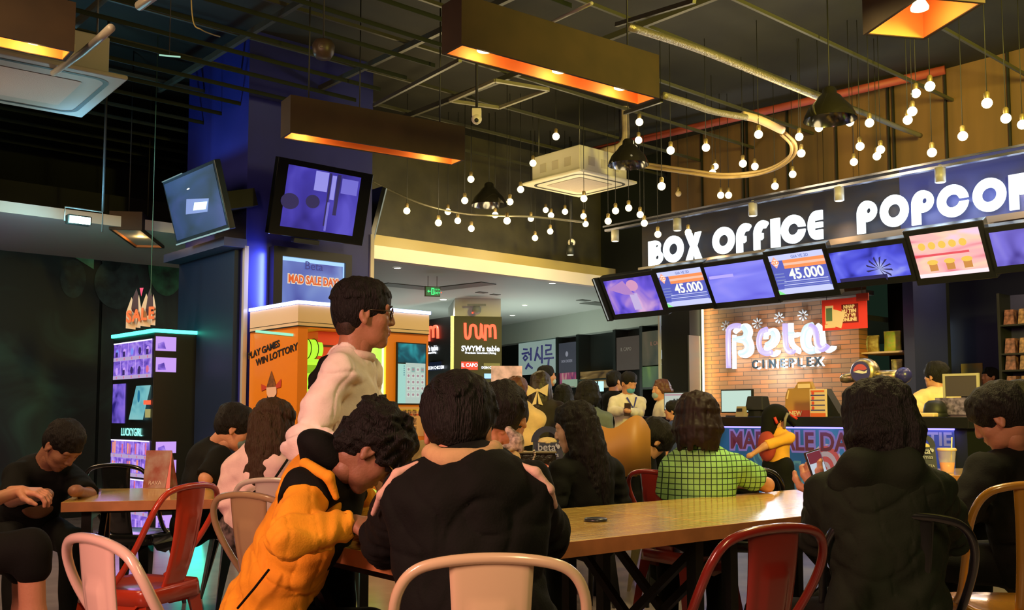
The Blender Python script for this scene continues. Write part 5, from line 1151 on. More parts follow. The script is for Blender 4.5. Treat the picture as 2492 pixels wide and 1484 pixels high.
brush([(.55, .82), (.47, .40)]); brush([(.53, .62), (.62, .44)]); brush([(.66, .86), (.66, .30)])
brush([(.76, .84), (.90, .82), (.89, .70), (.77, .68), (.77, .56), (.92, .56)]); brush([(.72, .44), (.96, .44)]); brush([(.84, .44), (.82, .14)])
t, w, h = panel('restaurant_sign', 1360, 1402, 836, 905, glow('sign_slate', (.035, .04, .06), .7), 'dim slate restaurant sign right of the calligraphy sign')
text('DON CHICKEN', h*.13, (w/2, -.012, h*.38), glow('dim_white', (.4, .42, .5), .5), t, 'lettering', .001, xs=.75); MB().disc(w/2, h*.62, w*.08, h*.09, -.012, MATS['dim_white'], 12).build('emblem', t, recalc=False)
t, w, h = panel('shop_sign', 1500, 1556, 822, 898, glow('sign_brown', (.05, .028, .018), .6), 'dim brown shop sign in front of the glass right of centre')
text('IL CAPO', h*.15, (w*.45, -.012, h*.62), glow('dim_grey', (.3, .27, .2), .5), t, 'lettering', .001)
t, w, h = panel('shop_window', 1562, 1630, 808, 885, picture('shop_glass', [(.01, .02, .012), (.07, .06, .03), (.16, .10, .06)], .7, 1.6), 'dim reddish shop window left of the white pipe', 'window'); text('IL CAPO', h*.16, (w*.55, -.012, h*.62), glow('dim_rose', (.35, .14, .08), .6), t, 'lettering', .001)
t, w, h = panel('shop_window', 1562, 1630, 893, 945, picture('shop_glass_green', [(.01, .03, .02), (.06, .12, .04), (.3, .5, .05)], .8, 1.2), 'greenish glowing shop window below the reddish one', 'window'); MB().box(.0, w, -.02, 0, 0, .03, dkp).build('sill', t)
t, w, h = panel('shop_counter', 1412, 1492, 905, 942, picture('shop_warm', [(.04, .02, .005), (.25, .15, .04), (.5, .38, .16)], .6, 2.5, (1, 1, 3)), 'warm lit shop shelf beyond the queue', 'shelf'); MB().box(0, w, -.03, 0, h*.45, h*.55, dkp).build('shelf_edge', t)
t, w, h = panel('drinks_shelf', 1362, 1400, 908, 938, picture('shop_rose', [(.1, .03, .12), (.4, .08, .15), (.55, .35, .3)], .7, 5, (3, 1, .6)), 'rosy lit shop shelf right of the person with the mask', 'shelf'); MB().box(0, w, -.03, 0, 0, .03, dkp).build('shelf_edge', t)
t, w, h = panel('paper_notice', 1368, 1398, 924, 942, glow('notice_green', (.35, .5, .35), .6), 'pale green notice below the rosy shop shelf', 'notice', -.1); MB().box(0, w, -.01, 0, 0, .02, MATS['dim_grey']).build('bottom_edge', t)
t, w, h = panel('light_gap', 1448, 1462, 928, 952, glow('gap_cyan', (.5, .85, .85), 1.2), 'small bright cyan gap between heads of the queue', 'window', -.08); MB().box(w*.4, w*.55, -.01, 0, 0, h, dkp).build('mullion', t)
t, w, h = panel('reflected_lamp', 1604, 1622, 852, 885, glow('round_glow', (.45, .6, .75), .9), 'small round pale glow in the reddish shop window', 'lamp', -.08); MB().box(0, w*.5, -.012, 0, 0, h*.35, dkp).build('lower_shade', t)
# pinkish board standing behind the queue
c = P(1234, 912, 13.0); t = thing('menu_board', 'pinkish white menu board above the heads left of the calligraphy sign', 'board', (c.x, c.y, 0), 0)
w = .21; z0, z1 = P(1234, 935, 13).z, P(1234, 890, 13).z
MB().box(-w, w*.95, 0, .02, z0, z1, mat('board_pink', (.75, .48, .5), .5, noise=.3, nscale=8, emit=.12)).build('board', t); MB().box(-.02, .02, .02, .05, 0, z0+.1, STEEL).box(-.2, .2, -.1, .2, 0, .02, STEEL).build('stand', t)
# low wooden ledge left behind the column machine
c = P(487, 1048, 11.2)
# ------------------------------------------------------------------ bodies and clothes grown from distance fields
def V3(*a): return np.array(a, dtype=np.float64)
def nv(v): return np.array([v[0], v[1], v[2]], dtype=np.float64)
def unit(v):
    n = np.linalg.norm(v); return v/n if n > 1e-9 else V3(0, 0, 1)
class Field:
    def __init__(s): s.p = []
    def cone(s, a, b, ra, rb=None, k=0.02, op='+', cut=False, tag=None):
        s.p.append(('c', nv(a), nv(b), ra, ra if rb is None else rb, k, op, cut)); return s
    def chain(s, pts, rs, k=0.02, op='+'):
        for i in range(len(pts)-1): s.cone(pts[i], pts[i+1], rs[i], rs[i+1], k, op)
        return s
    def ell(s, c, r, M=None, k=0.02, op='+'):
        s.p.append(('e', nv(c), np.array(r, float), np.eye(3) if M is None else np.array(M, float), k, op)); return s
    def plane(s, p, n): s.p.append(('p', nv(p), unit(nv(n)))); return s      # keeps the side the normal points away from
    def noise(s, amp, freq, seed=0, aniso=(1, 1, 1), crease=0): s.p.append(('n', amp, freq, seed, aniso, crease)); return s
    def wrinkle(s, E, ax, amp, freq, rad): s.p.append(('w', nv(E), unit(nv(ax)), amp, freq, rad)); return s
    def bounds(s, pad):
        lo = np.full(3, 1e9); hi = -lo
        for q in s.p:
            if q[0] == 'c' and q[6] == '+':
                r = max(q[3], q[4]); lo = np.minimum(lo, np.minimum(q[1], q[2])-r); hi = np.maximum(hi, np.maximum(q[1], q[2])+r)
            elif q[0] == 'e' and q[5] == '+':
                r = q[2].max(); e = np.abs(q[3]) @ q[2]; e = np.minimum(e, r); lo = np.minimum(lo, q[1]-e); hi = np.maximum(hi, q[1]+e)
        return lo-pad, hi+pad
    def mesh(s, h):
        lo, hi = s.bounds(0.02+2*h); n = np.maximum(((hi-lo)/h).astype(int)+2, 4)
        G = np.full(n, 0.2, np.float32)
        ax = [(lo[i]+h*np.arange(n[i])).astype(np.float32) for i in range(3)]
        def sub(l, u):
            i0 = np.clip(np.floor((l-lo)/h).astype(int), 0, n-1); i1 = np.clip(np.ceil((u-lo)/h).astype(int)+1, 1, n)
            if np.any(i1 <= i0): return None
            sl = tuple(slice(i0[i], i1[i]) for i in range(3))
            X = ax[0][sl[0]][:, None, None]; Y = ax[1][sl[1]][None, :, None]; Z = ax[2][sl[2]][None, None, :]
            return sl, X, Y, Z
        for q in s.p:
            if q[0] in 'ce':
                k = q[5] if q[0] == 'c' else q[4]; op = q[6] if q[0] == 'c' else q[5]; pad = k+2*h+0.004
                if q[0] == 'c':
                    _, a, b, ra, rb, _, _, cut = q; r = max(ra, rb)
                    w = sub(np.minimum(a, b)-r-pad, np.maximum(a, b)+r+pad)
                    if w is None: continue
                    sl, X, Y, Z = w; ba = b-a; L2 = float(ba@ba)+1e-12
                    t = ((X-a[0])*ba[0]+(Y-a[1])*ba[1]+(Z-a[2])*ba[2])/L2; tc = np.clip(t, 0, 1)
                    d = np.sqrt((X-a[0]-tc*ba[0])**2+(Y-a[1]-tc*ba[1])**2+(Z-a[2]-tc*ba[2])**2)-(ra+(rb-ra)*tc)
                    if cut: d = np.maximum(d, (t-1)*math.sqrt(L2))
                else:
                    _, c, rr, M, _, _ = q; e = np.minimum(np.abs(M) @ rr, rr.max())
                    w = sub(c-e-pad, c+e+pad)
                    if w is None: continue
                    sl, X, Y, Z = w; X = X-c[0]; Y = Y-c[1]; Z = Z-c[2]
                    u = M[0, 0]*X+M[1, 0]*Y+M[2, 0]*Z; v = M[0, 1]*X+M[1, 1]*Y+M[2, 1]*Z; z = M[0, 2]*X+M[1, 2]*Y+M[2, 2]*Z
                    k0 = np.sqrt((u/rr[0])**2+(v/rr[1])**2+(z/rr[2])**2); k1 = np.sqrt((u/rr[0]**2)**2+(v/rr[1]**2)**2+(z/rr[2]**2)**2)+1e-9
                    d = k0*(k0-1)/k1
                g = G[sl]; d = d.astype(np.float32)
                if op == '+':
                    if k > 0: hh = np.maximum(k-np.abs(g-d), 0)/k; G[sl] = np.minimum(g, d)-hh*hh*k*0.25
                    else: G[sl] = np.minimum(g, d)
                else:
                    d = -d; hh = np.maximum(k-np.abs(g-d), 0)/max(k, 1e-6); G[sl] = np.maximum(g, d)+hh*hh*k*0.25
            elif q[0] == 'p':
                _, p, nn = q; G = np.maximum(G, ((ax[0][:, None, None]-p[0])*nn[0]+(ax[1][None, :, None]-p[1])*nn[1]+(ax[2][None, None, :]-p[2])*nn[2]).astype(np.float32))
            elif q[0] == 'w':
                _, E, a_, amp, fr, rad = q; w = sub(E-rad*2.2, E+rad*2.2)
                if w is None: continue
                sl, X, Y, Z = w; X = X-E[0]; Y = Y-E[1]; Z = Z-E[2]; pr = X*a_[0]+Y*a_[1]+Z*a_[2]; b1 = unit(np.cross(a_, V3(.3, .2, .9))); b2 = np.cross(a_, b1)
                u1 = X*b1[0]+Y*b1[1]+Z*b1[2]; u2 = X*b2[0]+Y*b2[1]+Z*b2[2]
                G[sl] += (amp*np.exp(-(X*X+Y*Y+Z*Z)/(rad*rad))*np.sin(fr*pr+fr*.35*u1+1.6*np.sin(26*u2+9*pr)+.8*np.sin(41*u1))).astype(np.float32)
            elif q[0] == 'n':
                _, amp, fr, seed, an, crz = q; rg = np.random.RandomState(seed); N = 0
                for j in range(5):
                    w = rg.normal(size=3); w = w/np.linalg.norm(w)*fr*(0.7+0.7*rg.rand()); w = w*np.array(an); ph = rg.rand()*6.28
                    w2 = rg.normal(size=3)*fr*0.4; ph2 = rg.rand()*6.28
                    A_ = (ax[0]*w[0]).astype(np.float32)[:, None, None]+(ax[1]*w[1]).astype(np.float32)[None, :, None]+(ax[2]*w[2]).astype(np.float32)[None, None, :]
                    B_ = (ax[0]*w2[0])[:, None, None]+(ax[1]*w2[1])[None, :, None]+(ax[2]*w2[2])[None, None, :]
                    N = N+np.sin(A_+ph+0.9*np.sin(B_+ph2))
                G = G+((np.exp(-(N/crz)**2)*amp).astype(np.float32) if crz else (N*(amp/2.5)).astype(np.float32))
        return nets(G, lo, h)
def nets(G, lo, h):
    S = G < 0; n = G.shape
    c = np.zeros((n[0]-1, n[1]-1, n[2]-1), np.int8)
    for i in (0, 1):
        for j in (0, 1):
            for k in (0, 1): c += S[i:n[0]-1+i, j:n[1]-1+j, k:n[2]-1+k]
    act = (c > 0) & (c < 8); idx = np.argwhere(act)
    if len(idx) == 0: return np.zeros((0, 3)), np.zeros((0, 4), int)
    I = np.full(act.shape, -1, np.int64); I[act] = np.arange(len(idx))
    acc = np.zeros((len(idx), 3)); cnt = np.zeros(len(idx))
    cor = [(i, j, k) for i in (0, 1) for j in (0, 1) for k in (0, 1)]
    val = {q: G[idx[:, 0]+q[0], idx[:, 1]+q[1], idx[:, 2]+q[2]] for q in cor}
    for q in cor:
        for a in range(3):
            if q[a] == 0:
                p = list(q); p[a] = 1; p = tuple(p); u, v = val[q], val[p]; m_ = (u < 0) != (v < 0)
                t = np.where(m_, u/(u-v+1e-12), 0); pt = np.array(q, float)[None, :].repeat(len(idx), 0); pt[:, a] += t
                acc += pt*m_[:, None]; cnt += m_
    vs = lo+(idx+acc/np.maximum(cnt, 1)[:, None])*h
    fs = []
    for a in range(3):
        b, d = (a+1) % 3, (a+2) % 3
        s0 = [slice(None)]*3; s1 = [slice(None)]*3; s0[a] = slice(0, -1); s1[a] = slice(1, None)
        A_, B_ = S[tuple(s0)], S[tuple(s1)]
        e = np.argwhere(A_ != B_); e = e[(e[:, b] > 0) & (e[:, d] > 0) & (e[:, b] < n[b]-1) & (e[:, d] < n[d]-1)]
        if len(e) == 0: continue
        sg = A_[e[:, 0], e[:, 1], e[:, 2]]
        def at(ob, od):
            x = e.copy(); x[:, b] += ob; x[:, d] += od; return I[x[:, 0], x[:, 1], x[:, 2]]
        qd = np.stack([at(-1, -1), at(0, -1), at(0, 0), at(-1, 0)], 1); qd[~sg] = qd[~sg][:, ::-1]
        fs.append(qd)
    return vs, np.concatenate(fs)
def field_obj(name, fields, m, root, origin, smooth_iter=0):
    """fields: list of (Field, voxel); joined in one mesh"""
    vs, fs, b = [], [], 0
    for f, h in fields:
        v, q = f.mesh(h)
        if len(v) == 0: continue
        vs.append(v); fs.append(q+b); b += len(v)
    vs = np.concatenate(vs)-nv(origin); fs = np.concatenate(fs)
    me = bpy.data.meshes.new(name); me.vertices.add(len(vs)); me.vertices.foreach_set('co', vs.astype(np.float32).ravel())
    me.loops.add(len(fs)*4); me.loops.foreach_set('vertex_index', fs.astype(np.int32).ravel())
    me.polygons.add(len(fs)); me.polygons.foreach_set('loop_start', np.arange(0, len(fs)*4, 4, dtype=np.int32))
    try: me.polygons.foreach_set('loop_total', np.full(len(fs), 4, np.int32))
    except Exception: pass
    me.update(calc_edges=True); me.validate()
    me.polygons.foreach_set('use_smooth', [True]*len(me.polygons)); me.materials.append(m)
    o = bpy.data.objects.new(name, me); COL.objects.link(o); o.parent = root
    return o

def rot_head(yaw, pitch, roll=0):
    """columns: right, forward, up of the head. yaw 0 looks to +Y (away), + turns to +X; pitch + looks up"""
    y, p, r = R(yaw), R(pitch), R(roll)
    f = V3(math.sin(y)*math.cos(p), math.cos(y)*math.cos(p), math.sin(p)); rt = V3(math.cos(y), -math.sin(y), 0); up = np.cross(rt, f)
    rt2 = rt*math.cos(r)+up*math.sin(r); up2 = up*math.cos(r)-rt*math.sin(r)
    return np.stack([rt2, f, up2], 1)

def head_prims(f, H, M, s=1.0, female=False, neck=None, face=True):
    hp = lambda x, y, z: H+M @ (V3(x, y, z)*s)
    f.ell(hp(0, -.012, .030), V3(.074, .094, .084)*s, M, .0); f.ell(hp(0, .030, -.030), V3(.060, .060, .074)*s, M, .03*s)
    f.ell(hp(0, .040, -.078), V3(.046, .045, .030)*s, M, .03*s)
    f.ell(hp(0, .070, -.098), V3(.020, .018, .016)*s, M, .02*s)
    if face:
        f.cone(hp(-.040, .072, .030), hp(.040, .072, .030), .013*s, .013*s, .018*s)
        for x in (-1, 1):
            f.ell(hp(x*.034, .058, -.022), V3(.026, .024, .026)*s, M, .02*s)
            f.ell(hp(x*.031, .096, .012), V3(.017, .015, .010)*s, M, .012*s, '-')
            f.ell(hp(x*.031, .074, .010), V3(.015, .013, .012)*s, M, .003*s)
        f.chain([hp(0, .086, .018), hp(0, .096, -.006), hp(0, .1025, -.020)], [.008*s, .010*s, .0115*s], .012*s)
        for x in (-1, 1): f.ell(hp(x*.013, .094, -.025), V3(.010, .011, .008)*s, M, .006*s)
        f.cone(hp(-.020, .084, -.050), hp(.020, .084, -.050), .0075*s, k=.008*s).cone(hp(0, .091, -.049), hp(0, .090, -.049), .009*s, k=.008*s)
        f.cone(hp(-.016, .083, -.063), hp(.016, .083, -.063), .008*s, k=.006*s).cone(hp(0, .088, -.062), hp(0, .087, -.062), .009*s, k=.006*s)
        f.ell(hp(0, .103, -.0565), V3(.022, .012, .0015)*s, M, .003*s, '-')
    for x in (-1, 1):
        f.ell(hp(x*.076, -.006, -.002), V3(.011, .020, .033)*s, M, .006*s); f.ell(hp(x*.086, .000, .002), V3(.007, .011, .019)*s, M, .004*s, '-')
        f.ell(hp(x*.078, -.002, -.032), V3(.008, .010, .010)*s, M, .006*s)
    if neck is not None:
        f.cone(hp(0, -.025, -.055), neck, .052*s, .060*s, .025*s)

def hair_prims(style, H, M, s=1.0, seed=1, length=.35, vol=1.0, back=None):
    """hair field; styles: short, bowl, curly, long, bob, bun"""
    f = Field(); rg = random.Random(seed)
    hp = lambda x, y, z: H+M @ (V3(x, y, z)*s)
    v = vol
    if style in ('short', 'bowl'):
        f.ell(hp(0, -.014, .040), V3(.086*v, .104*v, .086*v)*s, M, 0); f.ell(hp(0, -.045, .0), V3(.078, .070, .080)*s, M, .02*s)
    elif style == 'curly': f.ell(hp(0, -.008, .048), V3(.098*v, .115*v, .092*v)*s, M, 0); f.ell(hp(0, -.055, -.01), V3(.080, .062, .075)*s, M, .02*s)
    else: f.ell(hp(0, -.016, .034), V3(.090*v, .107*v, .092*v)*s, M, 0); f.ell(hp(0, -.050, -.02), V3(.084, .062, .095)*s, M, .03*s)
    # locks: follow the scalp from a crown point, then hang
    n = {'short': 150, 'bowl': 170, 'curly': 190, 'long': 120, 'bob': 120, 'bun': 60}[style]
    crown = V3(0, -.035, 1.0)
    for i in range(n):
        th = rg.uniform(0, 2*math.pi); front = math.cos(th) > .55
        R0 = V3(.083*v, .102*v, .088*v)
        end = {'short': rg.uniform(.95, 1.55) if not front else rg.uniform(.75, 1.0), 'bowl': rg.uniform(1.2, 1.45) if not front else rg.uniform(.95, 1.2), 'curly': rg.uniform(.5, 1.6) if not front else rg.uniform(.5, 1.1), 'long': 1.75 if not front else .85, 'bob': 1.75 if not front else .9, 'bun': 1.5 if not front else .85}[style]
        st = rg.uniform(.05, .5) if style != 'curly' else rg.uniform(.0, 1.2)
        m_ = 4; pts = []; 
        if style == 'curly':
            a0, a1 = st, min(st+.35, end+.3)
        else: a0, a1 = st, end
        for j in range(m_+1):
            a = a0+(a1-a0)*j/m_; tt = th+(rg.uniform(-.12, .12) if style != 'curly' else rg.uniform(-.3, .3))
            lift = 1.0+(.035*math.sin(math.pi*j/m_)) + (rg.uniform(.0, .10) if style == 'curly' else rg.uniform(-.01, .035))
            if j == m_ and style in ('short', 'bowl'): lift += .05
            pts.append(hp(R0[0]*math.sin(a)*math.sin(tt)*lift, -.014+R0[1]*math.sin(a)*math.cos(tt)*lift, .034+R0[2]*math.cos(a)*lift))
        r0 = {'curly': .016, 'short': .008, 'bowl': .008}.get(style, .010)*s
        f.chain(pts, [r0, r0, r0, r0*.8, r0*.35], .006*s)
        if style in ('long', 'bob') and not front:
            L = length*rg.uniform(.8, 1.0) if style == 'long' else length*rg.uniform(.85, 1.0)
            p = pts[-1]; side = M @ V3(math.sin(th), math.cos(th)*.4, 0); bk = back if back is not None else -M[:, 1]*V3(1, 1, 0)
            if math.cos(th) > .25 and style == 'long' and rg.random() < .5: continue
            bo = 2.6 if back is not None else 1.0; q1 = p+V3(0, 0, -L*.35)+side*.012*s+unit(bk)*.012*bo; q2 = p+V3(0, 0, -L*.7)+unit(bk)*.024*bo-side*.006; q3 = p+V3(0, 0, -L)-side*.03*rg.uniform(0, 1)+unit(bk)*.024*bo
            f.chain([p, q1, q2, q3], [.012*s, .013*s, .012*s, .004], .010)
    if style == 'curly': f.noise(.007, 95, seed); f.noise(.004, 240, seed+1)
    elif style in ('short', 'bowl'): f.noise(.0025, 150, seed, (1, 1, .3))
    else: f.noise(.004, 110, seed, (1, 1, .12)); f.noise(.002, 260, seed+2, (1, 1, .1))
    # keep the face and the ears free
    if style == 'short':
        f.ell(hp(0, .125, -.035), V3(.075, .085, .088)*s, M, .012*s, '-')
        for x in (-1, 1): f.ell(hp(x*.095, .010, -.030), V3(.030, .035, .042)*s, M, .01*s, '-')
    elif style == 'bowl':
        f.ell(hp(0, .130, -.045), V3(.080, .090, .082)*s, M, .010*s, '-')
        for x in (-1, 1): f.ell(hp(x*.100, .012, -.045), V3(.032, .050, .055)*s, M, .008*s, '-')
    elif style == 'curly':
        f.ell(hp(0, .140, -.045), V3(.075, .085, .088)*s, M, .012*s, '-')
    else:
        f.ell(hp(0, .120, -.030), V3(.062, .080, .092)*s, M, .012*s, '-')
    if style == 'bun': f.ell(hp(0, -.10, .06), V3(.045, .045, .045)*s, M, .02)
    if style in ('short', 'bowl', 'bun'):
        f.plane(hp(0, -.09, -.085), M @ V3(0, -.35, -1))
    return f

def hand_field(wr, dirv, palm_n, s=1.0, curl=.5, hold=None, thumb=1, spread=1.0):
    """hand from the wrist: dirv along the fingers, palm_n out of the palm; thumb=+1/-1 side"""
    f = Field(); d = unit(nv(dirv)); n = unit(nv(palm_n)-d*(nv(palm_n)@d)); x = np.cross(d, n)*thumb     # x: toward the thumb
    P0 = nv(wr)
    f.cone(P0-d*.02*s, P0+d*.02*s, .024*s, .026*s, .01)
    for k in (-1, -.33, .33, 1): f.cone(P0+d*.02*s+x*.012*k*s, P0+d*.085*s+x*.030*k*s, .015*s, .0115*s, .012*s)
    Ls = [.060, .074, .080, .072]; xs_ = [-.030, -.010, .011, .031]
    for i in range(4):
        L = Ls[i]*s; a = curl*(1.0+.08*i)
        p = P0+d*.085*s+x*xs_[i]*s
        dr = d+x*.05*(i-1.5)*spread; seg = [.45, .32, .25]; pts = [p]; ang = a*.5
        for q in range(3):
            dd = unit(dr)*math.cos(ang)+n*math.sin(ang); p = p+dd*L*seg[q]; pts.append(p); ang += a*.65
        f.chain(pts, [.0105*s, .0095*s, .0085*s, .0070*s], .003*s)
    t0 = P0+d*.025*s+x*.024*s; t1 = t0+(d*.55+x*.75+n*.25)*.045*s; t2 = t1+(d*.85+x*.30+n*.35)*.034*s; t3 = t2+(d*.9+x*.0+n*.45)*.026*s
    f.chain([t0, t1, t2, t3], [.017*s, .0125*s, .0105*s, .008*s], .008*s)
    return f

SKINS = {}
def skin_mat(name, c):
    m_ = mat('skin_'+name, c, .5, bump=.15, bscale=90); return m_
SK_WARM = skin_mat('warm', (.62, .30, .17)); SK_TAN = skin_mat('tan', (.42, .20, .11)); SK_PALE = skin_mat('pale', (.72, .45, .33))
HAIR = mat('hair_black', (.006, .0055, .0045), .62, bump=.9, bscale=220, stretch=(1, 1, .15), spec=.3); HAIRB = mat('hair_brown', (.045, .022, .009), .6, spec=.3, bump=.9, bscale=160, stretch=(1, 1, .15)); HAIRR = mat('hair_auburn', (.12, .045, .022), .5)
def cloth(name, c, **k):
    kw = dict(noise=.10, nscale=12, bump=.14, bscale=170); kw.update(k); return mat('cloth_'+name, c, .85, **kw)

def person(label, H, yaw=0, hyaw=None, hpitch=0, hroll=0, seated=True, s=1.0, skin=None, hair='short', hairm=None, hseed=1, hlen=.35, hvol=1.0, j=None, top=None, topm=None, bottomm=None, shoem=None,
           sleeve=1.0, voxel=.009, hvoxel=.005, face=True, hands=None, pants_len=1.0, fold=.004, bulk=1.0, group=None, name='person', extra=None, legs=True, hair_back=None, hair_open=False, collar=True, topname='sweater'):
    j = dict(j or {}); skin = skin or SK_WARM; hairm = hairm or HAIR
    H = nv(H); hyaw = yaw if hyaw is None else hyaw; M = rot_head(hyaw, hpitch, hroll)
    B = rot_head(yaw, 0); r, fw, up = B[:, 0], B[:, 1], V3(0, 0, 1)
    g = lambda k, d: nv(j[k]) if k in j else d
    neck = g('neck', H-up*.165*s-fw*.03*s)
    ph = .56 if seated else .92*s
    pel = g('pelvis', V3(neck[0], neck[1], ph)-fw*(.06 if seated else 0))
    sR = g('sR', neck+r*.165*s-up*.045*s); sL = g('sL', neck-r*.165*s-up*.045*s)
    eR = g('eR', sR+r*.04*s-up*.27*s+fw*.03); eL = g('eL', sL-r*.04*s-up*.27*s+fw*.03)
    wR = g('wR', eR+(fw*.2-up*.10-r*.04 if seated else fw*.06-up*.23)*s); wL = g('wL', eL+(fw*.2-up*.10+r*.04 if seated else fw*.06-up*.23)*s)
    hR = pel+r*.09*s; hL = pel-r*.09*s
    if seated:
        kR = g('kR', hR+fw*.42*s+r*.04-up*.03); kL = g('kL', hL+fw*.42*s-r*.04-up*.03); aR = g('aR', V3(kR[0], kR[1], .08)-fw*.02); aL = g('aL', V3(kL[0], kL[1], .08)-fw*.02)
    else:
        kR = g('kR', V3(hR[0], hR[1], .48*s)+fw*.02); kL = g('kL', V3(hL[0], hL[1], .48*s)+fw*.02); aR = g('aR', V3(hR[0], hR[1], .08)); aL = g('aL', V3(hL[0], hL[1], .08))
    root = thing(name, label, 'person', (pel[0], pel[1], 0), 0, group); O = (pel[0], pel[1], 0)
    # body: one skin surface
    hf = Field(); head_prims(hf, H, M, s, neck=neck, face=face)
    bf = Field(); bf.cone(H-M[:, 2]*.09*s, neck, .046*s, .056*s, .02)
    ch = neck*.7+pel*.3; bf.cone(neck-up*.03, sR-up*.01, .045*s, .040*s, .04).cone(neck-up*.03, sL-up*.01, .045*s, .040*s, .04)
    bf.ell(ch, V3(.12, .075, .17)*s, B, .05).cone(ch, pel, .09*s, .10*s, .05)
    for S_, E_, W_ in ((sR, eR, wR), (sL, eL, wL)): bf.chain([S_, E_, W_], [.042*s, .036*s, .025*s], .02)
    for h_, k_, a_ in ((hR, kR, aR), (hL, kL, aL)): bf.chain([h_, k_, k_*.55+a_*.45, a_], [.07*s, .048*s, .046*s, .03*s], .02)
    fl = [(hf, hvoxel), (bf, voxel*1.15)]
    for hd in (hands or []): fl.append((hand_field(*hd[:3], **hd[3]), .0035 if voxel < .012 else .006))
    if hands is None:
        for E_, W_ in ((eR, wR), (eL, wL)):
            q = Field(); d_ = unit(W_-E_); q.ell(W_+d_*.05*s, V3(.035, .045, .03)*s, None, .01).cone(W_, W_+d_*.08*s, .026*s, .016*s, .01); fl.append((q, voxel))
    field_obj('body', fl, skin, root, O)
    # hair
    if hair:
        f = hair_prims(hair, H, M, s, hseed, hlen, hvol, hair_back)
        if hair_open: f.ell(H+M @ (V3(0, .105, -.055)*s), V3(.14, .085, .120)*s, M, .012*s, '-')
        field_obj('hair', [(f, hvoxel)], hairm, root, O)
    # top
    bk = bulk
    tf = Field(); waist = pel+(neck-pel)*.12
    tors = rot_head(yaw, 0); ax_ = unit(neck-pel); T = np.stack([r, unit(np.cross(ax_, r)), ax_], 1)
    tf.ell(neck*.70+pel*.30, V3(.165*bk, .115*bk, .19)*s, T, .0); tf.ell(neck*.40+pel*.60, V3(.150*bk, .115*bk, .17)*s, T, .06*s); tf.ell(neck*.12+pel*.88, V3(.160*bk, .125*bk, .13)*s, T, .05*s)
    tf.cone(neck-up*.015*s, sR-up*.005, .058*s*bk, .060*s*bk, .05*s).cone(neck-up*.015*s, sL-up*.005, .058*s*bk, .060*s*bk, .05*s)
    tf.ell(neck*.86+pel*.14+T[:, 1]*-.03*s, V3(.13*bk, .085*bk, .09)*s, T, .05*s)
    for S_, E_, W_ in ((sR, eR, wR), (sL, eL, wL)):
        if sleeve >= .8: tf.chain([S_, S_*.5+E_*.5, E_, E_*.5+W_*.5, W_*1.0], [.066*s*bk, .060*s*bk, .054*s*bk, .048*s*bk, .040*s*bk], .022*s)
        else: tf.cone(S_, S_+(E_-S_)*sleeve*1.9, .066*s*bk, .062*s*bk, .025*s, cut=True)
    if collar: tf.cone(neck-ax_*.05, neck+unit(H-neck)*.012*s, .070*s, .066*s, .02*s)
    if fold >= .004 and sleeve >= .8:
        for S_, E_, W_ in ((sR, eR, wR), (sL, eL, wL)): tf.wrinkle(E_, W_-S_, fold*1.1, 95, .11*s); tf.wrinkle(S_*.9+pel*.1, E_-S_, fold*.8, 70, .10*s); tf.wrinkle(W_*.85+E_*.15, W_-E_, fold*.7, 120, .07*s)
        tf.wrinkle(pel*.75+neck*.25, neck-pel, fold*1.0, 50, .2*s)
    if fold >= .004 and sleeve >= .8 and voxel < .011: tf.noise(fold*.85, 16, hseed+21, (1, 1, 1.6), crease=.35); tf.noise(fold*.6, 30, hseed+22, (1.2, 1.2, .9), crease=.3)
    if fold: tf.noise(fold, 34, hseed+3, (1, 1, .8)); tf.noise(fold*.35, 85, hseed+5)
    nd = unit(H-neck); tf.cone(neck+nd*.0, neck+nd*.2, .052*s, .075*s, .008, '-')
    if sleeve >= .8:
        for E_, W_ in ((eR, wR), (eL, wL)): d_ = unit(W_-E_); tf.cone(W_+d_*.012, W_+d_*.15, .030*s, .030*s, .006, '-')
    if topm: field_obj(topname, [(tf, voxel)], topm, root, O)
    # trousers and shoes
    if bottomm and legs:
        f = Field(); f.ell(pel-up*.02, V3(.165, .125, .12)*s, B, .0)
        for h_, k_, a_ in ((hR, kR, aR), (hL, kL, aL)):
            e_ = k_+(a_-k_)*pants_len
            f.chain([h_, k_, e_], [.095*s, .070*s, .054*s if pants_len > .5 else .068*s], .03)
        f.noise(.004, 30, hseed+9); field_obj('trousers', [(f, max(voxel, .011))], bottomm, root, O)
        f = Field(); 
        for a_ in (aR, aL): f.chain([V3(a_[0], a_[1], .045)-fw*.05, V3(a_[0], a_[1], .045)+fw*.06, V3(a_[0], a_[1], .038)+fw*.15], [.042*s, .045*s, .036*s], .02)
        f.plane(V3(0, 0, .004), V3(0, 0, -1)); field_obj('shoes', [(f, .012)], shoem or mat('shoe_dark', (.03, .03, .03), .5), root, O)
    if extra: extra(root, O, dict(H=H, M=M, neck=neck, pel=pel, sR=sR, sL=sL, eR=eR, eL=eL, wR=wR, wL=wL, r=r, fw=fw, T=T, s=s, kR=kR, kL=kL))
    return root
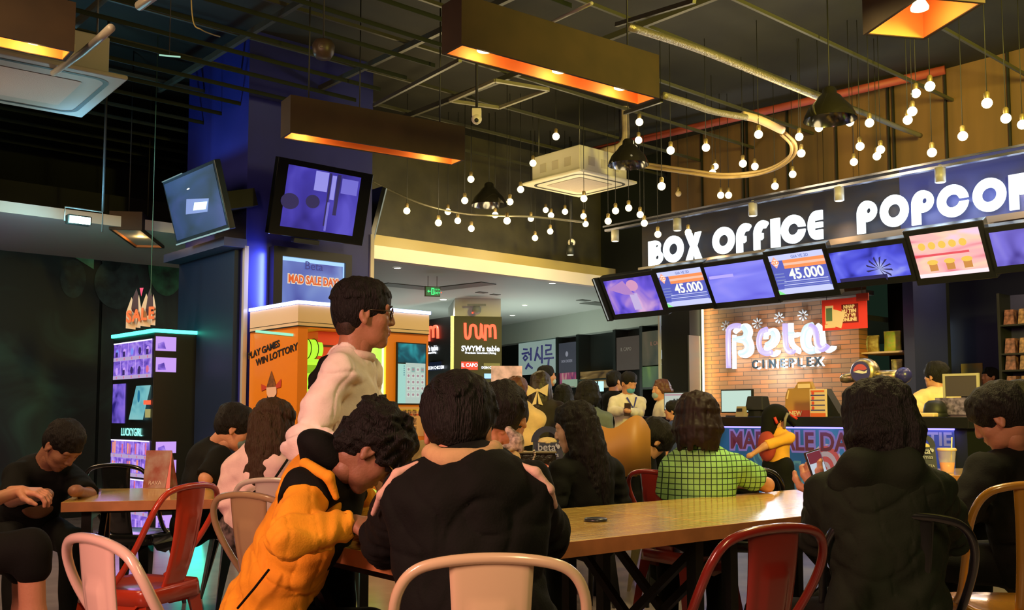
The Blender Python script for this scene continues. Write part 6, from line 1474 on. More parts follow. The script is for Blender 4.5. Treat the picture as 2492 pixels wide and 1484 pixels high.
# ------------------------------------------------------------------ tables
oak = bpy.data.materials.new('oak_table'); oak.use_nodes = True; nt = oak.node_tree; b = nt.nodes['Principled BSDF']; b.inputs['Roughness'].default_value = .22; b.inputs['Coat Weight'].default_value = .5; b.inputs['Coat Roughness'].default_value = .12
tc = nt.nodes.new('ShaderNodeTexCoord'); mp = nt.nodes.new('ShaderNodeMapping'); mp.inputs['Scale'].default_value = (1.6, 38, 20); nz = nt.nodes.new('ShaderNodeTexNoise'); nz.inputs['Scale'].default_value = 2.2; nz.inputs['Detail'].default_value = 6; nz.inputs['Distortion'].default_value = .5
cr = nt.nodes.new('ShaderNodeValToRGB'); e = cr.color_ramp.elements; e[0].position = .35; e[0].color = (.50, .27, .05, 1); e[1].position = .65; e[1].color = (.85, .62, .18, 1)
nt.links.new(tc.outputs['Object'], mp.inputs[0]); nt.links.new(mp.outputs[0], nz.inputs['Vector']); nt.links.new(nz.outputs['Fac'], cr.inputs[0]); nt.links.new(cr.outputs[0], b.inputs['Base Color'])
edge_m = mat('table_edge', (.42, .17, .06), .45, noise=.15, nscale=10); iron = mat('iron_black', (.012, .013, .013), .4, .4)
TROT = R(39.5); TA = PZ(987, 1362, .75); TL, TW, TH = 1.42, .84, .05
def table(loc, rot, L, Wd, label, brace=True, th=TH):
    t = thing('table', label, 'table', (loc[0], loc[1], 0), rot, 'wooden topped iron tables')
    m = MB().box(0, L-.004, 0, Wd, .75-th+.002, .75, oak); m.build('tabletop', t, bevel=.003)
    m = MB().box(-.002, L-.002, -.003, 0, .75-th, .749, edge_m).box(-.003, 0, 0, Wd, .75-th, .749, edge_m).box(0, L, Wd, Wd+.003, .75-th, .749, edge_m); m.build('edge_band', t)
    for x in (.10, L-.10):
        for y in (.08, Wd-.08): MB().box(x-.022, x+.022, y-.022, y+.022, 0, .75-th, iron).build('leg', t)
        m = MB().bar((x, .08, .06), (x, Wd-.08, .66), .03, .03, iron).bar((x, .08, .66), (x, Wd-.08, .06), .03, .03, iron).box(x-.02, x+.02, .08, Wd-.08, .66, .70, iron); m.build('cross_brace', t)
    m = MB().box(.1, L-.1, Wd/2-.02, Wd/2+.02, .66, .70, iron); m.build('stretcher', t)
    return t
tx_ = Vector((math.cos(TROT), math.sin(TROT), 0)); ty_ = Vector((-math.sin(TROT), math.cos(TROT), 0))
table(TA, TROT, TL, TW, 'oak-topped table nearest the camera, with the person in black leaning on it')
table(TA+tx_*TL, TROT, TL, TW, 'oak-topped table joined to the right end of the nearest table')
table(TA+tx_*TL*2, TROT, TL, TW, 'oak-topped table third in the joined row, beyond the phone')
# left table: near corner (140,1240) top 1222
LA = PZ(150, 1222, .75); table(LA, TROT-R(24), 1.5, .85, 'dark oak-topped table at the left with a folded menu on it', th=.045)
# far tables in the seating area
fa = loc_of(1290, 6.6); table((fa.x, fa.y), R(10), 1.3, .8, 'table behind the long-haired person carrying the blue carton')
fb = loc_of(2130, 6.55); table((fb.x, fb.y), R(8), 1.3, .8, 'table at the right carrying the orange drink')
# ------------------------------------------------------------------ metal cafe chairs
def make_chair(col, name='metal_chair', gloss=.25):
    m_ = mat('chair_'+name, col, gloss, .0, coat=.8)
    t = bpy.data.objects.new('metal_chair', None); COL.objects.link(t)
    pts = [(.185, .02, .455), (.19, -.04, .50), (.205, -.13, .62), (.212, -.19, .72), (.200, -.222, .79), (.165, -.238, .835), (.10, -.247, .855), (0, -.25, .862)]
    full = pts+[(-x, y, z) for x, y, z in reversed(pts[:-1])]
    MB().tube(smooth_path(full, 6), .0125, m_, 12).build('back_frame', t)
    # splat: tapered, gently curved, with an embossed panel
    vs = []; n = 22; cols = 15
    for side in (0, 1):
        for i in range(n+1):
            v = i/n; z = .455+(.855-.455)*v; yb = -.165-.083*v**.8-.012*math.sin(math.pi*v); w = .070+.022*v
            for k in range(cols):
                u = -1+2*k/(cols-1); x = u*w; emb = .007 if (abs(u) < .5 and .22 < v < .74) else 0
                edge = .006 if abs(u) > .95 else 0
                vs.append((x, yb-(.0 if side else .004)-emb+edge+.006*u*u, z))
    fs = []; N = (n+1)*cols
    for side in (0, 1):
        for i in range(n):
            for k in range(cols-1):
                a = side*N+i*cols+k; q = (a, a+1, a+cols+1, a+cols); fs.append(q if side else q[::-1])
    for i in range(n):
        for k in (0, cols-1): a = i*cols+k; fs.append((a, a+cols, a+cols+N, a+N))
    MB().add(vs, fs, m_, True).build('backrest', t)
    # seat pan with rolled edge
    o_ = rrect(.185, .18, .06, 5); o2 = [(x*.86, y*.86) for x, y in o_]; n = len(o_)
    vs = [(x, y, .452) for x, y in o2]+[(x*.98, y*.98, .458) for x, y in o_]+[(x, y, .445) for x, y in o_]+[(x*1.03, y*1.03, .395) for x, y in o_]+[(x*1.0, y*1.0, .395) for x, y in o_]
    fs = [tuple(range(n))]+[(l*n+k, l*n+(k+1) % n, (l+1)*n+(k+1) % n, (l+1)*n+k) for l in range(4) for k in range(n)]
    MB().add(vs, fs, m_, True).build('seat', t)
    for sx in (-1, 1):
        for sy in (-1, 1):
            a = Vector((sx*.165, sy*.155, .44)); b_ = Vector((sx*.215, sy*.215, 0)); m = MB(); vs = []
            for f_ in (0, .35, 1):
                p = a.lerp(b_, f_); w = .055*(1-f_)+.018
                vs += [(p.x, p.y-sy*w, p.z), (p.x+sx*.004, p.y+sy*.004, p.z), (p.x-sx*w, p.y, p.z), (p.x-sx*w*.8, p.y-sy*.014, p.z), (p.x-sx*.014, p.y-sy*.014, p.z), (p.x-sx*.014, p.y-sy*w*.8, p.z)]
            fs = [(l*6+k, l*6+(k+1) % 6, (l+1)*6+(k+1) % 6, (l+1)*6+k) for l in range(2) for k in range(6)]+[tuple(range(6)), tuple(range(12, 18))]
            m.add(vs, fs, m_).build('leg', t)
    m = MB()
    for s_ in (-1, 1): m.add([(s_*.19, -.14, .40), (s_*.19, .14, .40), (s_*.193, .10, .36), (s_*.193, 0, .335), (s_*.193, -.10, .36)], [(0, 1, 2, 3, 4)], m_)
    m.build('side_rail', t)
    return t
CH = []
def chair(px, Y, yaw, col, cname, label, sc=1.0, back=True):
    """px: column of the hoop's middle at depth Y"""
    t = make_chair(col, cname); p = loc_of(px, Y); f = Vector((math.sin(R(yaw)), math.cos(R(yaw)), 0)); c = p+f*.24*sc
    t.location = (c.x, c.y, 0); t.rotation_euler = (0, 0, -R(yaw)); t.scale = (sc, sc, sc); tag(t, label, 'chair', 'metal cafe chairs'); return t
c_white = (.75, .55, .45); c_red = (.42, .035, .02); c_beige = (.40, .28, .14); c_blk = (.010, .011, .012); c_grey = (.30, .25, .17); c_dred = (.20, .018, .012); c_yel = (.50, .22, .03)
chair(1197, 2.12, -4, (.78, .60, .38), 'cream', 'cream metal chair at the bottom centre behind the person in the black jacket', .985)
chair(243, 2.34, 44, c_white, 'pinkish_white', 'pinkish white metal chair at the bottom left corner', 1.0)
chair(472, 4.1, -72, (.50, .05, .02), 'red', 'bright red metal chair turned sideways by the left table')
chair(607, 3.62, 32, c_beige, 'beige', 'beige metal chair behind the person in the yellow jacket')
chair(668, 4.45, 15, (.6, .52, .45), 'off_white', 'off-white metal chair of the person in the pink sweater')
chair(1880, 2.56, -32, c_dred, 'dark_red', 'dark red metal chair at the bottom right of centre')
chair(2535, 3.3, 5, c_yel, 'yellow', 'mustard yellow metal chair at the right edge', 1.07)
chair(285, 5.75, 10, c_blk, 'black', 'glossy black metal chair behind the left table')
chair(505, 6.1, 60, (.03, .06, .06), 'teal_black', 'dark teal metal chair of the masked person')
chair(1585, 5.1, 55, (.26, .03, .02), 'maroon', 'maroon metal chair just left of the person in green check')
chair(1603, 6.5, 10, c_grey, 'grey', 'grey-white metal chair behind the maroon chair')
chair(1420, 5.55, 0, c_blk, 'black', 'black metal chair of the long-haired person in black')
chair(1805, 5.45, 15, c_blk, 'black', 'black metal chair beside the person in green check')
chair(1270, 6.1, 20, c_red, 'red_far', 'distant red metal chair behind the seated people')
chair(2185, 2.88, 8, c_blk, 'black', 'black metal chair of the person holding the phone')
# brown moulded chair back
c = loc_of(1500, 6.0); t = thing('lounge_chair', 'tan chair with a wavy curved backrest behind the long-haired person', 'chair', c, R(-10))
br_ = mat('tan_leather', (.50, .24, .05), .45); vs = []; n = 24
z_t = lambda u: 1.12-.05*math.cos(u*3.3+.6)-.10*u**4 ; 
for lay in (0, 1):
    for i in range(n+1):
        u = -1+2*i/n; x = u*.20; y = .10*u*u+(.03 if lay else 0)
        for v in (0, 1): vs.append((x, y, (z_t(u) if v else .78)))
fs = []; N = (n+1)*2
for i in range(n):
    a = i*2; fs += [(a, a+2, a+3, a+1), (N+a, N+a+1, N+a+3, N+a+2), (a+1, a+3, N+a+3, N+a+1), (a, N+a, N+a+2, a+2)]
MB().add(vs, fs, br_, True).build('backrest', t); MB().box(-.2, .2, .02, .42, .42, .48, br_).build('seat', t, bevel=.02)
for x in (-.17, .17):
    for y in (.05, .38): MB().cyl((x, y, 0), (x*.9, y, .78 if y < .1 else .43), .016, iron, n=10).build('leg', t)
# ------------------------------------------------------------------ things on the tables
c = PZ(1450, 1268, .75); t = thing('coaster', 'round black coaster lying on the nearest oak table', 'coaster', (c.x, c.y, .7505)); MB().lathe([(0, .012), (.040, .012), (.044, .008), (.044, .0), (0, 0)], mat('coaster', (.02, .025, .03), .3), 28).build('disc', t); MB().lathe([(.030, .0125), (.034, .0125)], mat('coaster_ring', (.10, .08, .10), .4), 28).build('ring', t)
c = PZ(385, 1187, .75); t = thing('menu_stand', 'folded pink and grey menu standing on the left table', 'menu', (c.x, c.y, .751), R(-8))
w = .062*F/2400; hgt = .205
mp1 = mat('menu_print', (.40, .28, .25), .5, noise=.5, nscale=14, color2=(.30, .08, .06)); mp2 = mat('menu_edge', (.75, .20, .20), .5)
MB().add([(-.075, -.03, 0), (.055, -.03, 0), (.055, 0, hgt), (-.075, 0, hgt), (.085, .05, 0), (.075, .0, hgt)], [(0, 1, 2, 3), (1, 4, 5, 2)], mp1).build('front_page', t, recalc=False)
MB().add([(.057, -.026, 0), (.078, -.02, 0), (.075, .0, hgt), (.057, .0, hgt)], [(0, 1, 2, 3)], mp2).add([(-.075, .06, 0), (.085, .06, 0), (.075, .002, hgt), (-.075, .002, hgt)], [(0, 1, 2, 3)], mp2).build('inner_page', t, recalc=False)
text('RAVA', .030, (-.005, -.030, .028), mat('menu_ink', (.75, .6, .55), .5), t, 'lettering', .0005, rot=(R(-8), 0, 0))
def phone(c, d, n_, label, scr, l=.15, w=.072):
    d, n_ = Vector(d).normalized(), Vector(n_).normalized(); x = d.cross(n_).normalized(); n_ = x.cross(d)
    t = thing('phone', label, 'phone', c, tuple(Matrix((x, d, n_)).transposed().to_euler()))
    MB().box(-w/2, w/2, -l/2, l/2, -.004, .004, mat('phone_case', (.05, .03, .03), .3)).build('casing', t, bevel=.003)
    MB().add([(-w*.45, -l*.47, .0045), (w*.45, -l*.47, .0045), (w*.45, l*.47, .0045), (-w*.45, l*.47, .0045)], [(0, 1, 2, 3)], scr).build('screen', t, recalc=False); return t
c = PZ(208, 1194, .75); phone((c.x, c.y, .756), (1, .2, 0), (0, 0, 1), 'dark phone lying on the left table by the person in black', mat('phone_glass', (.02, .02, .03), .08))
c = P(1338, 1203, 5.04); phone(c, (.9, .3, .25), (-.1, -.6, 1), 'teal lit phone held low beside the person in the black jacket', glow('phone_teal', (.02, .4, .5), .9), .14)
c = P(2375, 1225, 4.2); phone(c, (.3, .6, .5), (-.2, -.8, .5), 'bright blue lit phone under the right-hand person', glow('phone_blue', (.1, .55, .95), 1.5), .16, .08)
# blue popcorn cartons with handles
def carton(c, rot, s_, label):
    t = thing('popcorn_carton', label, 'carton', c, rot)
    nb = mat('carton_navy', (.022, .028, .075), .5); w, hh = .095*s_, .22*s_
    MB().box(-w, w, -.045*s_, .045*s_, 0, hh*.85, nb, .012*s_).build('carton_body', t)
    o_ = [(w*1.02*math.cos(R(a)), hh*.85+w*1.0*math.sin(R(a))) for a in range(0, 181, 12)]; i_ = [(w*.55*math.cos(R(a)), hh*.85+.015+w*.5*math.sin(R(a))) for a in range(0, 181, 12)]
    outline([o_, i_], 'handle', nb, t, (0, 0, 0), .004)
    pr = mat('carton_print', (.42, .45, .62), .5)
    text('beta', .062*s_, (-w*.1, -.05*s_, hh*.72), pr, t, 'lettering', .0005, bold=.001); text('cinemas', .040*s_, (-w*.02, -.05*s_, hh*.52), pr, t, 'lettering', .0005); text('THE BETA', .026*s_, (w*.15, -.05*s_, hh*.22), pr, t, 'lettering', .0005); text('CINEMA', .026*s_, (w*.15, -.05*s_, hh*.08), pr, t, 'lettering', .0005)
    MB().disc(w*.62, hh*.74, .010*s_, .014*s_, -.05*s_, pr, 8).disc(w*.50, hh*.78, .006*s_, .010*s_, -.05*s_, pr, 8).build('leaf_print', t, recalc=False)
    MB().ball((0, 0, hh*.86), w*.62, mat('popcorn', (.75, .6, .3), .8, bump=1, bscale=60), 14, (1, .6, .5)).build('popcorn', t)
    return t
c = loc_of(1332, 6.75); carton((c.x, c.y, .751), R(4), 1.15, 'navy popcorn carton with handle on the table behind the long-haired person')
c = loc_of(2241, 6.95); carton((c.x, c.y, .751), R(-5), .95, 'navy popcorn carton with handle right of the person holding the phone')
# drink cup
c = loc_of(2301, 6.9); t = thing('drink_cup', 'clear plastic cup of orange drink with a straw on the right-hand table', 'cup', (c.x, c.y, .751))
clear = mat('cup_plastic', (.75, .72, .62), .25, alpha=.38); drink = mat('drink_orange', (.85, .22, .04), .3, emit=.15)  # drink carries a faint glow of its own to stay visible
MB().lathe([(.032, 0), (.046, .115), (.047, .12)], clear, 28).build('cup_wall', t); MB().lathe([(0, .002), (.031, .002), (.038, .055), (0, .055)], drink, 28).build('drink', t); MB().lathe([(0, .132), (.045, .132), (.050, .125), (.050, .118), (.046, .117)], mat('cup_lid', (.75, .55, .38), .4), 28).build('lid', t); MB().cyl((.022, 0, .06), (.030, 0, .19), .004, mat('straw', (.7, .65, .5), .4), n=8).build('straw', t)
t.scale = (1.3, 1.3, 1.3)
# black handbag with chain
c = loc_of(1290, 6.15); t = thing('handbag', 'black quilted handbag with a pale chain beside the navy carton', 'bag', (c.x, c.y, .751), R(3))
MB().box(-.13, .17, -.05, .05, 0, .17, mat('bag_black', (.02, .018, .01), .25, bump=.8, bscale=25), .01).build('bag_body', t, bevel=.015); MB().box(-.12, .16, -.055, .055, .165, .175, mat('bag_trim', (.30, .28, .15), .3, .5)).build('clasp_trim', t)
m = MB(); ch_ = mat('chain', (.55, .5, .35), .3, .7)
for k in range(14): m.ball((.02+.006*math.sin(k), -.06, .18-.022*k*.6), .009, ch_, 8)
m.build('chain', t)
# ------------------------------------------------------------------ people
pinkc = cloth('cream_pink', (.94, .84, .76)); yel = cloth('yellow_orange', (.95, .40, .015)); blackc = cloth('black', (.0055, .0065, .0055), spec=.2); tan = cloth('tan', (.62, .42, .20)); rose = cloth('rose', (.88, .62, .60)); bluej = cloth('navy', (.03, .05, .16)); greyj = cloth('grey_blue', (.13, .17, .17)); creamt = cloth('cream', (.82, .60, .30)); white_ = cloth('white', (.78, .72, .58)); olive = cloth('olive', (.18, .15, .03)); dgreen = cloth('dark_green', (.012, .018, .010), spec=.25); brownblk = cloth('brown_black', (.03, .022, .016))
def glasses(root, O, k, m_=None):
    H, M, s = k['H'], k['M'], k['s']; hp = lambda x, y, z: Vector(tuple(H+M @ (V3(x, y, z)*s)-nv(O)))
    m_ = m_ or mat('glasses_frame', (.04, .02, .012), .25, coat=1); m = MB()
    for x in (-1, 1):
        ring = [hp(x*(.034+.024*math.cos(a)), .096, .010+.018*math.sin(a)*(1 if math.sin(a) > 0 else 1.1)) for a in [2*math.pi*i/20 for i in range(20)]]
        m.tube(ring, .0022*s, m_, 6, closed=True); m.tube([hp(x*.058, .094, .016), hp(x*.074, .060, .014), hp(x*.080, -.005, .012), hp(x*.078, -.022, -.005)], .0022*s, m_, 6)
    m.tube([hp(-.011, .098, .014), hp(0, .101, .016), hp(.011, .098, .014)], .002*s, m_, 6); m.build('glasses', root)
def eyes(root, O, k):
    H, M, s = k['H'], k['M'], k['s']; hp = lambda x, y, z: Vector(tuple(H+M @ (V3(x, y, z)*s)-nv(O)))
    for x in (-1, 1):
        MB().ball(hp(x*.031, .0792, .0105), .0095*s, mat('eye_white', (.6, .55, .5), .2), 14).ball(hp(x*.031, .0845, .0105), .0055*s, mat('eye_dark', (.02, .01, .008), .1), 10).build('eye', root)
        m = MB().tube([hp(x*.014, .091, .032), hp(x*.030, .0935, .036), hp(x*.048, .084, .032)], [.0025*s, .0032*s, .0018*s], HAIR, 8).build('eyebrow', root)
    lm = mat('lips', (.45, .14, .10), .4); f = Field()
    f.cone(nv(hp(-.017, .086, -.0505)), nv(hp(.017, .086, -.0505)), .0062*s, k=.004).cone(nv(hp(0, .0935, -.050)), nv(hp(0, .0933, -.050)), .0075*s, k=.006).cone(nv(hp(-.014, .0855, -.0625)), nv(hp(.014, .0855, -.0625)), .0070*s, k=.003).cone(nv(hp(0, .0905, -.0625)), nv(hp(0, .0903, -.0625)), .008*s, k=.006)
    field_obj('lips', [(f, .0022)], lm, root, (0, 0, 0))
# 1 standing man
def ex1(root, O, k):
    eyes(root, O, k); glasses(root, O, k)
    H, M = k['H'], k['M']; f = Field(); hp = lambda x, y, z: H+M @ V3(x, y, z)
    # cropped sides under the bowl of hair
    f.ell(hp(0, -.020, .028), V3(.0785, .094, .084), M, 0).ell(hp(0, -.052, -.030), V3(.066, .050, .066), M, .02); f.ell(hp(0, .115, -.03), V3(.11, .105, .13), M, .004, '-'); f.plane(hp(0, -.09, -.078), M @ V3(0, -.1, -1))
    for x in (-1, 1): f.ell(hp(x*.085, .012, -.022), V3(.03, .034, .040), M, .008, '-')
    field_obj('cropped_hair', [(f, .004)], mat('hair_stubble', (.035, .020, .012), .6, noise=.5, nscale=200), root, O)
    # ribbed neckline, dark back panel and chest print
    f = Field(); nk, T = k['neck'], k['T']
    f.chain([nv(P(818, 858, 3.54)), nv(P(790, 882, 3.52)), nv(P(764, 920, 3.50)), nv(P(752, 948, 3.48))], [.010, .018, .016, .006], .02)
    field_obj('back_panel', [(f, .008)], blackc, root, O)
    f = Field(); nb_ = unit(H-nk)
    for a in range(0, 360, 15):
        c_ = nk+nb_*.012+(T[:, 0]*math.cos(R(a))+T[:, 1]*math.sin(R(a)))*.067; f.ell(c_, V3(.014, .014, .016), None, .012)
    field_obj('neckband', [(f, .004)], cloth('neckband', (.80, .66, .58)), root, O)
    pr = mat('print_ink', (.02, .02, .03), .6)
    c = nk*.74+k['pel']*.26+T[:, 1]*.133-k['r']*.02-nv(O)
    for q_, (bd_, dz_) in enumerate((('NOW', 0), ('GO', -.075))): text(bd_, .07, (c[0]-.012*q_, c[1], c[2]+dz_), pr, root, 'chest_lettering', .003, bold=.002, rot=(0, 0, R(180-72)))
person('person standing in a cream pink sweater and dark glasses, looking right', P(886, 766, 3.52), yaw=72, hyaw=76, hpitch=-4, seated=False, hair='bowl', hseed=4, hvol=1.03, skin=SK_TAN, topm=pinkc, bottomm=blackc, voxel=.0065, hvoxel=.0035, fold=.007, bulk=1.02,
    j=dict(neck=P(858, 872, 3.53), pelvis=P(795, 1235, 3.62), sR=P(822, 912, 3.38), sL=P(880, 908, 3.72), eR=P(732, 1082, 3.28), wR=P(836, 1078, 3.14), eL=P(905, 1070, 3.78), wL=P(925, 1160, 3.7)), extra=ex1,
    hands=[(P(836, 1078, 3.14), (.8, .1, -.5), (.2, .9, .2), dict(thumb=1, curl=.8)), (P(925, 1160, 3.7), (.1, 0, -1), (-1, 0, 0), dict(thumb=1))])
# 2 yellow jacket
def ex2(root, O, k):
    glasses(root, O, k, mat('wire_frame', (.5, .45, .35), .2, .9))
    nk, pl, T, r, fw = k['neck'], k['pel'], k['T'], k['r'], k['fw']; H = k['H']
    f = Field()     # hood folded behind the neck
    b_ = nv(P(778, 1088, 3.0)); f.ell(b_, V3(.065, .07, .05), rot_head(65, -30), 0); f.ell(nk*.5+b_*.5, V3(.10, .08, .06), rot_head(65, -20), .03); f.noise(.006, 40, 2); field_obj('hood', [(f, .008)], blackc, root, O)
    f = Field()     # black yoke round the shoulder and down the chest
    f.cone(nk-V3(0, 0, .03), k['sR']+V3(0, 0, .0), .078, .080, .04).cone(nk-V3(0, 0, .02), k['sL'], .072, .068, .04).ell(nk*.75+pl*.25+fw*.075, V3(.15, .075, .17), T, .03); f.noise(.004, 40, 7)
    f.ell(k['sR']*.55+k['eR']*.45, V3(.09, .09, .075), None, .01, '-')
    field_obj('black_yoke', [(f, .008)], blackc, root, O)
    f = Field(); f.chain([nv(P(742, 1128, 2.93)), nv(P(800, 1160, 2.86)), nv(P(818, 1210, 2.88))], [.018, .016, .010], .01); field_obj('yellow_trim', [(f, .006)], yel, root, O)
    MB().tube([Vector(tuple(nv(p)-nv(O))) for p in (P(655, 1385, 2.93), P(620, 1430, 2.93), P(578, 1480, 2.95))], .004, blackc, 6).build('pocket_zip', root)
person('person in a yellow-orange jacket bent over the near table, curly black hair', P(900, 1094, 3.02), yaw=62, hyaw=78, hpitch=-52, hair='curly', hseed=9, hvol=1.04, skin=skin_mat('shade', (.30, .14, .08)), topm=yel, bottomm=blackc, voxel=.0065, hvoxel=.0045, fold=.007, bulk=1.04, topname='jacket',  # darker skin: shade on the bowed face put into its colour
    j=dict(neck=P(806, 1145, 3.10), pelvis=P(612, 1545, 3.18), sR=P(742, 1205, 2.92), sL=P(850, 1190, 3.32), eR=P(704, 1308, 2.74), wR=P(842, 1276, 2.84), eL=P(900, 1270, 3.42), wL=P(905, 1280, 3.12), kR=P(850, 1560, 3.1), kL=P(900, 1530, 3.5)), extra=ex2,
    hands=[(P(846, 1274, 2.85), (1, .15, .0), (.0, .3, -1), dict(thumb=-1, curl=.9)), (P(905, 1280, 3.12), (.2, -.8, 0), (0, 0, -1), dict(thumb=1, curl=.8))])
# 3 black jacket, back to the camera
def ex3(root, O, k):
    nk, T, H = k['neck'], k['T'], k['H']
    f = Field(); 
    for a in range(-120, 121, 20): 
        c = nk+V3(.078*math.sin(R(a)), -.080*math.cos(R(a)), .040-.012*math.cos(R(a))); f.ell(c, V3(.024, .018, .028), None, .02)
    f.noise(.003, 60, 4); field_obj('hood_collar', [(f, .006)], tan, root, O)
    for pts in ((P(1016, 1128, 2.42), P(966, 1152, 2.415), P(928, 1204, 2.42), P(908, 1250, 2.47)), (P(1262, 1130, 2.42), P(1304, 1148, 2.415), P(1338, 1190, 2.42), P(1352, 1232, 2.47))):
        f = Field(); f.chain([nv(p) for p in pts], [.008, .011, .010, .007], .01); field_obj('shoulder_stripe', [(f, .005)], cloth('stripe_pink', (.75, .50, .40)), root, O)
person('person in a black jacket seen from behind at the near table', P(1116, 1046, 2.52), yaw=2, hyaw=4, hpitch=-24, hair='short', hseed=14, hvol=1.12, skin=SK_WARM, topm=blackc, bottomm=blackc, voxel=.0065, hvoxel=.004, fold=.006, bulk=1.18, topname='jacket', collar=True, pants_len=1,
    j=dict(neck=P(1128, 1145, 2.46), pelvis=P(1160, 1575, 2.42), sR=P(1272, 1200, 2.46), sL=P(1012, 1205, 2.46), eR=P(1325, 1300, 2.66), eL=P(935, 1305, 2.66), wL=P(945, 1352, 2.86), wR=P(1290, 1300, 2.98)), extra=ex3,
    hands=[(P(945, 1350, 2.88), (.5, .6, .05), (0, 0, -1), dict(thumb=1, curl=.5)), (P(1290, 1300, 2.98), (-.6, .6, .0), (0, 0, -1), dict(thumb=-1, curl=.8))])
# 4 across the table
def ex4(root, O, k):
    f = Field(); nk, T = k['neck'], k['T']; f.chain([nv(P(1238, 1048, 3.62)), nv(P(1256, 1072, 3.6)), nv(P(1264, 1092, 3.6))], [.016, .026, .014], .01); f.cone(nv(P(1230, 1090, 3.6)), nv(P(1252, 1085, 3.6)), .014, .018, .01); f.noise(.005, 70, 3); field_obj('patterned_scarf', [(f, .006)], mat('scarf_print', (.75, .65, .55), .8, noise=.9, nscale=45, color2=(.05, .03, .02)), root, O)
person('person across the near table with black fringe, head bowed behind the person in black', P(1226, 1022, 3.75), yaw=180, hyaw=-150, hpitch=-42, hair='short', hseed=22, hvol=1.12, topm=tan, bottomm=blackc, voxel=.010, hvoxel=.0055, fold=.006, topname='jacket',
    j=dict(neck=P(1170, 1085, 3.85), pelvis=P(1130, 1360, 4.05), sR=P(1035, 1118, 3.85), sL=P(1225, 1125, 3.8), eR=P(1010, 1210, 3.7), eL=P(1240, 1220, 3.65), wR=P(1060, 1230, 3.45), wL=P(1200, 1230, 3.45)), extra=ex4)
# 5 pink person
def ex5(root, O, k):
    MB().tube([Vector(tuple(nv(p)-nv(O))) for p in (P(700, 1118, 4.6), P(668, 1165, 4.52), P(615, 1200, 4.5))], .006, blackc, 6).build('bag_strap', root)
person('person in a rose pink top with long brown hair, seated with back turned', P(668, 1038, 4.75), yaw=15, hyaw=35, hpitch=-18, hair='long', hairm=HAIRB, hseed=31, hlen=.42, hair_back=V3(-.25, -1, 0), skin=SK_PALE, topm=rose, bottomm=mat('plaid_skirt', (.10, .07, .07), .9, noise=.8, nscale=30), voxel=.009, hvoxel=.005, fold=.004, bulk=.98, topname='top',
    j=dict(neck=P(652, 1108, 4.72), pelvis=P(620, 1290, 4.68), sL=P(578, 1138, 4.7), sR=P(715, 1140, 4.85), eL=P(553, 1222, 4.68), wL=P(590, 1248, 4.95)), extra=ex5)
# 6 masked person in black
def ex6(root, O, k):
    H, M, s = k['H'], k['M'], k['s']; f = Field(); f.ell(H+M @ (V3(0, .062, -.055)*s), V3(.052, .048, .045)*s, M, 0); f.ell(H+M @ (V3(0, -.02, -.02)*s), V3(.09, .075, .2)*s, M, .004, '-'); field_obj('face_mask', [(f, .006)], k.get('mm') or mat('mask_grey', (.20, .28, .27), .7), root, O)
def masked(col):
    def e_(root, O, k): k['mm'] = mat('mask_'+'_'.join('%d' % (c*100) for c in col), col, .7); ex6(root, O, k)
    return e_
person('person in black with a face mask, bent forward behind the pink top', P(570, 1042, 5.7), yaw=60, hyaw=75, hpitch=-28, hair='short', hvol=1.12, hseed=41, topm=blackc, bottomm=blackc, voxel=.012, hvoxel=.007, sleeve=.5, topname='shirt', j=dict(neck=P(520, 1092, 5.75), pelvis=P(470, 1270, 5.7), eR=P(500, 1165, 5.5), wR=P(548, 1132, 5.6)), extra=masked((.16, .25, .25)))
# 7 man at the left table
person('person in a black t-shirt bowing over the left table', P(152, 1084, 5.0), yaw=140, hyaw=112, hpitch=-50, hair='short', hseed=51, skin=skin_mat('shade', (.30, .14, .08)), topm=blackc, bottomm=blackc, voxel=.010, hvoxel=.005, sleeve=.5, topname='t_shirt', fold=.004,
    j=dict(neck=P(108, 1132, 5.1), pelvis=P(60, 1290, 5.4), sR=P(40, 1158, 5.0), sL=P(170, 1160, 5.2), eR=P(30, 1215, 4.85), wR=P(100, 1205, 4.6), eL=P(215, 1205, 5.0), wL=P(190, 1196, 4.75)))
# 8 arm and leg from the left edge
person('person mostly outside the left edge, forearm on the left table', P(-170, 1010, 3.75), yaw=75, hair='short', hseed=61, skin=SK_WARM, topm=blackc, bottomm=blackc, voxel=.009, hvoxel=.008, sleeve=.5, topname='t_shirt', pants_len=.12,
    j=dict(neck=P(-190, 1105, 3.7), pelvis=P(-190, 1370, 3.7), sR=P(-200, 1150, 3.55), sL=P(-140, 1150, 3.9), eL=P(-70, 1235, 4.05), wL=P(42, 1196, 4.15), eR=P(-120, 1250, 3.5), wR=P(-20, 1260, 3.8), kR=P(75, 1335, 3.7), kL=P(60, 1345, 4.0), aR=P(85, 1690, 3.75), aL=P(60, 1660, 4.05)),
    hands=[(P(40, 1196, 4.15), (1, .1, -.02), (.2, .2, -1), dict(thumb=-1, curl=.75))])
# 9 long-haired person in profile
person('person with very long black hair in profile, facing left', P(1398, 1042, 5.05), yaw=-40, hyaw=-74, hpitch=-16, hair='long', hseed=71, hlen=.46, hvol=1.02, skin=SK_PALE, hair_open=True, topm=blackc, bottomm=blackc, voxel=.010, hvoxel=.005, topname='top', extra=lambda ro, O, k: eyes(ro, O, k), hair_back=V3(1, .1, 0),
    j=dict(neck=P(1418, 1112, 5.08), pelvis=P(1440, 1300, 5.1), sL=P(1365, 1150, 4.95), sR=P(1488, 1145, 5.2), eL=P(1350, 1225, 4.9), eR=P(1510, 1225, 5.2), wL=P(1330, 1200, 5.15)))
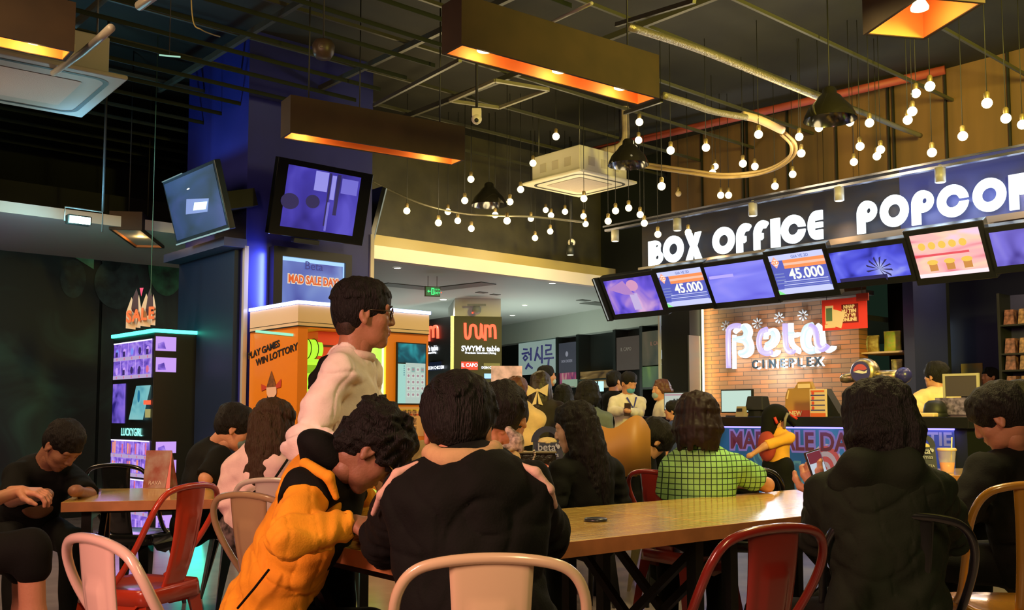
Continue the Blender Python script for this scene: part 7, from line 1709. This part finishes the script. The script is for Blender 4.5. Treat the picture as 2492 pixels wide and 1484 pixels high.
# 10 bent over in black
person('person in black slumped forward behind the tan chair back', P(1590, 1075, 6.25), yaw=60, hyaw=70, hpitch=-55, hair='short', hvol=1.2, hseed=81, topm=blackc, bottomm=blackc, voxel=.014, hvoxel=.009, bulk=1.2, topname='jacket', face=False, j=dict(neck=P(1553, 1078, 6.3), pelvis=P(1500, 1250, 6.4), sR=P(1530, 1105, 6.1), sL=P(1590, 1100, 6.5)))
# 11 green check person
chk = bpy.data.materials.new('green_check'); chk.use_nodes = True; nt = chk.node_tree; b = nt.nodes['Principled BSDF']; b.inputs['Roughness'].default_value = .8
tc = nt.nodes.new('ShaderNodeTexCoord'); mp = nt.nodes.new('ShaderNodeMapping'); mp.inputs['Rotation'].default_value = (R(90), 0, 0); bt = nt.nodes.new('ShaderNodeTexBrick'); bt.offset = 0; bt.inputs['Scale'].default_value = 1; bt.inputs['Brick Width'].default_value = .028; bt.inputs['Row Height'].default_value = .028; bt.inputs['Mortar Size'].default_value = .0024; bt.inputs['Color1'].default_value = (.30, .66, .20, 1); bt.inputs['Color2'].default_value = (.28, .60, .18, 1); bt.inputs['Mortar'].default_value = (.012, .05, .02, 1)
nt.links.new(tc.outputs['Object'], mp.inputs[0]); nt.links.new(mp.outputs[0], bt.inputs['Vector']); nt.links.new(bt.outputs['Color'], b.inputs['Base Color'])
person('person in a green checked short-sleeved top with dark bobbed hair', P(1697, 1026, 5.0), yaw=4, hyaw=8, hpitch=-4, hair='bob', hairm=mat('hair_plum', (.014, .007, .006), .6, spec=.25), hseed=91, hlen=.165, hvol=1.22, skin=SK_WARM, topm=chk, bottomm=blackc, voxel=.008, hvoxel=.0055, sleeve=.37, fold=.003, bulk=1.08, topname='checked_top', collar=False,
    j=dict(neck=P(1705, 1112, 4.98), pelvis=P(1705, 1285, 5.0), sL=P(1640, 1140, 4.98), sR=P(1785, 1136, 5.0), eR=P(1866, 1180, 5.12), wR=P(1800, 1178, 5.4), eL=P(1622, 1225, 5.1), wL=P(1660, 1220, 5.3)))
# 12 child with a black cap
def ex12(root, O, k):
    H, M, s = k['H'], k['M'], k['s']; hp = lambda x, y, z: H+M @ (V3(x, y, z)*s)
    f = Field(); f.ell(hp(0, -.01, .05), V3(.115, .13, .10)*s, M, 0); f.cone(hp(0, .09, .03), hp(0, .20, -.03), .05*s, .035*s, .03); f.cone(hp(0, -.08, -.01), hp(0, -.08, -.14), .085*s, .08*s, .04); f.ell(hp(0, .10, -.09), V3(.09, .10, .09)*s, M, .01, '-')
    field_obj('cap', [(f, .009)], blackc, root, O)
    q = lambda *a: Vector(tuple(hp(*a)-nv(O))); MB().tube([q(.112, .05, .06), q(.125, .02, .0), q(.11, .03, -.10)], .012, mat('cap_band', (.22, .20, .16), .6), 8).build('cap_band', root); MB().tube([q(.10, -.09, .0), q(.115, -.06, -.06)], .012, mat('cap_red', (.65, .05, .03), .5), 8).tube([q(.05, .13, .055), q(.08, .19, .02)], .010, mat('cap_red', (.65, .05, .03), .5), 8).build('red_tab', root)
    T, nk, pl = k['T'], k['neck'], k['pel']; f = Field(); f.ell(nk*.6+pl*.4-T[:, 1]*.15*s, V3(.11, .07, .16)*s, T, 0); field_obj('backpack', [(f, .012)], mat('pack_red', (.42, .05, .03), .7), root, O)
person('small child in a black cap and yellow vest standing at the counter', P(1890, 1018, 8.15), yaw=60, hyaw=72, hpitch=-8, seated=False, s=.80, hair=None, topm=cloth('child_yellow', (.85, .42, .05)), bottomm=blackc, voxel=.012, hvoxel=.009, topname='vest', extra=ex12, sleeve=.5, bulk=.80, j=dict(neck=P(1892, 1052, 8.15), eR=P(1862, 1085, 8.0), wR=P(1835, 1102, 8.0)))
# 13 boy in blue
person('small child in a navy shirt standing at the counter left of the green top', P(1637, 1000, 9.6), yaw=-60, hyaw=-75, seated=False, s=.74, hair='short', hseed=101, hvol=1.1, topm=bluej, bottomm=blackc, voxel=.014, hvoxel=.009, sleeve=.5, topname='shirt')
# 14.. staff and queue
def ex14(root, O, k):
    ex6(root, O, dict(k, mm=mat('mask_blue', (.10, .38, .55), .7)))
    T, nk, pl = k['T'], k['neck'], k['pel']; q = [nk+T[:, 1]*.10+T[:, 2]*.0+k['r']*.06, nk*.7+pl*.3+T[:, 1]*.145, nk+T[:, 1]*.10-k['r']*.06]
    MB().tube([Vector(tuple(p-nv(O))) for p in q], .010, mat('lanyard', (.03, .04, .3), .5), 6).build('lanyard', root); c = nk*.62+pl*.38+T[:, 1]*.15-nv(O); MB().box(c[0]-.035, c[0]+.035, c[1]-.01, c[1]+.01, c[2]-.05, c[2]+.05, mat('badge_blue', (.05, .06, .25), .4)).build('name_badge', root)
far = dict(voxel=.015, hvoxel=.0085, seated=False)
person('person in a cream white shirt and blue face mask looking down at a phone', P(1530, 932, 11.3), yaw=160, hyaw=150, hpitch=-25, hair='short', hseed=111, topm=white_, bottomm=blackc, topname='shirt', extra=ex14, **far, j=dict(eR=P(1490, 1000, 11.2), wR=P(1522, 1000, 11.0), eL=P(1556, 1005, 11.2), wL=P(1530, 1000, 11.0)))
c = P(1527, 996, 10.95); phone(c, (0, -.3, 1), (0, 1, .3), 'small dark phone in the hands of the masked person in white', mat('phone_glass', (.02, .02, .03), .08))
person('person in black standing behind the masked person in white', P(1497, 928, 12.0), yaw=60, hair='short', hseed=121, topm=blackc, bottomm=blackc, topname='shirt', **far)
person('person with auburn hair and white sleeves behind the counter end', P(1608, 950, 11.3), yaw=-95, hyaw=-110, hair='bob', hlen=.06, hairm=HAIRR, hseed=131, topm=white_, bottomm=blackc, topname='shirt', extra=masked((.3, .4, .42)), **far)
person('person with a white face mask in olive, tallest in the queue', P(1331, 916, 11.6), yaw=80, hair='short', hseed=141, topm=olive, bottomm=blackc, topname='shirt', extra=masked((.5, .6, .6)), **far)
def ex18(root, O, k):
    H, M, s = k['H'], k['M'], k['s']; c = H+M @ (V3(-.01, -.150, -.05)*s)-nv(O); bm_ = mat('bow_cream', (.80, .65, .38), .6); m = MB()
    for sg in (-1, 1):
        m.add([(c[0], c[1]-.01, c[2]), (c[0]+sg*.10, c[1]-.03, c[2]+.06), (c[0]+sg*.09, c[1]-.03, c[2]-.05)], [(0, 1, 2)], bm_); m.add([(c[0], c[1]-.01, c[2]), (c[0]+sg*.05, c[1]-.03, c[2]-.13), (c[0]+sg*.01, c[1]-.03, c[2]-.12)], [(0, 1, 2)], bm_)
    m.ball(c, .02, bm_, 8); m.build('hair_bow', root)
person('person in dark clothes with a cream bow in long hair, back turned in the queue', P(1316, 938, 9.0), yaw=10, hair='long', hairm=mat('hair_dark_brown', (.03, .02, .01), .5), hlen=.36, hseed=151, topm=brownblk, bottomm=blackc, topname='coat', extra=ex18, **far)
person('person with straight black hair in dark clothes, between the bow and the grey jacket', P(1372, 965, 9.6), yaw=20, hair='bob', hlen=.18, hseed=161, topm=blackc, bottomm=blackc, topname='coat', s=.93, **far)
person('person in a grey-blue jacket with black bobbed hair in the queue', P(1432, 963, 8.6), yaw=15, hair='bob', hlen=.10, hseed=171, hvol=1.2, topm=greyj, bottomm=blackc, topname='jacket', **{**far, 's': .93})
person('person in a loose cream t-shirt with reddish hair, right of the bowed heads', P(1258, 955, 7.9), yaw=10, hair='short', hairm=HAIRR, hseed=181, topm=creamt, bottomm=blackc, topname='t_shirt', sleeve=.55, **far, bulk=1.1, j=dict(eR=P(1283, 1035, 7.9), wR=P(1278, 1090, 7.8)))
person('person in a yellow shirt working behind the counter at the right', P(2276, 915, 9.5), yaw=-20, hyaw=-35, hair='short', hvol=1.15, hseed=191, topm=cloth('shirt_yellow', (.88, .64, .30)), bottomm=blackc, topname='shirt', bulk=1.3, **far, j=dict(eL=P(2222, 985, 9.3), wL=P(2245, 1005, 9.2)))
person('person in a coral shirt far back at the popcorn side', P(2408, 918, 12.6), yaw=-100, hair='short', hseed=201, topm=cloth('coral', (.75, .28, .14)), bottomm=blackc, topname='shirt', **far)
# right edge
person('person in black bowing low at the right edge, ear and cheek lit', P(2432, 1018, 3.95), yaw=-45, hyaw=-58, hpitch=-32, hair='short', hvol=1.12, hseed=211, skin=SK_TAN, topm=blackc, bottomm=blackc, voxel=.010, hvoxel=.0055, topname='jacket', bulk=1.15,
    j=dict(neck=P(2470, 1100, 4.0), pelvis=P(2510, 1370, 4.15), sL=P(2395, 1150, 3.85), sR=P(2540, 1150, 4.15), eL=P(2350, 1235, 3.8), wL=P(2390, 1240, 4.05)))
person('person with black hair cut off by the right edge, behind the bowing one', P(2482, 985, 5.6), yaw=-90, hair='short', hvol=1.15, hseed=221, topm=blackc, bottomm=blackc, voxel=.014, hvoxel=.008, topname='jacket')
# 27 person with the phone
def ex27(root, O, k):
    f = Field(); nk, T = k['neck'], k['T']
    f.ell(nk+V3(0, -.075, -.055), V3(.15, .065, .075), None, 0); f.chain([nv(P(2040, 1165, 2.93)), nv(P(2090, 1135, 2.88)), nv(P(2200, 1135, 2.9)), nv(P(2260, 1165, 2.98))], [.03, .045, .045, .03], .04); f.noise(.005, 45, 8); field_obj('hood', [(f, .008)], dgreen, root, O)
ppos = P(1993, 1150, 3.42)
person('person in a dark hooded jacket holding up a phone, back to the camera', P(2132, 1030, 3.02), yaw=-22, hyaw=-28, hpitch=-10, hair='long', hseed=231, hlen=.16, hvol=1.05, topm=dgreen, bottomm=blackc, voxel=.007, hvoxel=.0048, fold=.007, bulk=1.22, topname='jacket', skin=SK_WARM,
    j=dict(neck=P(2140, 1132, 3.0), pelvis=P(2170, 1530, 2.98), sL=P(2030, 1210, 3.0), sR=P(2262, 1200, 3.04), eL=P(2002, 1310, 3.18), wL=P(1998, 1222, 3.40), eR=P(2300, 1300, 3.25), wR=P(2075, 1190, 3.50)), extra=ex27,
    hands=[(P(1996, 1208, 3.41), (-.28, .15, 1), (.55, .9, .05), dict(thumb=1, curl=1.0, s=1.0)), (P(2075, 1185, 3.50), (-1, .1, .25), (0, -.5, .8), dict(thumb=-1, curl=.8, s=.95))])
t = phone(ppos, (-.28, .10, .96), (.45, -.85, .25), 'phone with a white and maroon page held up beside the dark jacket', glow('phone_white', (.55, .62, .70), .95), .158, .076)
MB().add([(-.033, .035, .005), (.033, .035, .005), (.033, .073, .005), (-.033, .073, .005)], [(0, 1, 2, 3)], glow('phone_maroon', (.22, .03, .05), .8)).build('page_header', t, recalc=False)
